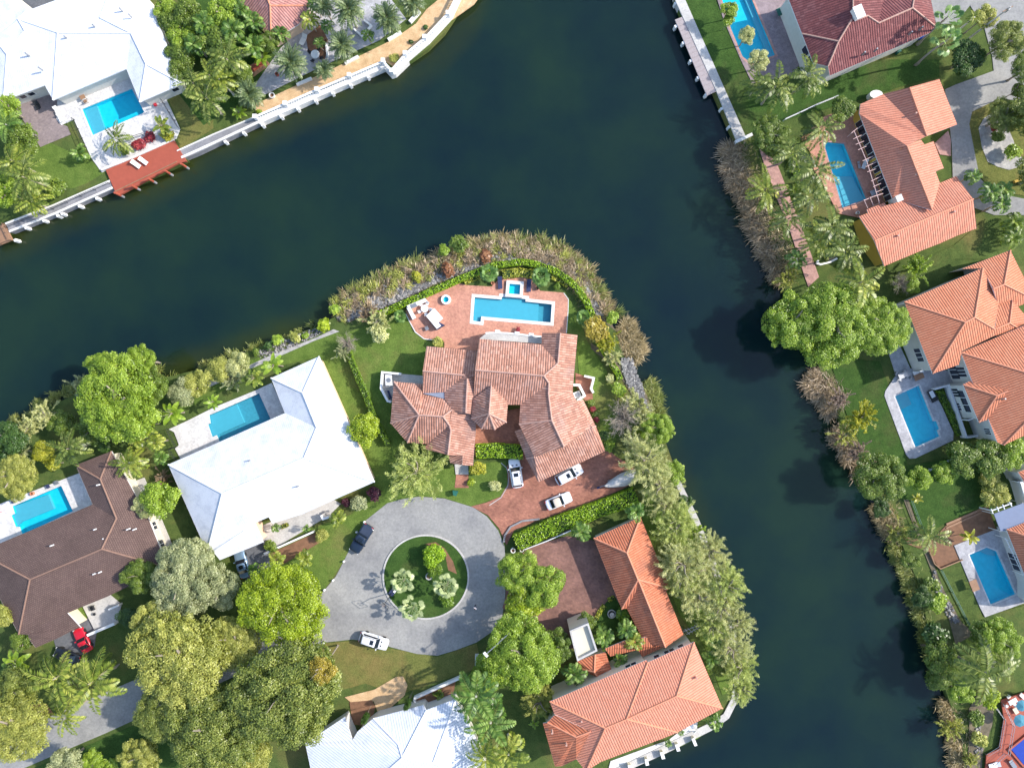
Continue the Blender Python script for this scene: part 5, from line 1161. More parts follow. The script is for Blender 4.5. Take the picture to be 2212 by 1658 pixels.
('lobed','silver',(425,1195),34,4,'silvery crown beside the west corner of the white roof','tree'),
('big','lime',(604,1312),96,6,'vivid lime-green tree left of the turning circle','tree'),
('big','olive',(376,1426),104,6.5,'largest yellow-olive tree, lower left','tree'),
('big','forest',(612,1502),120,7,'huge deep green tree with an orange patch, bottom centre-left','tree'),
('med','gold',(694,1448),30,10,'orange-leafed crown rising out of the huge deep green tree','tree'),
('big','forest',(450,1590),100,6,'deep green tree at the bottom edge, left of the huge one','tree'),
('big','olive',(520,1640),60,5,'olive tree at the bottom edge under the huge green tree','tree'),
('big','yellow' if False else 'olive',(20,1580),78,6,'yellow-green tree in the bottom left corner','tree'),
('med','silver',(140,1650),36,4,'grey-green bush at the bottom edge near the left corner','tree'),
('coco','cocoy',B00(590,740),66,8,'big glossy coconut palm over the street, left of two','palm'),
('coco','cocoy',B00(940,800),72,8,'big glossy coconut palm over the street, right of two','palm'),
('coco','cocoy',B00(660,1130),44,6,'lower coconut palm over the street, beneath the two big ones','palm'),
('banana','banana',B00(170,560),38,2,'broad-leaved plant clump left of the two big street palms','plant'),
('med','green',B00(150,760),38,2.5,'dark green bush at the left edge by the street','tree'),
('med','green',B00(230,340),26,2,'green bush at the brown house\'s lower left corner','tree'),
('med','olive',(2,1330),26,3,'olive bush cut by the left edge beside the brown roof','tree'),
('med','bright',B00(950,1590),24,2,'bright green bush at the bottom edge right of the street','tree'),
('bush','bright',B00(1160,1620),18,1.5,'small bright bush at the bottom edge, next to the larger one','shrub'),
('med','dark',B00(1330,100),24,2.5,'dark bush right of the brown house\'s entrance','tree'),
('cypress','dark',B14(365,960),9,2.4,'dark narrow cypress by the metal roof, left of two','tree'),
('cypress','dark',B14(385,930),8,2.4,'dark narrow cypress by the metal roof, right of two','tree'),
('cypress','dark',B70(1880,1080),10,2.6,'dark narrow cypress over the metal roof\'s notch','tree'),
('plume','green',B14(680,900),18,.4,'low dark shrub in the walled bed above the metal roof','shrub'),
# --- east bank
('med','bright',T24(930,90),20,3.2,'thin bright tree at the head of the lap pool','tree'),
('bush','bright',T24(910,230),13,2.6,'thin bright crown beside the lap pool, second from the top','tree'),
('med','pale',T24(1110,360),20,3.4,'thin pale-green tree leaning over the lap pool','tree'),
('med','pale',T24(1230,620),24,3.4,'thin pale-green tree at the foot of the lap pool','tree'),
('coco','coco',T24(1420,900),54,7,'big coconut palm south of the lap pool, left of two','palm'),
('coco','coco',T24(1750,780),48,7,'coconut palm by the white wall of the dark red house','palm'),
('med','green',T24(2110,1120),27,2.2,'green bush north-west of the long orange house','tree'),
('coco','coco',T24(1890,1330),50,6,'coconut palm at the north end of the orange-paved pool','palm'),
('lobed','green',T24(1360,1380),42,3.4,'leafy tree by the end of the white seawall','tree'),
('med','green',T26(720,150),24,2.6,'green tree between the seawall end and the pool with orange paving','tree'),
('coco','coco',T26(1160,380),58,7,'coconut palm reaching over the orange-paved pool','palm'),
('coco','coco',T26(1110,650),48,7,'coconut palm left of the orange-paved pool\'s foot','palm'),
('coco','cocoy',T26(650,590),50,5,'yellow-tipped coconut palm nearest the water on the right bank','palm'),
('coco','coco',T26(1340,960),52,7,'coconut palm below the orange-paved pool','palm'),
('coco','coco',T26(1480,1230),54,7,'coconut palm left of the long orange house\'s lower end','palm'),
('coco','cocoy',T26(1640,1560),60,8,'biggest coconut palm, above the round waterside tree','palm'),
('big','bright',E39(280,860),90,5,'round dark green tree bulging over the east bank','tree'),
('big','bright',E39(740,880),66,5,'lighter green tree against the two-storey house','tree'),
('feather','bright',E39(1100,280),34,2.5,'light feathery tree on the lawn below the long orange house','tree'),
('bare','twig',E39(930,450),24,2,'grey branching small tree beside the two-storey house\'s lawn','tree'),
('med','bright',E39(1060,470),18,2,'small bright crown beside the grey branching tree','tree'),
('fanbig','fan',T30(1430,190),34,8.5,'tall fan palm right of the dark red roof, upper','palm'),
('fanbig','fan',T30(1400,430),35,8.5,'tall fan palm right of the dark red roof, lower','palm'),
('royal','cocoy',T30(1700,180),19,6,'small yellow palm between the fan palms and the street','palm'),
('med','olive',T30(1820,170),26,5,'olive tree crossed by the utility pole','tree'),
('lobed','forest',T30(2060,400),44,6,'large tree at the top right street corner','tree'),
('med','dark',T30(1640,580),38,3.4,'open dark tree at the foot of the utility pole','tree'),
('med','green',T30(2150,930),16,4,'small crown at the right edge of the upper street','tree'),
('big','forest',D35(760,360),38,4,'dark round tree over the stone island, right edge','tree'),
('bush','green',D35(650,600),14,.8,'small green plant on the pale stone island, middle','shrub'),
('bush','bright',D35(800,740),18,1,'bright plant on the pale stone island, lower','shrub'),
('bush','redflower',D35(620,500),9,.5,'reddish plant on the pale stone island','shrub'),
('plume','royal',D35(410,1000),26,4.4,'small palm at the north-east corner of the long orange house','palm'),
('plume','royal',D35(600,1160),34,5,'palm in a group east of the long orange house, left','palm'),
('plume','royal',D35(750,1140),28,5,'palm in a group east of the long orange house, right','palm'),
('plume','royal',D35(720,1290),30,5,'palm in a group east of the long orange house, lowest','palm'),
('plume','green',D35(850,1470),34,2.4,'dark bushy palm below the right-hand palm group','palm'),
('plume','green',D35(830,1640),34,2.4,'dark bushy palm above the two-storey house\'s far roof','palm'),
('feather','olive',E14(350,640),30,1.5,'drab shrub at the water left of the notched pool','shrub'),
('feather','yellow',E14(520,450),38,2.6,'round yellow-green tree at the water by the notched pool','tree'),
('feather','mauve',E14(470,800),28,1.5,'mauve-brown dry shrub at the water, right bank','shrub'),
('lobed','green',E14(740,1080),58,4,'dense green tree on the bank below the notched pool','tree'),
('med','bright',E14(1130,1090),30,2,'bright shrub tree right of the dense bank tree','tree'),
('med','bright',E14(1400,1030),26,2,'bright bush on the fence above the dark square lawn','tree'),
('med','green',E14(1600,870),38,2.6,'green bush under the two-storey house\'s corner, left','tree'),
('med','green',E14(1860,870),42,2.8,'green bush tree under the two-storey house, middle','tree'),
('med','bright',E14(2110,820),36,2.6,'bright bush under the two-storey house at the right edge','tree'),
('bare','twig',E14(1790,930),20,3,'pale bare branches amid the bushes under the two-storey house','tree'),
('med','olive',E14(1920,1250),30,1.4,'olive clipped hedge bush left of the curved grey wall','tree'),
('med','olive',E14(1860,1080),22,1.4,'smaller olive bush above the clipped hedge bush','tree'),
('banana','yellow',E14(1100,1290),15,1.2,'little yellow palm at the dark lawn\'s left corner','palm'),
('coco','coco',E18(1240,440),48,4.5,'coconut palm with pale dead fronds beside the dirt yard','palm'),
('banana','yellow',E18(1650,440),23,2,'yellow palm on the edge of the marbled pool deck','palm'),
('med','dark',E18(740,150),22,1.6,'small dark tree at the water above the coconut palm with dead fronds','tree'),
('bush','bright',E18(1300,1120),22,.8,'bright bush on the bank left of the corner-cut pool\'s lawn','shrub'),
('bush','green',E18(1230,940),18,.6,'green bank shrub just above the bright one','shrub'),
('bush','dark',E18(1250,1420),28,.8,'very dark shrub at the waterline with white flecks','shrub'),
('feather','mauve',E22(1300,400),24,.8,'mauve dry shrub below the very dark waterline shrub','shrub'),
('lobed','bright',E22(1980,330),46,3,'big-leafed bright tree below the corner-cut pool','tree'),
('med','green',E22(1800,260),30,2.4,'green tree left of the big-leafed bright tree','tree'),
('coco','coco',E22(1820,680),74,8,'wide coconut palm in the lower right corner','palm'),
('med','green',E22(1350,520),36,1.8,'green bush at the water left of the wide coconut palm','tree'),
('med','green',E22(1330,720),30,1.6,'green bush at the water, lower of two by the wide palm','tree'),
('med','bright',E22(1560,880),28,1.8,'bright-tipped bush under the wide coconut palm','tree'),
('bush','lime',E22(1850,920),22,1.2,'lime bush under the wide coconut palm\'s right side','shrub'),

('med','green',(385,150),26,2.5,'green tree between the top left house corner and the palms','tree'),
('plume','royal',(420,95),34,4.5,'palm among the bright trees right of the top left roof','palm'),
('plume','royal',(520,20),30,5,'palm at the top edge left of the pink roof','palm'),
('med','green',(580,90),24,3,'small dark-green tree under the pink roof\'s left eave','tree'),
('med','green',(522,165),28,2.2,'green clump between the tall coconut palm and the bluish date palm','tree'),
('plume','royal',(470,200),30,3.5,'leafy palm left of the bluish date palm','palm'),
('med','dark',(505,62),28,3,'dark green tree in the middle of the palm grove','tree'),
('plume','royal',(705,55),24,4,'palm between the pink roof and the widest date palm','palm'),
('lobed','silver',(470,1270),46,4,'silvery olive crown between the largest yellow-olive and the lime tree','tree'),
('big','olive',(500,1390),58,5,'olive crown filling between the lime tree and the street','tree'),
('lobed','olive',(330,1345),48,5,'yellow-olive crown just below the brown house\'s east end','tree'),
('big','forest',(350,1545),66,5,'dark olive tree on the lower verge of the street','tree'),
('lobed','olive',(300,1640),44,3,'dull olive tree at the bottom edge beside the street','tree'),
('lobed','forest',(25,1490),50,4,'yellow-green crown above the bottom left corner tree','tree'),
('med','green',(1265,1345),22,2,'leafy green shrub between the fountain and the coral house','tree'),
('lobed','bright',(1060,1450),46,3.5,'bright crown on the left flank of the broad green tree','tree'),
('lobed','green',(1795,745),44,3.6,'green crown below the round bank tree on the right side','tree'),
('med','green',(215,905),38,3,'green crown under the biggest shore tree\'s left side','tree'),
('lobed','bright',(225,800),44,5,'bright upper crown of the biggest shore tree group','tree'),
('lobed','bright',(300,780),34,5,'bright crown overhanging the canal beside the biggest shore tree','tree'),

('coco','coco',(1712,330),50,6,'coconut palm by the pink path, above the yellow-tipped one','palm'),
('coco','coco',(1705,470),46,5,'coconut palm beside the pink path, middle of the right bank group','palm'),
('coco','cocoy',(1772,520),44,5.5,'coconut palm between the pink path and the long orange house','palm'),
('coco','coco',(1640,180),40,5,'coconut palm on the dark lawn below the lap pool','palm'),
('plume','royal',(1722,560),34,3,'leafy palm at the foot of the pink path','palm'),
('plume','green',(1716,415),30,2.4,'dark leafy clump along the pink path','palm'),
('wispy','pale',(1425,1050),46,3.4,'pale wispy tree just below the parked boat','tree'),
('wispy','palelime',(1462,1128),48,3.4,'wispy tree over the lawn between boat and seawall path','tree'),
('wispy','pale',(1520,1225),50,4,'big pale wispy tree standing across the seawall path','tree'),
('wispy','palelime',(1475,1250),46,4,'wispy tree tight against the orange wing\'s lower end','tree'),
('wispy','pale',(1560,1310),48,4,'pale wispy tree on the seawall path, lower middle','tree'),
('wispy','palelime',(1540,1350),40,3.6,'wispy green tree above the dark glossy palms','tree'),
('wispy','pale',(1580,1400),46,4,'pale wispy tree over the lower seawall path','tree'),
('wispy','palelime',(1600,1485),36,3.6,'southernmost wispy tree over the water','tree'),
('feather','pale',(1400,920),34,2.4,'pale feathery tree between the leafless and the wispy trees','tree'),
('feather','silver',(1372,960),30,2.2,'greyish feathery bush at the garage end of the east shore','tree'),
('feather','bright',(1500,1150),30,2,'light green feathery bush at the seawall path','tree'),
('med','green',(1552,1440),24,2,'dark green bush by the curve of the seawall path','tree'),
('lobed','bright',(1712,694),62,4.5,'dark lobe on the water side of the round bank tree','tree'),
('feather','olive',(1700,600),30,2,'olive scrub at the waterline above the round bank tree','shrub'),
('feather','mauve',(1812,860),26,1.6,'dry mauve scrub on the bank left of the notched pool lawn','shrub'),
('feather','olive',(1935,1150),26,1.2,'olive scrub at the waterline left of the palm with dead fronds','shrub'),
('med','green',(1965,1210),22,1.2,'green bank shrub left of the corner-cut pool lawn','shrub'),
('med','dark',(1992,1290),24,1.4,'dark green bank shrub beside the wire fence','shrub'),
('feather','olive',(2052,1570),30,1,'olive scrub at the water in the bottom right corner','shrub'),

('lobed','forest',(2250,235),60,5,'dark tree mostly beyond the right edge by the stone island','tree'),
('lobed','forest',(2262,372),56,5,'dark tree beyond the right edge below the stone island','tree'),
('big','green',(2232,140),40,5,'tree at the right edge under the street corner','tree'),

('bush','green',E22(1690,1120),18,.4,'green low bush on the bank above the lower right rocks','shrub'),
('bush','olive',E22(1720,1350),18,.4,'olive low bush on the bank beside the lower right deck','shrub'),
('feather','olive',E22(1660,1560),20,.6,'olive scrub on the bank at the bottom right edge','shrub'),
('coco','coco',(2168,1440),40,6,'smaller coconut palm right of the wide one in the lower right','palm'),
('date','date',(700,150),26,3,'small date palm on the paving between the first two big ones','palm'),
('plume','royal',(795,75),22,3,'small palm behind the fourth date palm','palm'),
('plume','royal',(680,10),26,4,'palm at the top edge right of the pink roof','palm'),
]
for t in PL:
    kind, leaf, px, r, ht, lab, cat = t
    if kind == 'coco': r *= 1.2
    if kind in ('date', 'royal'): r *= 1.08
    sq = random.uniform(.86, 1.0); kw = {}
    if kind == 'cypress': kw = dict(flatz=4.2, name='cypress_tree')
    if kind == 'bare': sq = 1
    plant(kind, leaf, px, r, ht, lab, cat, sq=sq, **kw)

# hedges: clipped leafy volumes along a plan path
def hedge(path, wd, hgt, leaf, label, cat='hedge', dens=46, ls=.22, name='hedge', z0=0):
    p = wxy(path); r = np.random.default_rng(len(PL) + len(path) * 7 + int(wd * 10))
    top = empty(name, (*p[0], z0)); tag(top, label, cat)
    MB().strip(p, wd * .82, z0, z0 + hgt * .86).build('branches', M['hedgecore'], top)
    P2 = np.array(p); seg = P2[1:] - P2[:-1]; L = np.hypot(*seg.T); n = int(L.sum() * (wd + 2 * hgt) * dens)
    k = r.choice(len(seg), n, p=L / L.sum()); t = r.uniform(0, 1, n)[:, None]
    base = P2[k] + seg[k] * t; nrm = np.stack([-seg[k][:, 1], seg[k][:, 0]], 1) / L[k][:, None]
    u = r.uniform(-(wd / 2 + hgt), wd / 2 + hgt, n); flat = np.abs(u) < wd / 2
    off = np.where(flat, u, np.sign(u) * wd / 2); z = np.where(flat, hgt, hgt - (np.abs(u) - wd / 2)); wob = .1 * np.sin(base[:, 0] * 2.1) + .08 * np.sin(base[:, 1] * 3.3)
    pos = np.concatenate([base + nrm * (off * (1 + wob * .3))[:, None], (z + z0 + wob + r.normal(size=n) * .07)[:, None]], 1)
    nn = unit(np.where(flat[:, None], np.array([0, 0, 1.]), np.concatenate([nrm * np.sign(u)[:, None], np.full((n, 1), .3)], 1)) + r.normal(size=(n, 3)) * .5)
    d = unit(np.cross(nn, r.normal(size=(n, 3)))); s = np.cross(nn, d); sz = ls * r.uniform(.6, 1.3, n)
    V, F = quads(pos - np.array([*p[0], z0]), d, s, sz * 1.2, sz)
    me = npmesh('foliage', V, F, LM[leaf], r.uniform(0, 1, n)); o = bpy.data.objects.new('foliage', me); col().objects.link(o); o.parent = top
    return top
M['hedgecore'] = plain('hedge_interior', (.03, .055, .012), .95, .3)
hedge([M13(30, 60), M13(60, 150), M13(120, 290), M13(200, 480), M13(280, 690), M13(350, 830), M13(440, 1010)], .9, 1.3, 'hedged', 'long clipped hedge between the white-roofed and the terracotta-roofed houses')
hedge([N12(600, 1060), N12(900, 930), N12(1200, 800), N12(1500, 668), N12(1820, 545), N12(2110, 510), N17(900, 548), N17(1100, 630), N17(1260, 760), N17(1370, 910), N17(1430, 1050), N17(1465, 1140)], 1.0, 1.2, 'hedge', 'clipped hedge following the rocks around the tip of the point')
hedge([N17(1500, 1330), N17(1600, 1500), N17(1700, 1660), M18(1440, 340)], .9, 1.2, 'hedge', 'hedge piece running down the east shore beside the rocks')
hedge([M13(1345, 1075), M13(1560, 1065), M13(1830, 1085)], 2.4, 1.5, 'hedge', 'thick hedge closing off the brick courtyard of the terracotta house', dens=40)
hedge([(1113, 1169), (1160, 1148), (1215, 1124), (1270, 1104), (1330, 1083), (1372, 1066)], 2.7, 1.6, 'hedge', 'tall thick hedge along the brick driveway', dens=40)
hedge([N17(510, 640), N17(680, 615), N17(840, 635)], 1.5, .6, 'ground', 'yellow clipped hedge behind the small square spa')
hedge([N17(1020, 650), N17(1110, 690), N17(1190, 745)], 1.1, .6, 'ground', 'yellow hedge piece right of the spa')
hedge([N17(110, 710), N17(190, 680), N17(270, 650)], 1.0, .6, 'ground', 'yellow hedge piece left of the spa')
hedge([T26(845, 195), T26(900, 290), T26(960, 450)], .9, .7, 'hedge', 'bright strip hedge between path and palms on the right bank')
hedge([E14(1320, 170), E14(1400, 340), E14(1470, 500), E14(1530, 640)], .8, .7, 'hedged', 'low hedge between the notched pool deck and the two-storey house')
hedge([S18(1060, 1300), S18(1100, 1220), S18(1150, 1150)], .7, .4, 'ground', 'yellow low hedge curving along the brown driveway, left')
hedge([S18(1185, 1100), S18(1255, 1070)], .7, .4, 'ground', 'short yellow low hedge by the orange wing, right')
hedge([S70(990, 620), S70(1060, 590)], .6, .5, 'olive', 'small hedge in the white house\'s porch court')

# reeds and rocks along the banks: nobody could count them
def reeds(path, width, n, leaf, side, label, length=(1.0, 2.3), wd=.10, zb=ZW, bias=.35):
    p = np.array(wxy(path)); r = np.random.default_rng(n); seg = p[1:] - p[:-1]; L = np.hypot(*seg.T)
    nc = n // 48; kc = r.choice(len(seg), nc, p=L / L.sum()); bc = p[kc] + seg[kc] * r.uniform(0, 1, nc)[:, None]; nrm = np.stack([-seg[kc][:, 1], seg[kc][:, 0]], 1) / L[kc][:, None] * side
    bc = bc + nrm * (r.beta(1.6, 1.6, nc) * width - width * bias)[:, None]
    cdir = r.normal(size=(nc, 2)); tone = r.uniform(0, 1, nc); k = r.integers(0, nc, n); ln = r.uniform(*length, n)
    d = unit(np.concatenate([nrm[k] * .5 + cdir[k] * .55 + r.normal(size=(n, 2)) * .45, r.uniform(.15, .9, (n, 1))], 1))
    base = np.concatenate([bc[k] + r.normal(size=(n, 2)) * .3, np.full((n, 1), 0.0) + r.uniform(zb, zb + .6, n)[:, None]], 1)
    s = unit(np.cross(d, r.normal(size=(n, 3)) * .5 + np.array([0, 0, 1.])))
    mid = base + d * ln[:, None] * .55; tip = mid + unit(d * np.array([1.3, 1.3, .1])) * ln[:, None] * .45
    w_ = wd * r.uniform(.6, 1.4, n)[:, None]
    V = np.stack([base - s * w_ * .4, base + s * w_ * .4, mid + s * w_ * .5, mid - s * w_ * .5, mid - s * w_ * .5, mid + s * w_ * .5, tip + s * w_ * .12, tip - s * w_ * .12], 1).reshape(-1, 3)
    F = np.arange(len(V)).reshape(-1, 4); org = np.array([*p[0], ZW]); me = npmesh('reeds', V - org, F, LM[leaf], np.repeat(tone[k], 2))
    o = bpy.data.objects.new('reeds', me); col().objects.link(o); o.location = org; tag(o, label, 'reeds', kind='stuff')
NS = [N12(130, 930), N12(260, 850), N12(420, 770), N12(600, 690), N12(800, 600), N12(1000, 520), N12(1200, 440), N12(1400, 400), N12(1600, 320), N12(1850, 270), N12(2100, 290), N17(900, 300), N17(1100, 370), N17(1270, 470), N17(1400, 600), N17(1500, 760), N17(1580, 920), N17(1660, 1050)]
reeds(NS, 5.0, 36000, 'reed', 1, 'tan reeds fringing the tip of the point', (.8, 1.9), bias=.92)
reeds(NS, 3.4, 5500, 'reedg', 1, 'green reeds standing at the waterline around the tip of the point', (1.1, 2.2), bias=.8)
reeds(NS, 3.4, 5000, 'reedm', 1, 'brown dry grass between the reeds and the rocks of the point', (.5, 1.3), bias=1.15, zb=-.1)
reeds(NS, 4.0, 3000, 'olive', 1, 'low green scrub tangled into the reeds of the point', (.5, 1.2), bias=1.0, zb=-.1)
reeds([N17(1720, 1180), N17(1800, 1330), N17(1850, 1470), M18(1640, 120)], 3.6, 6500, 'reed', 1, 'straw reeds on the east side of the point', (.9, 1.9))
reeds([M18(1720, 380), M18(1790, 560), M18(1830, 720)], 2.0, 2200, 'reedg', 1, 'thin green reeds below the east rocks', (.8, 1.6))
reeds([T26(370, 130), T26(360, 260), T26(420, 400), T26(520, 600), T26(560, 800), T26(640, 950), T26(760, 1150), T26(820, 1300), T26(880, 1500)], 3.8, 14000, 'reedm', -1, 'mauve-brown reeds along the upper right bank', (1.1, 2.3))
reeds([T26(450, 130), T26(520, 330), T26(620, 520), T26(700, 780), T26(830, 1020), T26(900, 1300), T26(960, 1500)], 3.6, 9000, 'reed', -1, 'tan-green reeds behind the mauve ones on the right bank', (.9, 1.9))
reeds([E14(60, -10), E14(180, 100), E14(280, 240), E14(330, 330)], 4.2, 9000, 'reedm', -1, 'mauve reeds left of the notched pool\'s lawn', (1.0, 2.1))
reeds([E14(330, 560), E14(420, 720), E14(520, 880), E14(640, 1000)], 3.4, 6000, 'reedm', -1, 'mauve reeds between the drab shrub and the dense bank tree', (.9, 1.9))
reeds([E18(800, 130), E18(880, 300), E18(930, 420)], 3.2, 5000, 'reed', -1, 'tan reeds left of the palm with dead fronds', (1.0, 2.0))
reeds([E18(960, 520), E18(1020, 700), E18(1100, 860), E18(1170, 1000), E18(1220, 1180), E18(1230, 1300)], 3.4, 8000, 'reedg', -1, 'scrubby green reeds along the lower right bank', (.6, 1.5))
reeds([E22(1490, 960), E22(1560, 1120), E22(1600, 1300), E22(1640, 1500), E22(1640, 1700)], 3.6, 8000, 'reed', -1, 'reeds in the lower right corner by the red deck', (.8, 1.8))
reeds([(2010, 1340), (2035, 1420), (2045, 1470)], 3, 4000, 'reedg', -1, 'green reeds under the dark waterline shrub', (.6, 1.5))
reeds([(0, 940), (60, 906), (120, 875), (190, 842), (300, 824), (372, 814)], 3, 5000, 'reedg', 1, 'green waterside grass under the left shore trees', (.6, 1.4))
reeds([(430, 797), (520, 766), (600, 738), (690, 706)], 1.3, 1500, 'reedg', 1, 'sparse waterline grass below the stone path', (.4, .9))

def rocks(polys, n, label, rad=(.14, .42), z=.03):
    r = random.Random(n); mb_v, mb_f = [], []; W = [wxy(q) for q in polys]
    A = []
    for q in W: A += [q] * max(1, int(abs(sum(q[i][0] * q[i - 1][1] - q[i - 1][0] * q[i][1] for i in range(len(q))))))
    for _ in range(n):
        q = r.choice(A); xs = [p[0] for p in q]; ys = [p[1] for p in q]
        for _t in range(40):
            x, y = r.uniform(min(xs), max(xs)), r.uniform(min(ys), max(ys))
            if inside((x, y), q): break
        else: continue
        s = r.uniform(*rad) ; b = len(mb_v)
        for dz in (-.6, .75):
            for k in range(5):
                a = 2 * math.pi * (k + r.random() * .5) / 5; kk = s * r.uniform(.7, 1.15) * (1 if dz < 0 else .6)
                mb_v.append((x + math.cos(a) * kk, y + math.sin(a) * kk, z + s * dz * r.uniform(.6, 1)))
        mb_f += [(b + k, b + (k + 1) % 5, b + 5 + (k + 1) % 5, b + 5 + k) for k in range(5)] + [tuple(b + 5 + k for k in range(5))]
    m_ = MB(); m_.v, m_.f = mb_v, mb_f; o = m_.build('rocks', M['rock'], recalc=False); tag(o, label, 'rocks', kind='stuff')
t = NT('limestone_rocks'); gi = t.n('NewGeometry'); nz = t.noise(3, 4)
M['rock'] = t.base(t.mix(1.0, t.ramp(gi.outputs['Random Per Island'], [(0, (.12, .115, .12)), (.5, (.24, .235, .23)), (1, (.46, .43, .40))]), t.ramp(nz, [(.3, (.7,) * 3), (.7, (1.15,) * 3)]), 'MULTIPLY'), .9, .2)
rocks([N12.l([(170, 1030), (380, 930), (560, 840), (620, 990), (300, 1110), (180, 1100)]), N12.l([(560, 840), (900, 730), (1200, 640), (1200, 720), (900, 870), (620, 990)]), N12.l([(1200, 640), (1500, 540), (1850, 440), (1950, 490), (1700, 550), (1450, 630), (1200, 720)]),
       N12.l([(1850, 440), (2150, 430), (2300, 470), (2480, 540), (2480, 620), (2200, 510), (1950, 490)]), N17.l([(1150, 560), (1280, 640), (1400, 790), (1440, 900), (1370, 880), (1260, 740), (1100, 620)]), N17.l([(1400, 900), (1470, 900), (1560, 1060), (1500, 1090)])], 3000, 'grey limestone rocks around the tip of the point')
ro_ = [N12(200, 900), N12(420, 810), N12(700, 700), N12(1000, 610), N12(1300, 520), N12(1600, 420), N12(1900, 360), N12(2150, 350), N17(1000, 440), N17(1200, 530), N17(1380, 680), N17(1480, 850), N17(1560, 1020)]
ri_ = [N17(1480, 1060), N17(1400, 900), N17(1280, 720), N17(1080, 590), N17(900, 510), N12(2100, 450), N12(1850, 460), N12(1500, 570), N12(1200, 680), N12(900, 790), N12(600, 910), N12(300, 1000)]
rocks([ro_ + ri_], 500, 'loose grey stones between the reeds and the rock band of the point', (.12, .36), .0)
rocks([M18.l([(1440, 150), (1560, 180), (1680, 400), (1720, 560), (1650, 560), (1520, 380)]), M18.l([(1650, 560), (1720, 560), (1790, 700), (1700, 700)]), N17.l([(1730, 1500), (1850, 1500), (1900, 1658), (1760, 1658)])], 900, 'pale limestone rocks on the east shore of the point')
rocks([W60.l([(1000, 330), (1200, 240), (1500, 120), (1620, 90), (1700, 120), (1600, 180), (1250, 330), (1050, 400)])], 260, 'rocks at the waterline beside the stone path', (.1, .32))
rocks([E22.l([(1700, 1240), (1740, 1200), (1780, 1500), (1700, 1500)]) if 1 else E22.l([(1640, 1040), (1720, 900), (1900, 1000), (1880, 1200), (1780, 1500), (1760, 1800), (1600, 1800), (1640, 1400)]), E18.l([(1280, 800), (1360, 1000), (1540, 1330), (1440, 1330), (1250, 900)])], 160, 'mottled stones on the lower right bank', (.15, .5))

# ------------------------------------------------------------------ shore works, docks, walls
def slab(name, label, cat, pts, z0, z1, m, top=None):
    """one solid thing over a plan polygon; top: optional (part name, material, inset) cap"""
    w_ = wxy(pts); cx = sum(p[0] for p in w_) / len(w_); cy = sum(p[1] for p in w_) / len(w_)
    if top is None:
        o = MB().prism(w_, z0, z1).build(name, M[m]); tag(o, label, cat); return o
    r = empty(name, (cx, cy, z0)); tag(r, label, cat); MB().prism(w_, z0, z1).build('base', M[m], r)
    MB().prism(offset(w_, -top[2]), z1, z1 + .05).build(top[0], M[top[1]], r); return r
def wall(name, label, cat, pts, wd, z0, z1, m, closed=False):
    o = MB().strip(wxy(pts), wd, z0, z1, closed).build(name, M[m]); tag(o, label, cat); return o
def seawall(pts, z, m): return sheet('seawall', pts, z, M[m], skirt=2.4)
seawall(A06.l([(70, 665), (560, 478), (1150, 222), (1178, 298), (585, 565), (110, 752)]), .24, 'concg')  # shadow on the recessed walk is put into this darker concrete
seawall([A00(1845, 1570), A00(2060, 1475), A80(0, 1402), A80(430, 1222), A80(482, 1282), A80(0, 1512), A00(2060, 1585), A00(1890, 1655)], .24, 'concg')
BAL = [A80(462, 1240), A80(1100, 960), A80(1775, 672), A80(1858, 765), A80(2000, 600), A80(2211, 425), A80(2440, 180), A80(2560, -60)]
BO = [A80(2600, -60), A80(2480, 200), A80(2240, 460), A80(2040, 630), A80(1890, 775), A80(1845, 790), A80(1775, 715), A80(1100, 1010), A80(480, 1290)]
sheet('seawall', BAL + BO, .3, M['concw'], skirt=2.4)
for q, w_, a in ((A06.l([(70, 665), (560, 478), (1150, 222)]), .3, 'l'), (A06.l([(110, 745), (585, 558), (1178, 292)]), .35, 'r')):
    wall('seawall_kerb', 'pale concrete kerb on the %s side of the left seawall walk' % ('land' if a == 'l' else 'water'), 'kerb', q, w_, .2, .42, 'concw')
wall('seawall_kerb', 'pale concrete kerb on the water side of the walk right of the red dock', 'kerb', [A00(1890, 1640), A80(0, 1495), A80(482, 1270)], .4, .2, .42, 'concw')
wall('seawall_kerb', 'thin concrete kerb on the land side of the walk right of the red dock', 'kerb', [A00(1845, 1572), A80(0, 1405), A80(430, 1225)], .22, .2, .42, 'concw')
seawall(T24.l([(345, -60), (440, -60), (470, 20), (780, 720), (1088, 1415), (1005, 1488), (800, 980), (365, 20)]), .3, 'conc')
wall('seawall_return', 'short white wall end at the foot of the right bank seawall', 'wall', T24.l([(985, 1478), (1160, 1398)]), .5, -1, .45, 'white')
# balustrade
b0 = wxy(BAL); br = empty('balustrade', (*b0[0], .3)); tag(br, 'long white balustrade above the canal below the date palms', 'balustrade')
MB().strip(b0, .34, 1.15, 1.3).build('rail', M['white'], br); MB().strip(b0, .34, .3, .42).build('plinth', M['white'], br)
mp_ = MB().tube((0, 0, 0), (0, 0, .4), .07, .1, 6).tube((0, 0, .4), (0, 0, .75), .1, .06, 6).build('baluster', M['white'], br, origin=Vector((0, 0, 0)))
tot = 0; segs = [(Vector(a), Vector(b)) for a, b in zip(b0, b0[1:])]; TL = sum((b - a).length for a, b in segs); nb = 98; first = True
for i in range(nb):
    t = (i + .5) / nb * TL
    for a, b in segs:
        L = (b - a).length
        if t <= L: p = a.lerp(b, t / L); break
        t -= L
    o = mp_ if first else mp_.copy(); 
    if not first: col().objects.link(o)
    first = False; o.parent = br; o.location = (p.x - b0[0][0], p.y - b0[0][1], .1)
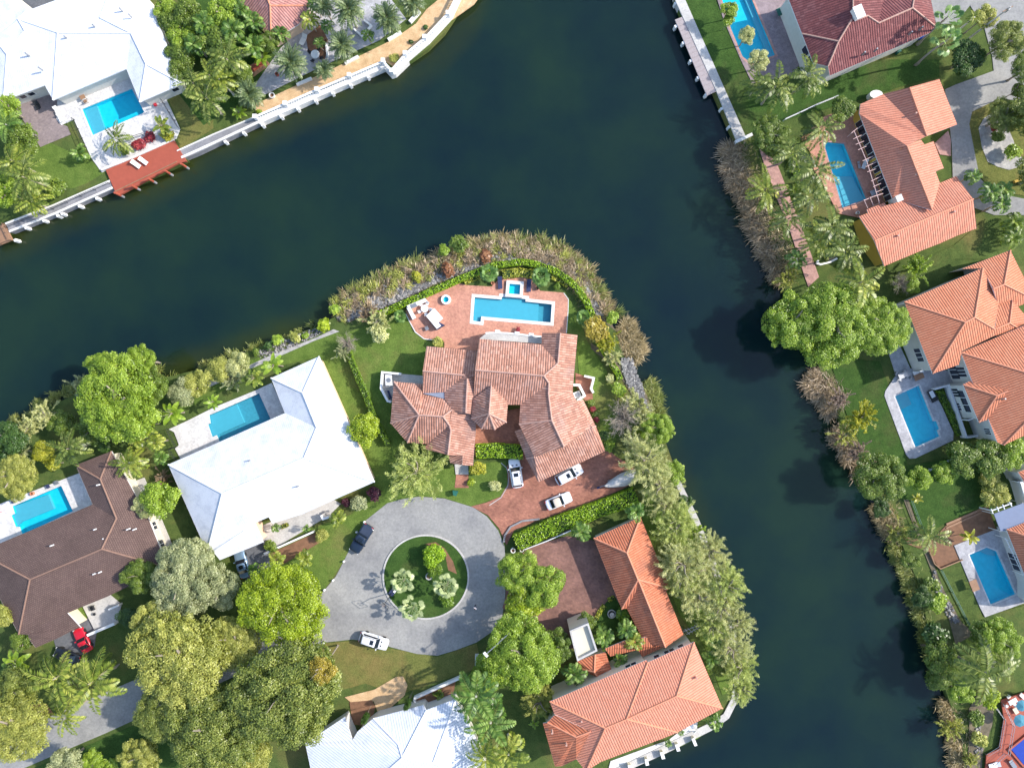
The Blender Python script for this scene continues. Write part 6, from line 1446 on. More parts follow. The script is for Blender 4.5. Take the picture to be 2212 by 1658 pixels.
for q in ((462, 1240), (770, 1105), (1095, 962), (1428, 815), (1775, 668), (1862, 770), (2000, 592), (2200, 425), (2440, 180)):
    x, y = wxy([A80(*q)])[0]; MB().box(x, y, .9, .55, .55, 1.25).box(x, y, 1.58, .7, .7, .12).build('pillar', M['white'], br)
# pilings
g = 'concrete pilings along the seawalls'
NP = {}
ORD = ['first', 'second', 'third', 'fourth', 'fifth', 'sixth', 'seventh']
def piling(q, lab, z1=.1, r=.22):
    NP[lab] = NP.get(lab, -1) + 1; lab = '%s %s, from the left' % (ORD[NP[lab]], lab)
    x, y, _ = P(*q, z1); o = MB().box(x, y, (ZW - .8 + z1) / 2, r * 2, r * 2, z1 - ZW + .8, .42).build('concrete_piling', M['white'], None); tag(o, lab, 'piling', g)
for q in ((1000, 395), (820, 475), (640, 555), (595, 575), (450, 625), (265, 700), (155, 830)): piling(A06(*q), 'white piling on the outer face of the left seawall walk')
for q in ((120, 1465), (310, 1372)): piling(A80(*q), 'white square piling between the red dock and the balustrade')
for q in ((505, 1290), (700, 1204), (872, 1124), (1057, 1040), (1232, 958), (1418, 874), (1602, 792)): piling(A80(*q), 'white square piling under the balustrade')
for q in ((372, 32), (850, 1125), (930, 1312)): piling(T24(*q), 'white piling on the right bank seawall beyond the wooden dock')
for q in ((372, 272), (452, 442), (530, 627), (606, 802), (690, 978)): piling(T24(*q), 'white square piling under the wooden dock on the right bank')
# docks
dk = wxy([A06(1110, 112), A00(1812, 1462), A06(1945, 22), A06(1860, 40), A06(1245, 372), A06(1205, 330)]); r_ = empty('red_dock', (*dk[0], 0)); tag(r_, 'red-stained wooden dock with tall pilings on the left bank', 'dock')
MB().prism(dk, -.1, .4).build('deck', M['redwood'], r_)
MB().strip(wxy([A06(1210, 335), A06(1850, 25)]), .12, .4, .55).build('step_rail', M['wood'], r_); MB().strip(wxy([A06(1070, 112), A06(1380, -10), A00(1812, 1455)]), .35, .0, .62).build('edge_wall', M['concw'], r_)
for q in ((1285, 385), (1450, 310), (1620, 240), (1790, 160), (1955, 90)):
    x, y, _ = P(*A06(*q), ZW); pr_ = MB().tube((x, y, ZW - 1), (x, y, -.1), .2, n=8).build('piling', M['concg'], r_); MB().tube((x, y, -.1), (x, y, 1.7), .2, n=8).build('piling_cap', M['redwood'], pr_)
d2 = wxy(T24.l([(360, 212), (455, 176), (802, 945), (690, 997)])); r_ = empty('wooden_dock', (*d2[0], 0)); tag(r_, 'weathered wooden dock along the right bank seawall', 'dock'); MB().prism(d2, .02, .22).build('deck', M['greywood'], r_)
for i in range(34):
    a = Vector(d2[0]).lerp(Vector(d2[3]), i / 33); b = Vector(d2[1]).lerp(Vector(d2[2]), i / 33)
    if i % 2: MB().tube((a.x, a.y, .235), (b.x, b.y, .235), .05, n=4).build('plank', M['greywood'], r_)
d3 = wxy(A06.l([(-80, 700), (60, 668), (142, 832), (-80, 922)])); r_ = empty('brown_dock', (*d3[0], 0)); tag(r_, 'brown dock corner cut by the left edge', 'dock'); MB().prism(d3, 0, .35).build('deck', M['wood'], r_)
MB().strip(wxy(A06.l([(60, 668), (142, 832), (-80, 922)])), .1, .95, 1.05).build('railing', M['wood'], r_)
for q in ((60, 668), (100, 750), (142, 832), (40, 872)): x, y = wxy([A06(*q)])[0]; MB().box(x, y, .65, .12, .12, .7).build('post', M['wood'], r_)

def railing(name, label, pts, hgt, z0, m, step=1.6, cat='railing', r=.035):
    w_ = wxy(pts); o = empty(name, (*w_[0], z0)); tag(o, label, cat)
    rb = MB()
    for a, b in zip(w_, w_[1:]):
        for k in (1, .55): rb.tube((*a, z0 + hgt * k), (*b, z0 + hgt * k), r, n=5)
    rb.build('rail', M[m], o)
    for a, b in zip(w_, w_[1:]):
        L = math.dist(a, b); n = max(1, int(L / step))
        for i in range(n + 1):
            x, y = a[0] + (b[0] - a[0]) * i / n, a[1] + (b[1] - a[1]) * i / n; MB().tube((x, y, z0), (x, y, z0 + hgt), r * 1.2, n=5).build('post', M[m], o)
    return o
railing('railing', 'dark railing along the left seawall walk', A06.l([(95, 705), (570, 515), (1150, 252)]), 1.0, .24, 'black', 2.4)
railing('railing', 'dark railing on the lower left edge of the top left pool deck', A00.l([(780, 1245), (905, 1530)]), 1.1, .12, 'black')
railing('railing', 'dark railing on the right edge of the top left pool deck', A00.l([(1665, 1000), (1870, 1340)]), 1.1, .12, 'black')
railing('railing', 'thin railing between the top left pool deck and the flower bed', A00.l([(1380, 1450), (1610, 1370)]), 1.1, .12, 'black')
railing('railing', 'black grille railing at the west end of the white house\'s pool deck', W13.l([(1755, 850), (1845, 1030), (1775, 1060), (1845, 1160)]), 1.1, .14, 'black', .45)
railing('fence', 'teal wire fence along the lawn by the corner-cut pool', E18.l([(1325, 780), (1440, 1010), (1580, 1280), (1660, 1440)]), 1.1, 0, 'greencan', 2.5, 'fence', .05)
railing('fence', 'thin fence on the left side of the dark square lawn', E18.l([(1020, 60), (1080, 220), (1130, 350)]), 1.1, 0, 'greencan', 2.5, 'fence', .04)
railing('fence', 'pale fence between the lawn strip and the long orange house', T24.l([(1480, 1258), (1640, 1185), (1800, 1110), (2020, 1020)]), 1.2, 0, 'trim', 2.5, 'fence', .05)
railing('fence', 'pale blue fence above the dark square lawn', E14.l([(1050, 1050), (1220, 985), (1450, 870)]), 1.2, 0, 'trim', 2.2, 'fence', .05)
railing('railing', 'outer railing of the lower right red deck', E22.l([(1950, 960), (2052, 1185), (2000, 1490)]), 1.0, .5, 'metal', 1.5)
railing('railing', 'lower railing of the red deck at the bottom right', E22.l([(1965, 1470), (1850, 1580), (1835, 1680)]), 1.0, .5, 'metal', 1.5)
railing('railing', 'railing of the stair beside the lower right red deck', E22.l([(1850, 960), (1980, 1130), (1930, 1420), (1800, 1500)]), 1.0, 0, 'metal', 1.5)
wall('garden_wall', 'white bent parapet around the patio west of the terracotta house', 'wall', M13.l([(575, 282), (385, 265), (372, 430), (440, 560), (475, 568)]), .35, 0, 1.5, 'white')
wall('garden_wall', 'white angled parapet east of the terracotta house, outer', 'wall', M18.l([(1075, 303), (1172, 325), (1145, 432), (1168, 475)]), .35, 0, 1.3, 'white')
wall('garden_wall', 'white angled parapet against the terracotta house\'s east wall', 'wall', M18.l([(950, 392), (1022, 398), (1075, 505), (1000, 555)]), .4, 0, 1.6, 'white')
wall('garden_wall', 'white low wall in front of the metal-roofed house', 'wall', B14.l([(430, 915), (660, 810), (910, 700)]), .4, 0, .9, 'white')
wall('garden_wall', 'short white wall joining the low wall to the metal roof', 'wall', B14.l([(425, 925), (470, 1012)]), .3, 0, .8, 'white')
wall('garden_wall', 'white wall stub beside the lamp under the broad green tree', 'wall', B14.l([(1075, 470), (1075, 600)]), .6, 0, .8, 'concw')
wall('porch_wall', 'white outer wall of the white house\'s porch', 'wall', S70.l([(820, 888), (1330, 660)]), .3, 0, .9, 'white')
wall('porch_wall', 'white wall at the right end of the white house\'s porch', 'wall', S70.l([(1420, 480), (1440, 520), (1500, 500)]), .4, 0, 1.6, 'white')
wall('entrance_wall', 'white wall edging the brown house\'s entrance slab, lower', 'wall', W18.l([(945, 1582), (1225, 1462)]), .45, 0, 1.2, 'white')
wall('entrance_wall', 'white wall edging the brown house\'s entrance slab, right', 'wall', W18.l([(1165, 1318), (1270, 1272)]), .3, 0, 1.2, 'white')
wall('entrance_wall', 'bright white angled wall by the brown house\'s entry lawn', 'wall', W18.l([(700, 1375), (760, 1365), (820, 1480)]), .5, 0, 2.2, 'white')
wall('planter_wall', 'white L-shaped planter edge under the widest date palm', 'wall', A80.l([(1460, 310), (1545, 385), (1640, 278), (1570, 225)]), .28, 0, .5, 'white')
wall('planter_wall', 'white kerb block right of the second date palm', 'wall', A80.l([(870, 888), (1025, 822)]), .45, 0, .5, 'white')
wall('planter_wall', 'white kerb block under the third date palm', 'wall', A80.l([(1370, 668), (1510, 595)]), .45, 0, .5, 'white')
wall('planter_wall', 'white kerb block under the fourth date palm', 'wall', A80.l([(1815, 425), (1950, 345)]), .5, 0, .5, 'white')
wall('planter_wall', 'long white kerb block at the top right of the sandy terrace', 'wall', A80.l([(2040, 240), (2140, 130)]), .6, 0, .5, 'white')
wall('garden_wall', 'white wall right of the mulch square among the date palms', 'wall', A80.l([(1175, 450), (1190, 600)]), .3, 0, .5, 'white')
wall('curved_bench', 'white curved bench under the palms on the right bank', 'bench', T26.l([(1175, 1320), (1165, 1350), (1200, 1362), (1290, 1340), (1370, 1300)]), .3, 0, .45, 'white')
wall('balcony_wall', 'long white wall strip at the right edge above the slate awning', 'wall', E14.l([(2020, 1010), (2080, 1120), (2150, 1360)]), .5, 0, 2.6, 'white')
wall('terrace_wall', 'grey balcony parapet of the two-storey house beside the hedge', 'wall', E14.l([(1240, 160), (1380, 120), (1560, 655), (1680, 640)]), .3, 0, 1.5, 'trim')
wall('wooden_border', 'bare wooden U-shaped border in the dirt yard', 'border', E18.l([(1220, 600), (1270, 720), (1330, 772), (1560, 678)]), .16, 0, .5, 'wood')
wall('timber_steps', 'long brown timber step between the dark lawn and the dirt yard, upper', 'step', E14.l([(1400, 1560), (1620, 1465), (1835, 1372)]), .35, 0, .25, 'wood')
wall('timber_steps', 'long brown timber step between the dark lawn and the dirt yard, lower', 'step', E14.l([(1400, 1600), (1620, 1500), (1840, 1405)]), .3, 0, .18, 'wood')
wall('driveway_edge', 'grey curb fin at the left end of the driveway hedge', 'kerb', S18.l([(110, 500), (120, 430), (180, 340), (300, 280), (480, 260)]), .3, 0, .35, 'concg')
wall('hedge_rail', 'pale rail on the south side of the driveway hedge', 'railing', S18.l([(320, 562), (550, 475), (800, 365)]), .15, 0, 1.3, 'trim')
# road kerbs and joints
MB().strip(wxy(isl), .28, 0, .2, True).build('kerb', M['conc'])['kind'] = 'structure'
wall('kerb_line', 'thin pale edge around the half-moon lawn', 'kerb', [M13(1600, 1200), M13(1655, 1250), M13(1683, 1330), M13(1670, 1440), M13(1600, 1560), M13(1480, 1640)], .12, 0, .12, 'conc')
wall('kerb_line', 'thin pale edge of the terracotta terrace towards the west lawn', 'kerb', N12.l([(890, 1040), (935, 1130), (990, 1230), (1080, 1300), (1190, 1312)]), .16, 0, .14, 'concw')
wall('kerb_line', 'thin pale edge of the terracotta terrace towards the east lawn', 'kerb', N17.l([(1145, 825), (1192, 890), (1190, 1000), (1172, 1240)]), .12, 0, .12, 'concw')

# ------------------------------------------------------------------ vehicles
def carpaint(name, c, metal=.0):
    t = NT(name); n = t.noise(.8, 2); t.b.inputs['Coat Weight'].default_value = .6; t.b.inputs['Coat Roughness'].default_value = .08
    return t.base(t.ramp(n, [(.3, tuple(x * .95 for x in c)), (.7, c)]), .35, .5, metal)
CP = {'white': carpaint('white_car_paint', (.78, .79, .82)), 'dark': carpaint('dark_blue_car_paint', (.020, .035, .065), .3), 'blue': carpaint('light_blue_car_paint', (.24, .36, .50), .4), 'red': carpaint('red_car_paint', (.60, .01, .03)), 'black': carpaint('black_car_paint', (.012, .015, .022)), 'tan': plain('beige_canvas', (.62, .54, .44), .8, .06)}
LT = NT('lamp_lens').base((.7, .72, .75), .15, .6); TL_ = NT('tail_lens').base((.45, .02, .02), .25, .5)
def car(pt, vec, L, W, H, paint, label, style='suv', roofm=None, rack=False, sunroof=True):
    """vec: survey direction from tail to nose (x right, y down)"""
    x, y, _ = P(*pt, .8); a = math.atan2(-vec[1], vec[0]); o = empty({'pickup': 'pickup_truck', 'sedan': 'sedan_car', 'coupe': 'sports_car', 'soft': 'convertible_car'}.get(style, 'suv_car'), (x, y, .05), a); tag(o, label, 'pickup truck' if style == 'pickup' else 'car')
    def mk(mb, name, m, par=o, sm=False):
        ob = mb.build(name, m, par, origin=Vector((0, 0, 0)), smooth=sm); return ob
    def loft(sts):
        """sections (x, halfwidth, z0, z1, corner)"""
        mb = MB(); n = 12
        for (sx, hw, z0, z1, c) in sts:
            hh = (z1 - z0); ring = [(-hw + c * .4, z0), (-hw, z0 + hh * .25), (-hw, z0 + hh * .65), (-hw + c * .35, z1 - c * .35), (-hw + c, z1), (-hw * .4, z1 + c * .12), (hw * .4, z1 + c * .12), (hw - c, z1), (hw - c * .35, z1 - c * .35), (hw, z0 + hh * .65), (hw, z0 + hh * .25), (hw - c * .4, z0)]
            mb.v += [(sx, yy, zz) for yy, zz in ring]
        m = len(sts)
        for i in range(m - 1):
            for k in range(n): mb.f.append((i * n + k, i * n + (k + 1) % n, (i + 1) * n + (k + 1) % n, (i + 1) * n + k))
        mb.f += [tuple(range(n))[::-1], tuple((m - 1) * n + k for k in range(n))]; return mb
    h = L / 2; w2 = W / 2; bh = H * (.60 if style not in ('coupe',) else .62)
    nose = [(h, w2 * .62, .38, bh * .72, .08), (h * .955, w2 * .82, .3, bh * .84, .12), (h * .86, w2 * .95, .26, bh * .93, .16), (h * .45, w2, .25, bh, .14)]
    tail = [(-h * .2, w2, .25, bh, .12), (-h * .8, w2 * .98, .25, bh * 1.0, .14), (-h * .95, w2 * .88, .3, bh * .95, .14), (-h, w2 * .7, .4, bh * .85, .1)]
    mk(loft(nose + tail), 'body', CP[paint], sm=True)
    if style == 'pickup': c0, c1, t0, t1 = h * .34, -h * .30, h * .12, -h * .22
    elif style in ('sedan', 'soft'): c0, c1, t0, t1 = h * .36, -h * .66, h * .08, -h * .38
    elif style == 'coupe': c0, c1, t0, t1 = h * .22, -h * .72, -h * .08, -h * .34
    else: c0, c1, t0, t1 = h * .42, -h * .92, h * .14, -h * .74
    g_ = MB(); b = bh - .02; tw = w2 * .74; bw_ = w2 * .92
    g_.v = [(c0, -bw_ * .9, b), (c0, bw_ * .9, b), (c1, bw_ * .88, b), (c1, -bw_ * .88, b), (t0, -tw * .95, H - .03), (t0, tw * .95, H - .03), (t1, tw * .95, H - .03), (t1, -tw * .95, H - .03)]
    g_.f = [(0, 1, 5, 4), (1, 2, 6, 5), (2, 3, 7, 6), (3, 0, 4, 7), (4, 5, 6, 7), (3, 2, 1, 0)]; mk(g_, 'cabin_glass', M['carglass'])
    rm = roofm or CP[paint]
    rr = loft([(t0 + .1, tw * .80, H - .07, H - .02, .05), (t0 - .12, tw * 1.0, H - .09, H + .01, .08), ((t0 + t1) / 2, tw * 1.04, H - .09, H + .02, .09), (t1 + .1, tw * .99, H - .09, H, .08), (t1 - .08, tw * .8, H - .08, H - .03, .05)]); ro = mk(rr, 'roof', rm, sm=True)
    for s in (-1, 1):
        mk(MB().add([(c0 + .02, s * bw_ * .93, b - .02), (c0 - .12, s * bw_ * .93, b), (t0 - .1, s * tw * 1.0, H - .05), (t0 + .05, s * tw * 1.0, H - .05)], [(0, 1, 2, 3)]).add([(c1 + .22, s * bw_ * .91, b), (c1 - .02, s * bw_ * .91, b), (t1 - .05, s * tw, H - .05), (t1 + .12, s * tw, H - .05)], [(0, 1, 2, 3)]), 'pillar', CP[paint])
        mk(MB().box(c0 - .25, s * (w2 + .12), bh + .08, .18, .24, .16), 'mirror', CP[paint])
        mk(MB().box(h * .93, s * w2 * .66, bh * .76, .22, w2 * .36, .14, s * -.25), 'headlight', LT)
        mk(MB().box(-h * .965, s * w2 * .66, bh * .84, .14, w2 * .34, .18), 'taillight', TL_)
        if rack: mk(MB().box((t0 + t1) / 2, s * tw * .92, H + .05, (t0 - t1) * .85, .05, .06), 'roof_rail', M['black'])
        for q in (.60, -.60): mk(MB().tube((h * q, s * (w2 - .22), .34), (h * q, s * (w2 + .0), .34), .35, n=14), 'wheel', M['rubber'])
    if sunroof and style not in ('soft', 'coupe', 'pickup'): mk(MB().box(t0 - .55, 0, H + .025, .62, tw * 1.05, .02), 'sunroof', M['carglass'])
    if style == 'pickup':
        mk(MB().box(-h * .62, 0, bh + .01, h * .56, W * .76, .03), 'bed', plain('bed_liner', (.035, .05, .085), .6, .2)); mk(MB().box(t0 - .35, 0, H + .02, .5, tw * 1.1, .02), 'sunroof', M['carglass'])
    if style == 'suv': mk(MB().box(h * .45 + .25, -w2 * .35, bh + .02, .2, .3, .02).box(h * .45 + .25, w2 * .35, bh + .02, .2, .3, .02), 'hood_vents', M['black'])
    return o
gw = 'white cars in the brick driveway'
for o_ in (car(M18(372, 1308), (-50, -315), 5.1, 2.05, 1.75, 'white', 'white SUV with black sunroof parked nose-up beside the half-moon lawn', 'suv', rack=True),
 car(M18(922, 1322), (300, -165), 5.0, 2.0, 1.75, 'white', 'white SUV half under the garage eave, nose to the right', 'suv'),
 car(S18(678, 78), (280, -112), 4.6, 1.95, 1.4, 'white', 'white convertible with a beige canvas roof on the brick driveway', 'soft', roofm=CP['tan'])): o_['group'] = gw
car(I12(557, 1525), (312, 100), 5.1, 2.05, 1.75, 'white', 'white SUV parked half on the grass at the bottom of the turning circle', 'suv', rack=True)
car(I12(430, 466), (-150, 245), 5.3, 2.1, 1.85, 'dark', 'dark blue pickup parked at the upper left of the turning circle', 'pickup')
car(S70(572, 1008), (-75, -250), 4.8, 1.95, 1.45, 'blue', 'light blue sedan in the carport of the large white-roofed house', 'sedan')
car(B00(850, 335), (-95, -190), 4.4, 1.95, 1.25, 'red', 'red sports car beside the brown house\'s entrance', 'coupe')
car(B00(690, 500), (-150, -60), 4.6, 1.9, 1.45, 'black', 'black car mostly hidden under the big street palms', 'sedan')
# boat on its trailer
x, y, _ = P(*M18(1470, 1378), 1.2); bo = empty('covered_boat', (x, y, 0), math.atan2(-65, -180) + math.pi * 0); bo.rotation_euler[2] = math.atan2(-65, -180) ; tag(bo, 'boat under a grey cover on a trailer at the end of the brick driveway', 'boat')
def hull(name, m, zt, zb, k, L=6.3, B=1.15):
    mb = MB(); n = 12
    for i in range(n + 1):
        t = i / n; xx = -L / 2 + L * t; hw = B * k * min(1, (1 - t) * 1.9) ** .62 if t > .3 else B * k * (.86 + .14 * t / .3); hw = max(.02, hw); zz = zt + .28 * t ** 2
        mb.v += [(xx, -hw, zz), (xx, -hw * .7, zb + .5 * t ** 3), (xx, hw * .7, zb + .5 * t ** 3), (xx, hw, zz), (xx, 0, zz + (.28 * k * math.sin(math.pi * min(1, t + .15)) if name == 'cover' else 0))]
    for i in range(n):
        for q in range(5): mb.f.append((5 * i + q, 5 * i + (q + 1) % 5, 5 * i + 5 + (q + 1) % 5, 5 * i + 5 + q))
    mb.f += [(4, 3, 2, 1, 0), tuple(5 * n + q for q in range(5))]; return mb.build(name, m, bo, origin=Vector((0, 0, 0)), smooth=True)
hull('hull', M['white'], 1.25, .55, 1); hull('cover', plain('grey_canvas', (.56, .54, .51), .8, .2, scale=3), 1.4, 1.2, 1.03)
MB().box(-.3, 0, .5, 5.2, 1.2, .1).box(3.4, 0, .5, 2.0, .12, .1).build('trailer', M['metal'], bo, origin=Vector((0, 0, 0)))
for s in (-1, 1): MB().tube((-1, s * .85, .35), (-1, s * 1.05, .35), .33, n=12).build('wheel', M['rubber'], bo, origin=Vector((0, 0, 0)))
MB().box(4.2, 0, .6, .5, .3, .4).build('winch', M['navy'], bo, origin=Vector((0, 0, 0)))

# ------------------------------------------------------------------ people
def person(pt, yaw, label):
    x, y, _ = P(*pt, 0); o = empty('person', (x, y, .04), yaw); tag(o, label, 'person')
    J = {'pel': (0, 0, .95), 'wst': (0, 0, 1.12), 'chs': (.02, 0, 1.36), 'nek': (.02, 0, 1.52), 'hd0': (.04, 0, 1.60), 'hd1': (.05, 0, 1.74), 'lh': (0, .10, .90), 'lk': (.16, .11, .50), 'la': (.10, .11, .08), 'lt': (.26, .12, .04),
         'rh': (0, -.10, .90), 'rk': (-.02, -.11, .50), 'ra': (-.26, -.11, .12), 'rt': (-.13, -.12, .03), 'ls': (0, .19, 1.45), 'le': (-.10, .25, 1.17), 'lw': (.02, .26, .93), 'lf': (.05, .26, .84), 'rs': (0, -.19, 1.45), 're': (.04, -.26, 1.18), 'rw': (.20, -.25, 1.0), 'rf': (.26, -.24, .94)}
    Rd = {'pel': .13, 'wst': .125, 'chs': .15, 'nek': .06, 'hd0': .085, 'hd1': .095, 'lh': .10, 'lk': .07, 'la': .045, 'lt': .04, 'rh': .10, 'rk': .07, 'ra': .045, 'rt': .04, 'ls': .065, 'le': .045, 'lw': .033, 'lf': .035, 'rs': .065, 're': .045, 'rw': .033, 'rf': .035}
    E = [('pel', 'wst'), ('wst', 'chs'), ('chs', 'nek'), ('nek', 'hd0'), ('hd0', 'hd1'), ('pel', 'lh'), ('lh', 'lk'), ('lk', 'la'), ('la', 'lt'), ('pel', 'rh'), ('rh', 'rk'), ('rk', 'ra'), ('ra', 'rt'), ('chs', 'ls'), ('ls', 'le'), ('le', 'lw'), ('lw', 'lf'), ('chs', 'rs'), ('rs', 're'), ('re', 'rw'), ('rw', 'rf')]
    def skin(name, joints, edges, grow, m, sub=2):
        ks = list(joints); me = bpy.data.meshes.new(name); me.from_pydata([J[k] for k in ks], [(ks.index(a), ks.index(b)) for a, b in edges], []); ob = bpy.data.objects.new(name, me); col().objects.link(ob); ob.parent = o
        ob.modifiers.new('s', 'SKIN'); sv = me.skin_vertices[0].data
        for i, k in enumerate(ks): sv[i].radius = (Rd[k] + grow,) * 2
        sv[0].use_root = True; md = ob.modifiers.new('u', 'SUBSURF'); md.levels = md.render_levels = sub; me.materials.append(m); return ob
    skin('body', J, E, 0, plain('skin', (.50, .28, .19), .6, .08))
    T_ = ['wst', 'chs', 'nek', 'ls', 'le', 'rs', 're']; T_.insert(0, 'pel')
    skin('shirt', [k for k in T_], [('pel', 'wst'), ('wst', 'chs'), ('chs', 'ls'), ('ls', 'le'), ('chs', 'rs'), ('rs', 're'), ('chs', 'nek')], .02, plain('white_shirt', (.75, .74, .82), .8, .05))
    skin('trousers', ['pel', 'lh', 'lk', 'la', 'rh', 'rk', 'ra'], [('pel', 'lh'), ('lh', 'lk'), ('lk', 'la'), ('pel', 'rh'), ('rh', 'rk'), ('rk', 'ra')], .022, plain('dark_trousers', (.02, .02, .05), .8, .2))
    mb = MB(); n = 10
    for i in range(5):
        ph = i / 4 * 1.75
        for k in range(n): a = 2 * math.pi * k / n; mb.v.append((.045 + .108 * math.sin(ph) * math.cos(a) - .012, .105 * math.sin(ph) * math.sin(a), 1.735 + .115 * math.cos(ph)))
    for i in range(4):
        for k in range(n): mb.f.append((i * n + k, i * n + (k + 1) % n, (i + 1) * n + (k + 1) % n, (i + 1) * n + k))
    mb.build('hair', plain('dark_hair', (.025, .018, .014), .7, .2), o, origin=Vector((0, 0, 0)), smooth=True)
person(I12(1612, 1160), -2.2, 'person in white shirt and dark trousers walking on the road beside the island')

# ------------------------------------------------------------------ street things
def pole(base, h_, label, r=.16, m='conc'):
    x, y, _ = P(*base, 0); o = empty('utility_pole', (x, y, 0)); tag(o, label, 'pole'); MB().tube((x, y, 0), (x, y, h_), r, r * .7, 10).build('post', M[m], o); return o, x, y
o, x, y = pole(T30(1600, 430), 10.8, 'grey concrete utility pole leaning up to the top right corner'); MB().box(x, y, 10.2, 1.8, .12, .12, .5).build('crossarm', M['wood'], o); MB().tube((x + .5, y + .3, 8.9), (x + .5, y + .3, 9.8), .22, n=10).build('transformer', M['metal'], o)
x, y, _ = P(*B14(1410, 240), 6.5); o = empty('street_lamp', (x, y, 0)); tag(o, 'grey street lamp whose long arm crosses the broad green tree', 'street lamp'); x2, y2, _ = P(*B14(1165, 480), 8)
MB().tube((x, y, 0), (x, y, 7.4), .14, .1, 8).build('post', M['conc'], o); MB().tube((x, y, 7.3), (x2, y2, 8.0), .09, .07, 8).build('arm', M['metal'], o); MB().box(x2, y2, 8.0, .9, .4, .18, 2.3).build('lamp_head', M['white'], o)
gb = 'white verge posts along the road'
for q, lab in (((460, 293), 'topmost white verge post, above the dark blue pickup'), ((380, 398), 'white verge post in the pickup\'s shadow'), ((248, 702), 'white verge post just below the pickup'), ((135, 898), 'white verge post, second from the lime tree'), ((46, 998), 'white verge post nearest the lime tree'), ((40, 1540), 'white verge post at the left end of the dry lawn')):
    x, y, _ = P(*I12(*q), .3); o = MB().tube((x, y, 0), (x, y, .5), .16, .15, 10).tube((x, y, .5), (x, y, .58), .2, .12, 10).build('verge_post', M['white']); tag(o, lab, 'post', gb)
# basketball hoop
x, y, _ = P(*I12(745, 1028), .2); o = empty('basketball_hoop', (x, y, .1), math.radians(-128)); tag(o, 'portable basketball hoop with a dark base on the left kerb of the island', 'basketball hoop'); z_ = Vector((0, 0, 0))
MB().box(-.3, 0, .2, 1.4, .9, .35).build('base', M['navy'], o, origin=z_); MB().tube((0, 0, .3), (.35, 0, 2.6), .07, n=8).tube((.35, 0, 2.6), (1.2, 0, 3.3), .06, n=8).build('pole', M['black'], o, origin=z_); MB().box(-.6, .2, .45, .4, .4, .2).build('weight', M['white'], o, origin=z_)
fr = MB()
for a, b in (((0, -.9, 2.9), (0, .9, 2.9)), ((0, -.9, 3.95), (0, .9, 3.95)), ((0, -.9, 2.9), (0, -.9, 3.95)), ((0, .9, 2.9), (0, .9, 3.95)), ((0, -.3, 3.05), (0, .3, 3.05)), ((0, -.3, 3.5), (0, .3, 3.5)), ((0, -.3, 3.05), (0, -.3, 3.5)), ((0, .3, 3.05), (0, .3, 3.5))): fr.tube((a[0] + 1.25, a[1], a[2]), (b[0] + 1.25, b[1], b[2]), .035, n=5)
fr.build('backboard', M['black'], o, origin=z_); rm_ = MB()
for i in range(12): a0, a1 = i * math.pi / 6, (i + 1) * math.pi / 6; rm_.tube((1.5 + .23 * math.cos(a0), .23 * math.sin(a0), 3.05), (1.5 + .23 * math.cos(a1), .23 * math.sin(a1), 3.05), .015, n=4)
rm_.build('rim', M['redwood'], o, origin=z_)
def ringpot(q, r0, r1, h_, label, m='conc', name='round_planter', cat='planter', inner='soil', z=0.0):
    x, y, _ = P(*q, z + h_); o = empty(name, (x, y, z)); tag(o, label, cat); mb = MB(); n = 18
    for i in range(n):
        a0, a1 = 2 * math.pi * i / n, 2 * math.pi * (i + 1) / n; b = len(mb.v)
        for r, zz in ((r0 * .9, 0), (r0, h_), (r1, h_), (r1, h_ * .5)):
            for a in (a0, a1): mb.v.append((x + r * math.cos(a), y + r * math.sin(a), z + zz))
        for k in range(3): mb.f.append((b + 2 * k, b + 2 * k + 1, b + 2 * k + 3, b + 2 * k + 2))
    mb.build('bowl', M[m], o); MB().tube((x, y, z), (x, y, z + h_ * .6), r1, n=n).build('fill', M[inner], o); return o, x, y
ringpot(I12(1130, 858), .62, .42, .5, 'pale ring planter in the middle of the traffic island', z=.12)
o, x, y = ringpot(S18(1228, 1248), .75, .6, .45, 'tiered stone fountain in the dark garden by the orange wing', name='fountain', cat='fountain', inner='black', z=.05)
MB().tube((x, y, .05), (x, y, 1.1), .1, n=8).tube((x, y, .8), (x, y, .9), .15, .42, 14).build('upper_bowl', M['conc'], o)
ringpot(A80(605, 985), .5, .36, .6, 'big pale urn at the left of the sandy terrace', 'concw')
ringpot(A80(655, 765), .3, .22, .6, 'dark red pot by the steps beside the second date palm', 'redwood')
ringpot(A80(1160, 420), .35, .26, .6, 'brown pot above the third date palm', 'wood'); ringpot(A80(905, 265), .3, .22, .5, 'brown pot at the right corner of the pink roof', 'terra')
ringpot(A80(1615, 358), .3, .2, .4, 'small white pot beside the white planter edge', 'white'); ringpot(N12(1790, 720), .3, .22, .5, 'terracotta pot left of the small square spa', 'terra', z=.06)
ringpot(N17(870, 775), .3, .22, .5, 'dark pot right of the small square spa', 'black', z=.06); ringpot(H31(248, 1190), .28, .2, .7, 'pale globe pot at the lower corner of the orange paving', 'concw')
ringpot(S18(205, 592), .42, .3, .8, 'white round urn at the entrance of the brown driveway, left', 'white'); ringpot(S18(295, 585), .35, .25, .7, 'white urn at the entrance of the brown driveway, right', 'concw')
ringpot(W18(325, 140), .32, .22, .5, 'reddish pot on the brown house\'s pool deck', 'terra', z=.14)
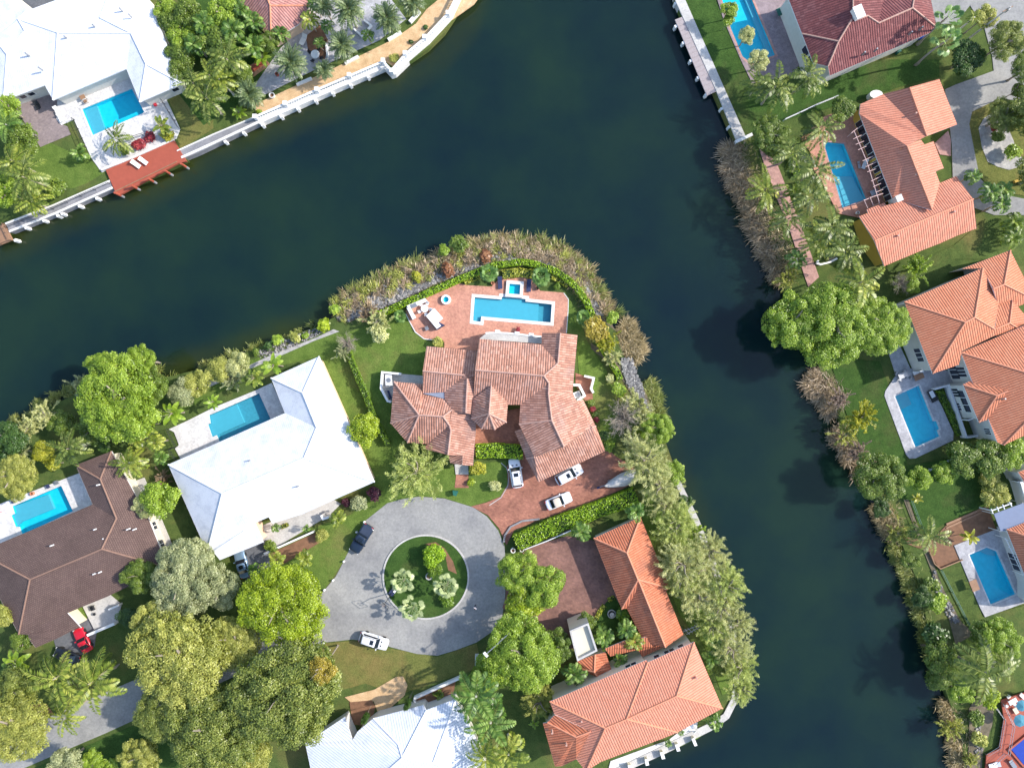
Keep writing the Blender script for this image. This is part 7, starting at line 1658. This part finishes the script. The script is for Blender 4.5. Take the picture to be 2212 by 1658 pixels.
# furniture
def lounger(q, ang, m, label, L=1.95, W=.68, z=.1, back=.45, name='sun_lounger', cat='lounger'):
    x, y, _ = P(*q, z + .35); o = empty(name, (x, y, z), ang); tag(o, label, cat)
    MB().box(-.25, 0, .34, L * .68, W, .07).build('seat', M[m], o, origin=z_)
    b = MB(); b.v = [(L * .22, -W / 2, .36), (L * .22, W / 2, .36), (L * .5, W / 2, .36 + back), (L * .5, -W / 2, .36 + back), (L * .22, -W / 2, .29), (L * .22, W / 2, .29), (L * .5, W / 2, .29 + back), (L * .5, -W / 2, .29 + back)]; b.f = [(0, 1, 2, 3), (7, 6, 5, 4), (0, 4, 5, 1), (1, 5, 6, 2), (2, 6, 7, 3), (3, 7, 4, 0)]; b.build('backrest', M[m], o, origin=z_)
    for dx in (-.36, .2):
        for dy in (-.4, .4): MB().box(L * dx - .1, W * dy, .15, .05, .05, .3).build('leg', M['metal'], o, origin=z_)
    return o
lounger(A06(1412, 45), 2.5, 'white', 'white lounge chair on the red dock, left of two', 1.6, .75, .4); lounger(A06(1488, 12), 2.5, 'white', 'white lounge chair on the red dock, right of two', 1.5, .7, .4)
lounger(N12(1866, 722), 1.62, 'navy', 'navy sun lounger left of the small square spa', 2.2, .75, .06, .3); lounger(N12(2165, 752), 1.52, 'navy', 'navy sun lounger right of the small square spa', 2.2, .75, .06, .3)
lounger(A00(1597, 1060), 2.0, 'red', 'red sun lounger under the top left house\'s right wing', 1.5, .55, .12); lounger(A00(1650, 1010), 2.0, 'white', 'pale lounger beside the red one', 1.3, .55, .12)
lounger(A00(590, 1150), 2.0, 'white', 'white lounge chair on the pool deck\'s left edge, upper', 1.4, .7, .12); lounger(A00(625, 1222), 2.0, 'white', 'white lounge chair on the pool deck\'s left edge, lower', 1.3, .65, .12)
lounger(A00(385, 1090), 2.0, 'black', 'black covered grill on the taupe patio', 1.3, .8, .06, .3, 'covered_grill', 'grill')
lounger(A80(930, 415), 1.1, 'white', 'white slatted lounge chair among the palms below the pink roof', 1.9, .9, .05)
lounger(E14(1110, 1) if False else E39(1108, 1365), .4, 'white', 'white lounger in front of the two-storey house\'s wall', 1.6, .7, .1); lounger(H31(325, 620), 1.2, 'white', 'white lounger under the pink pergola', 1.6, .65, .1); lounger(H31(257, 625), 1.8, 'metal', 'grey lounger beside the orange-paved pool', 1.2, .4, .1, .1)
lounger(E22(1905, 1628), .3, 'white', 'white and blue lounger on the lower right red deck, left', 2.0, .9, .5, .2); lounger(E22(2095, 1615), 2.2, 'metal', 'grey lounger on the lower right red deck, right', 1.8, .7, .5, .2)
lounger(E22(2190, 905), 2.4, 'white', 'white lounger on the red deck at the right edge', 1.5, .6, .5)
def table(q, w_, d_, ang, m, label, z=.1, h_=.74, rnd=False, name='table', legm='metal', chairs=0, cm='metal'):
    x, y, _ = P(*q, z + h_); o = empty(name, (x, y, z), ang); tag(o, label, 'table')
    (MB().tube((0, 0, h_ - .05), (0, 0, h_), w_ / 2, n=20) if rnd else MB().box(0, 0, h_ - .03, w_, d_, .06)).build('tabletop', M[m], o, origin=z_)
    for sx in (-1, 1):
        for sy in (-1, 1): MB().box(sx * w_ * (.28 if rnd else .42), sy * d_ * (.28 if rnd else .42), (h_ - .05) / 2, .06, .06, h_ - .05).build('leg', M[legm], o, origin=z_)
    for i in range(chairs):
        a = ang + 2 * math.pi * (i + .5) / chairs; chair((x + math.cos(a) * (w_ / 2 + .35), y + math.sin(a) * (d_ / 2 + .35)), a, cm, label_for(label, i), z)
    return o
ORD = ['first', 'second', 'third', 'fourth', 'fifth', 'sixth']
def label_for(l, i): return '%s chair counting anticlockwise at the %s' % (ORD[i], ' '.join(l.split()[:9]))
def chair(xy, a, m, label, z=.1, s=.5):
    o = empty('chair', (xy[0], xy[1], z), a); tag(o, label, 'chair'); MB().box(0, 0, .44, s, s, .06).build('seat', M[m], o, origin=z_); MB().box(s / 2, 0, .68, .06, s, .46).build('backrest', M[m], o, origin=z_)
    for sx in (-1, 1):
        for sy in (-1, 1): MB().box(sx * s * .42, sy * s * .42, .21, .04, .04, .42).build('leg', M[m], o, origin=z_)
table(A80(1055, 562), 1.5, 1.5, .3, 'white', 'round white table on the mulch square among the date palms', .1, rnd=True, chairs=4, cm='black')
table(N12(1085, 985), 1.3, 1.3, .5, 'white', 'white table among covered chairs on the terrace corner', .06, rnd=True, chairs=5, cm='white')
table(A00(850, 1000), .9, .9, .5, 'wood', 'small dark table under the eave by the top left pool', .12, chairs=2, cm='wood')
table(E39(960, 1400), 1.6, .9, .4, 'metal', 'wire dining table at the top of the white pool deck', .1, chairs=4, cm='metal')
table(E39(1125, 1415), 1.7, 1.0, .4, 'wood', 'dark framed sofa table beside the two-storey house', .1, .5); table(E14(1268, 232), 2.1, 1.2, -1.1, 'black', 'dark framed daybed on the white pool deck by the hedge', .1, .55, name='daybed')
table(E14(1262, 215), 1.2, .7, -1.1, 'trim', 'pale cushion tray on the dark daybed', .62, .12, name='cushion_tray')
table(H31(440, 950), 1.3, .9, .4, 'metal', 'grey table at the foot of the pink pergola', .1); table(T24(1460, 118), 1.3, 1.3, .4, 'greencan', 'green square table on the mauve deck by the dark red house', .1)
table(E18(1700, 952), 1.9, 1.3, -1.2, 'wood', 'dark framed bench swing at the lawn edge of the marbled deck', .1, 1.2, name='garden_swing'); table(B20(1625, 1228), 1.3, 1.3, .2, 'white', 'white round table on the waterside terrace of the coral house', .1, rnd=True, chairs=3, cm='white')
table(E22(2098, 968), 1.5, .8, .5, 'white', 'white table on the lower right red deck', .5, chairs=2, cm='white'); table(E22(2128, 1065), 1.1, .7, -1.0, 'cream', 'cream cushioned seat block on the lower right red deck', .5, .45)
table(E22(2035, 1016), .55, .55, 0, 'white', 'small round white side table on the lower right red deck', .5, .5, rnd=True); table(W18(975, 1388), .5, .5, 0, 'black', 'little black stool on the brown house\'s entrance slab', .35, .45, rnd=True, name='stool')
chair(wxy([W18(985, 1310)])[0], .4, 'black', 'wiry black chair on the brown house\'s entrance slab', .35, .8); chair(wxy([N12(1112, 1195)])[0], 2, 'metal', 'single white chair at the shadowed terrace corner', .06, .6)
for q, m, l in (((520, 60), 'navy', 'navy chair beside the brown house\'s pool, nearer the corner'), ((160, 215), 'navy', 'navy chair beside the brown house\'s pool, far left'), ((610, 20), 'metal', 'grey chair at the upper corner of the brown house\'s pool deck'), ((5, 320), 'red', 'red chair at the left edge by the brown house\'s pool')): chair(wxy([W18(*q)])[0], 2, m, l, .14, .6)
def parasol(q, r, h_, m, label, z=.1):
    x, y, _ = P(*q, z + h_); o = empty('parasol', (x, y, z)); tag(o, label, 'parasol'); mb = MB(); mb.v = [(x, y, z + h_ + .35)] + [(x + r * math.cos(i * math.pi / 4), y + r * math.sin(i * math.pi / 4), z + h_) for i in range(8)]; mb.f = [(0, 1 + i, 1 + (i + 1) % 8) for i in range(8)]
    mb.build('canopy', M[m], o); MB().tube((x, y, z), (x, y, z + h_ + .3), .03, n=6).build('pole', M['metal'], o)
parasol(E22(2170, 1165), 1.1, 2.2, 'teal', 'teal parasol on the lower right red deck, lower', .5); parasol(E22(2190, 1010), 1.0, 2.2, 'teal', 'teal parasol at the right edge over the white table', .5)
slab('stone_bench', 'long white L-shaped counter on the terrace corner, upper arm', 'bench', N12.l([(900, 962), (1095, 885), (1120, 915), (935, 1000)]), .06, .95, 'concw', ('counter_top', 'white', .06))
slab('stone_bench', 'white L-shaped counter on the terrace corner, lower arm', 'bench', N12.l([(905, 985), (945, 985), (1000, 1085), (965, 1105)]), .06, .95, 'concw', ('counter_top', 'white', .06))
slab('barbecue', 'grey grill block set in the long white counter', 'grill', N12.l([(945, 955), (1000, 932), (1018, 965), (960, 990)]), .9, 1.08, 'metal')
slab('covered_table', 'large white tarpaulin-covered table on the terrace', 'table', N12.l([(1108, 1070), (1192, 988), (1282, 1092), (1232, 1135), (1262, 1170), (1218, 1202)]), .5, 1.15, 'white'); slab('storage_chest', 'dark box under the white tarpaulin on the terrace', 'box', N12.l([(1120, 1080), (1240, 1130), (1300, 1162), (1215, 1210)]), .06, .9, 'navy')
for q, a, l in ((M13(435, 345), .05, 'large white air conditioner west of the terracotta house'), (M18(1008, 497), .35, 'white air conditioner behind the east parapet')):
    x, y, _ = P(*q, 1); o = empty('air_conditioner', (x, y, .05), a + (1.57 if 'large' in l else 0)); tag(o, l, 'air conditioner'); MB().box(0, 0, .55, 1.9 if 'large' in l else 1.2, 1.1, 1.0).build('case', M['trim'], o, origin=z_); MB().tube((0, 0, 1.05), (0, 0, 1.09), .4, n=14).build('fan_grille', M['metal'], o, origin=z_)
slab('storage_box', 'blue storage box in the west patio of the terracotta house', 'box', M13.l([(425, 455), (440, 450), (472, 535), (455, 540)]), .05, .6, 'navy'); slab('garden_bin', 'dark green bin at the road edge below the front walk', 'bin', M13.l([(1105, 1480), (1160, 1490), (1140, 1535), (1110, 1525)]), 0, 1.0, 'greencan', ('lid', 'greencan', -.03))
slab('concrete_slab', 'small square concrete pad beside the pink path, right bank', 'slab', T26.l([(880, 1290), (945, 1262), (985, 1345), (915, 1368)]), 0, .2, 'conc'); slab('timber_stair', 'red-brown timber stair between the palms and the first date palm', 'stairs', A80.l([(350, 730), (520, 610), (590, 670), (420, 800)]), 0, .7, 'wood', ('landing', 'redwood', .3))
slab('blue_cover', 'vivid blue pool cover on the lower right red deck', 'pool cover', E22.l([(2050, 1440), (2300, 1240), (2300, 1650), (2170, 1590)]), .5, .72, 'blue'); wall('cover_rim', 'orange timber rim around the vivid blue cover', 'rim', E22.l([(2300, 1215), (2025, 1440), (2170, 1610), (2300, 1680)]), .3, .5, .85, 'redwood')
slab('water_tank', 'white round tank behind the long orange house', 'tank', [(T30(640, 1010)[0] + 14 * math.cos(i * .5236), T30(640, 1010)[1] + 9 * math.sin(i * .5236)) for i in range(12)], 0, 1.3, 'white')
for q, l, m in (([(1100, 400), (1155, 372), (1170, 395), (1110, 425)], 'bright blue tarpaulin piece against the dark red house\'s wall, right', 'blue'), ([(980, 455), (1050, 425), (1060, 445), (1000, 470)], 'blue tarpaulin piece against the dark red house\'s wall, left', 'blue'), ([(870, 560), (915, 520), (920, 550), (890, 572)], 'green cover beside the blue tarpaulins', 'greencan'), ([(1535, 235 - 60), (0, 0), (0, 0), (0, 0)], '', '')):
    if l: slab('tarpaulin', l, 'tarpaulin', T30.l(q), 0, .7, m)
wall('white_bench', 'white beam at the mauve deck below the dark red roof\'s corner', 'bench', T24.l([(1535, 225), (1600, 155)]), .5, 0, .8, 'white')
slab('gold_sign', 'orange-yellow board on the verge at the right edge', 'board', D35.l([(820, 1050), (900, 1025), (908, 1045), (830, 1075)]), 0, .5, 'ochre'); slab('gold_sign', 'orange patch of a board on the pale stone island', 'board', D35.l([(565, 405), (640, 390), (650, 410), (575, 425)]), 0, .5, 'ochre')
slab('satellite_unit', 'grey metal unit at the east wall of the orange wing', 'unit', S18.l([(1755, 800), (1800, 795), (1805, 850), (1770, 850)]), 0, 1.6, 'metal')
for i, q in enumerate([[(970, 1590), (1000, 1590), (1015, 1650), (985, 1655)], [(1145, 1530), (1170, 1525), (1185, 1585), (1155, 1592)], [(1300, 1460), (1330, 1455), (1350, 1520), (1320, 1525)], [(1455, 1380), (1485, 1375), (1505, 1440), (1475, 1445)], [(1625, 1320), (1650, 1310), (1680, 1385), (1655, 1392)]]):
    slab('garden_pier', 'cream pier between the walk and the coral house\'s terrace, %s from the left' % ORD[i], 'pier', B20.l(q), 0, 1.1, 'cream', ('cap', 'white', -.04))
# pergolas
def pergola(label, c, rails, bars, z, m, r=.07):
    pts = [wxy([c(*p)])[0] for l in rails for p in l]; o = empty('pergola', (*pts[0], 0)); tag(o, label, 'pergola')
    for l in rails:
        for a, b in zip(l, l[1:]): pa, pb = P(*c(*a), z), P(*c(*b), z); MB().tube(pa, pb, r, n=6).build('beam', m, o)
        for a in (l[0], l[-1]): pa = P(*c(*a), z); MB().tube((pa[0], pa[1], 0), pa, r * 1.2, n=6).build('post', m, o)
    for a, b in bars: MB().tube(P(*c(*a), z + .12), P(*c(*b), z + .12), r * .8, n=6).build('rafter', m, o)
pk = plain('pink_painted_timber', (.66, .45, .42), .6, .08)
pergola('pink timber pergola along the orange-paved pool', H31, [[(200, 230), (350, 590), (500, 1080)], [(320, 1045), (430, 1000), (540, 965)]],
  [((165, 250), (240, 190)), ((190, 320), (285, 275)), ((218, 385), (315, 345)), ((245, 450), (345, 405)), ((300, 580), (430, 520)), ((335, 650), (470, 590)), ((355, 710), (460, 672)), ((400, 820), (520, 760)), ((425, 885), (520, 845)), ((455, 950), (545, 915)), ((315, 1035), (360, 1140)), ((385, 1005), (430, 1110))], 2.6, pk)
pergola('small grey pergola at the east end of the coral house', B20, [[(1560, 240), (1700, 180)], [(1590, 270), (1800, 150)]], [((1570, 215), (1620, 270)), ((1600, 205), (1650, 255)), ((1640, 190), (1680, 240)), ((1670, 175), (1710, 225))], 2.4, M['metal'])
pergola('white slatted pergola at the marbled pool deck\'s right side', E18, [[(2020, 460), (2200, 840)]], [((1985, 380), (2060, 405)), ((2010, 470), (2090, 500)), ((2050, 555), (2125, 585)), ((2090, 640), (2160, 670))], 2.6, M['white'])
pergola('white slatted frame above the slate awning', E14, [[(1875, 1420), (2080, 1345)]], [((1870, 1400), (1890, 1450)), ((1930, 1380), (1950, 1428)), ((1990, 1355), (2010, 1405)), ((2060, 1330), (2085, 1375))], 3.0, M['white'], .12)
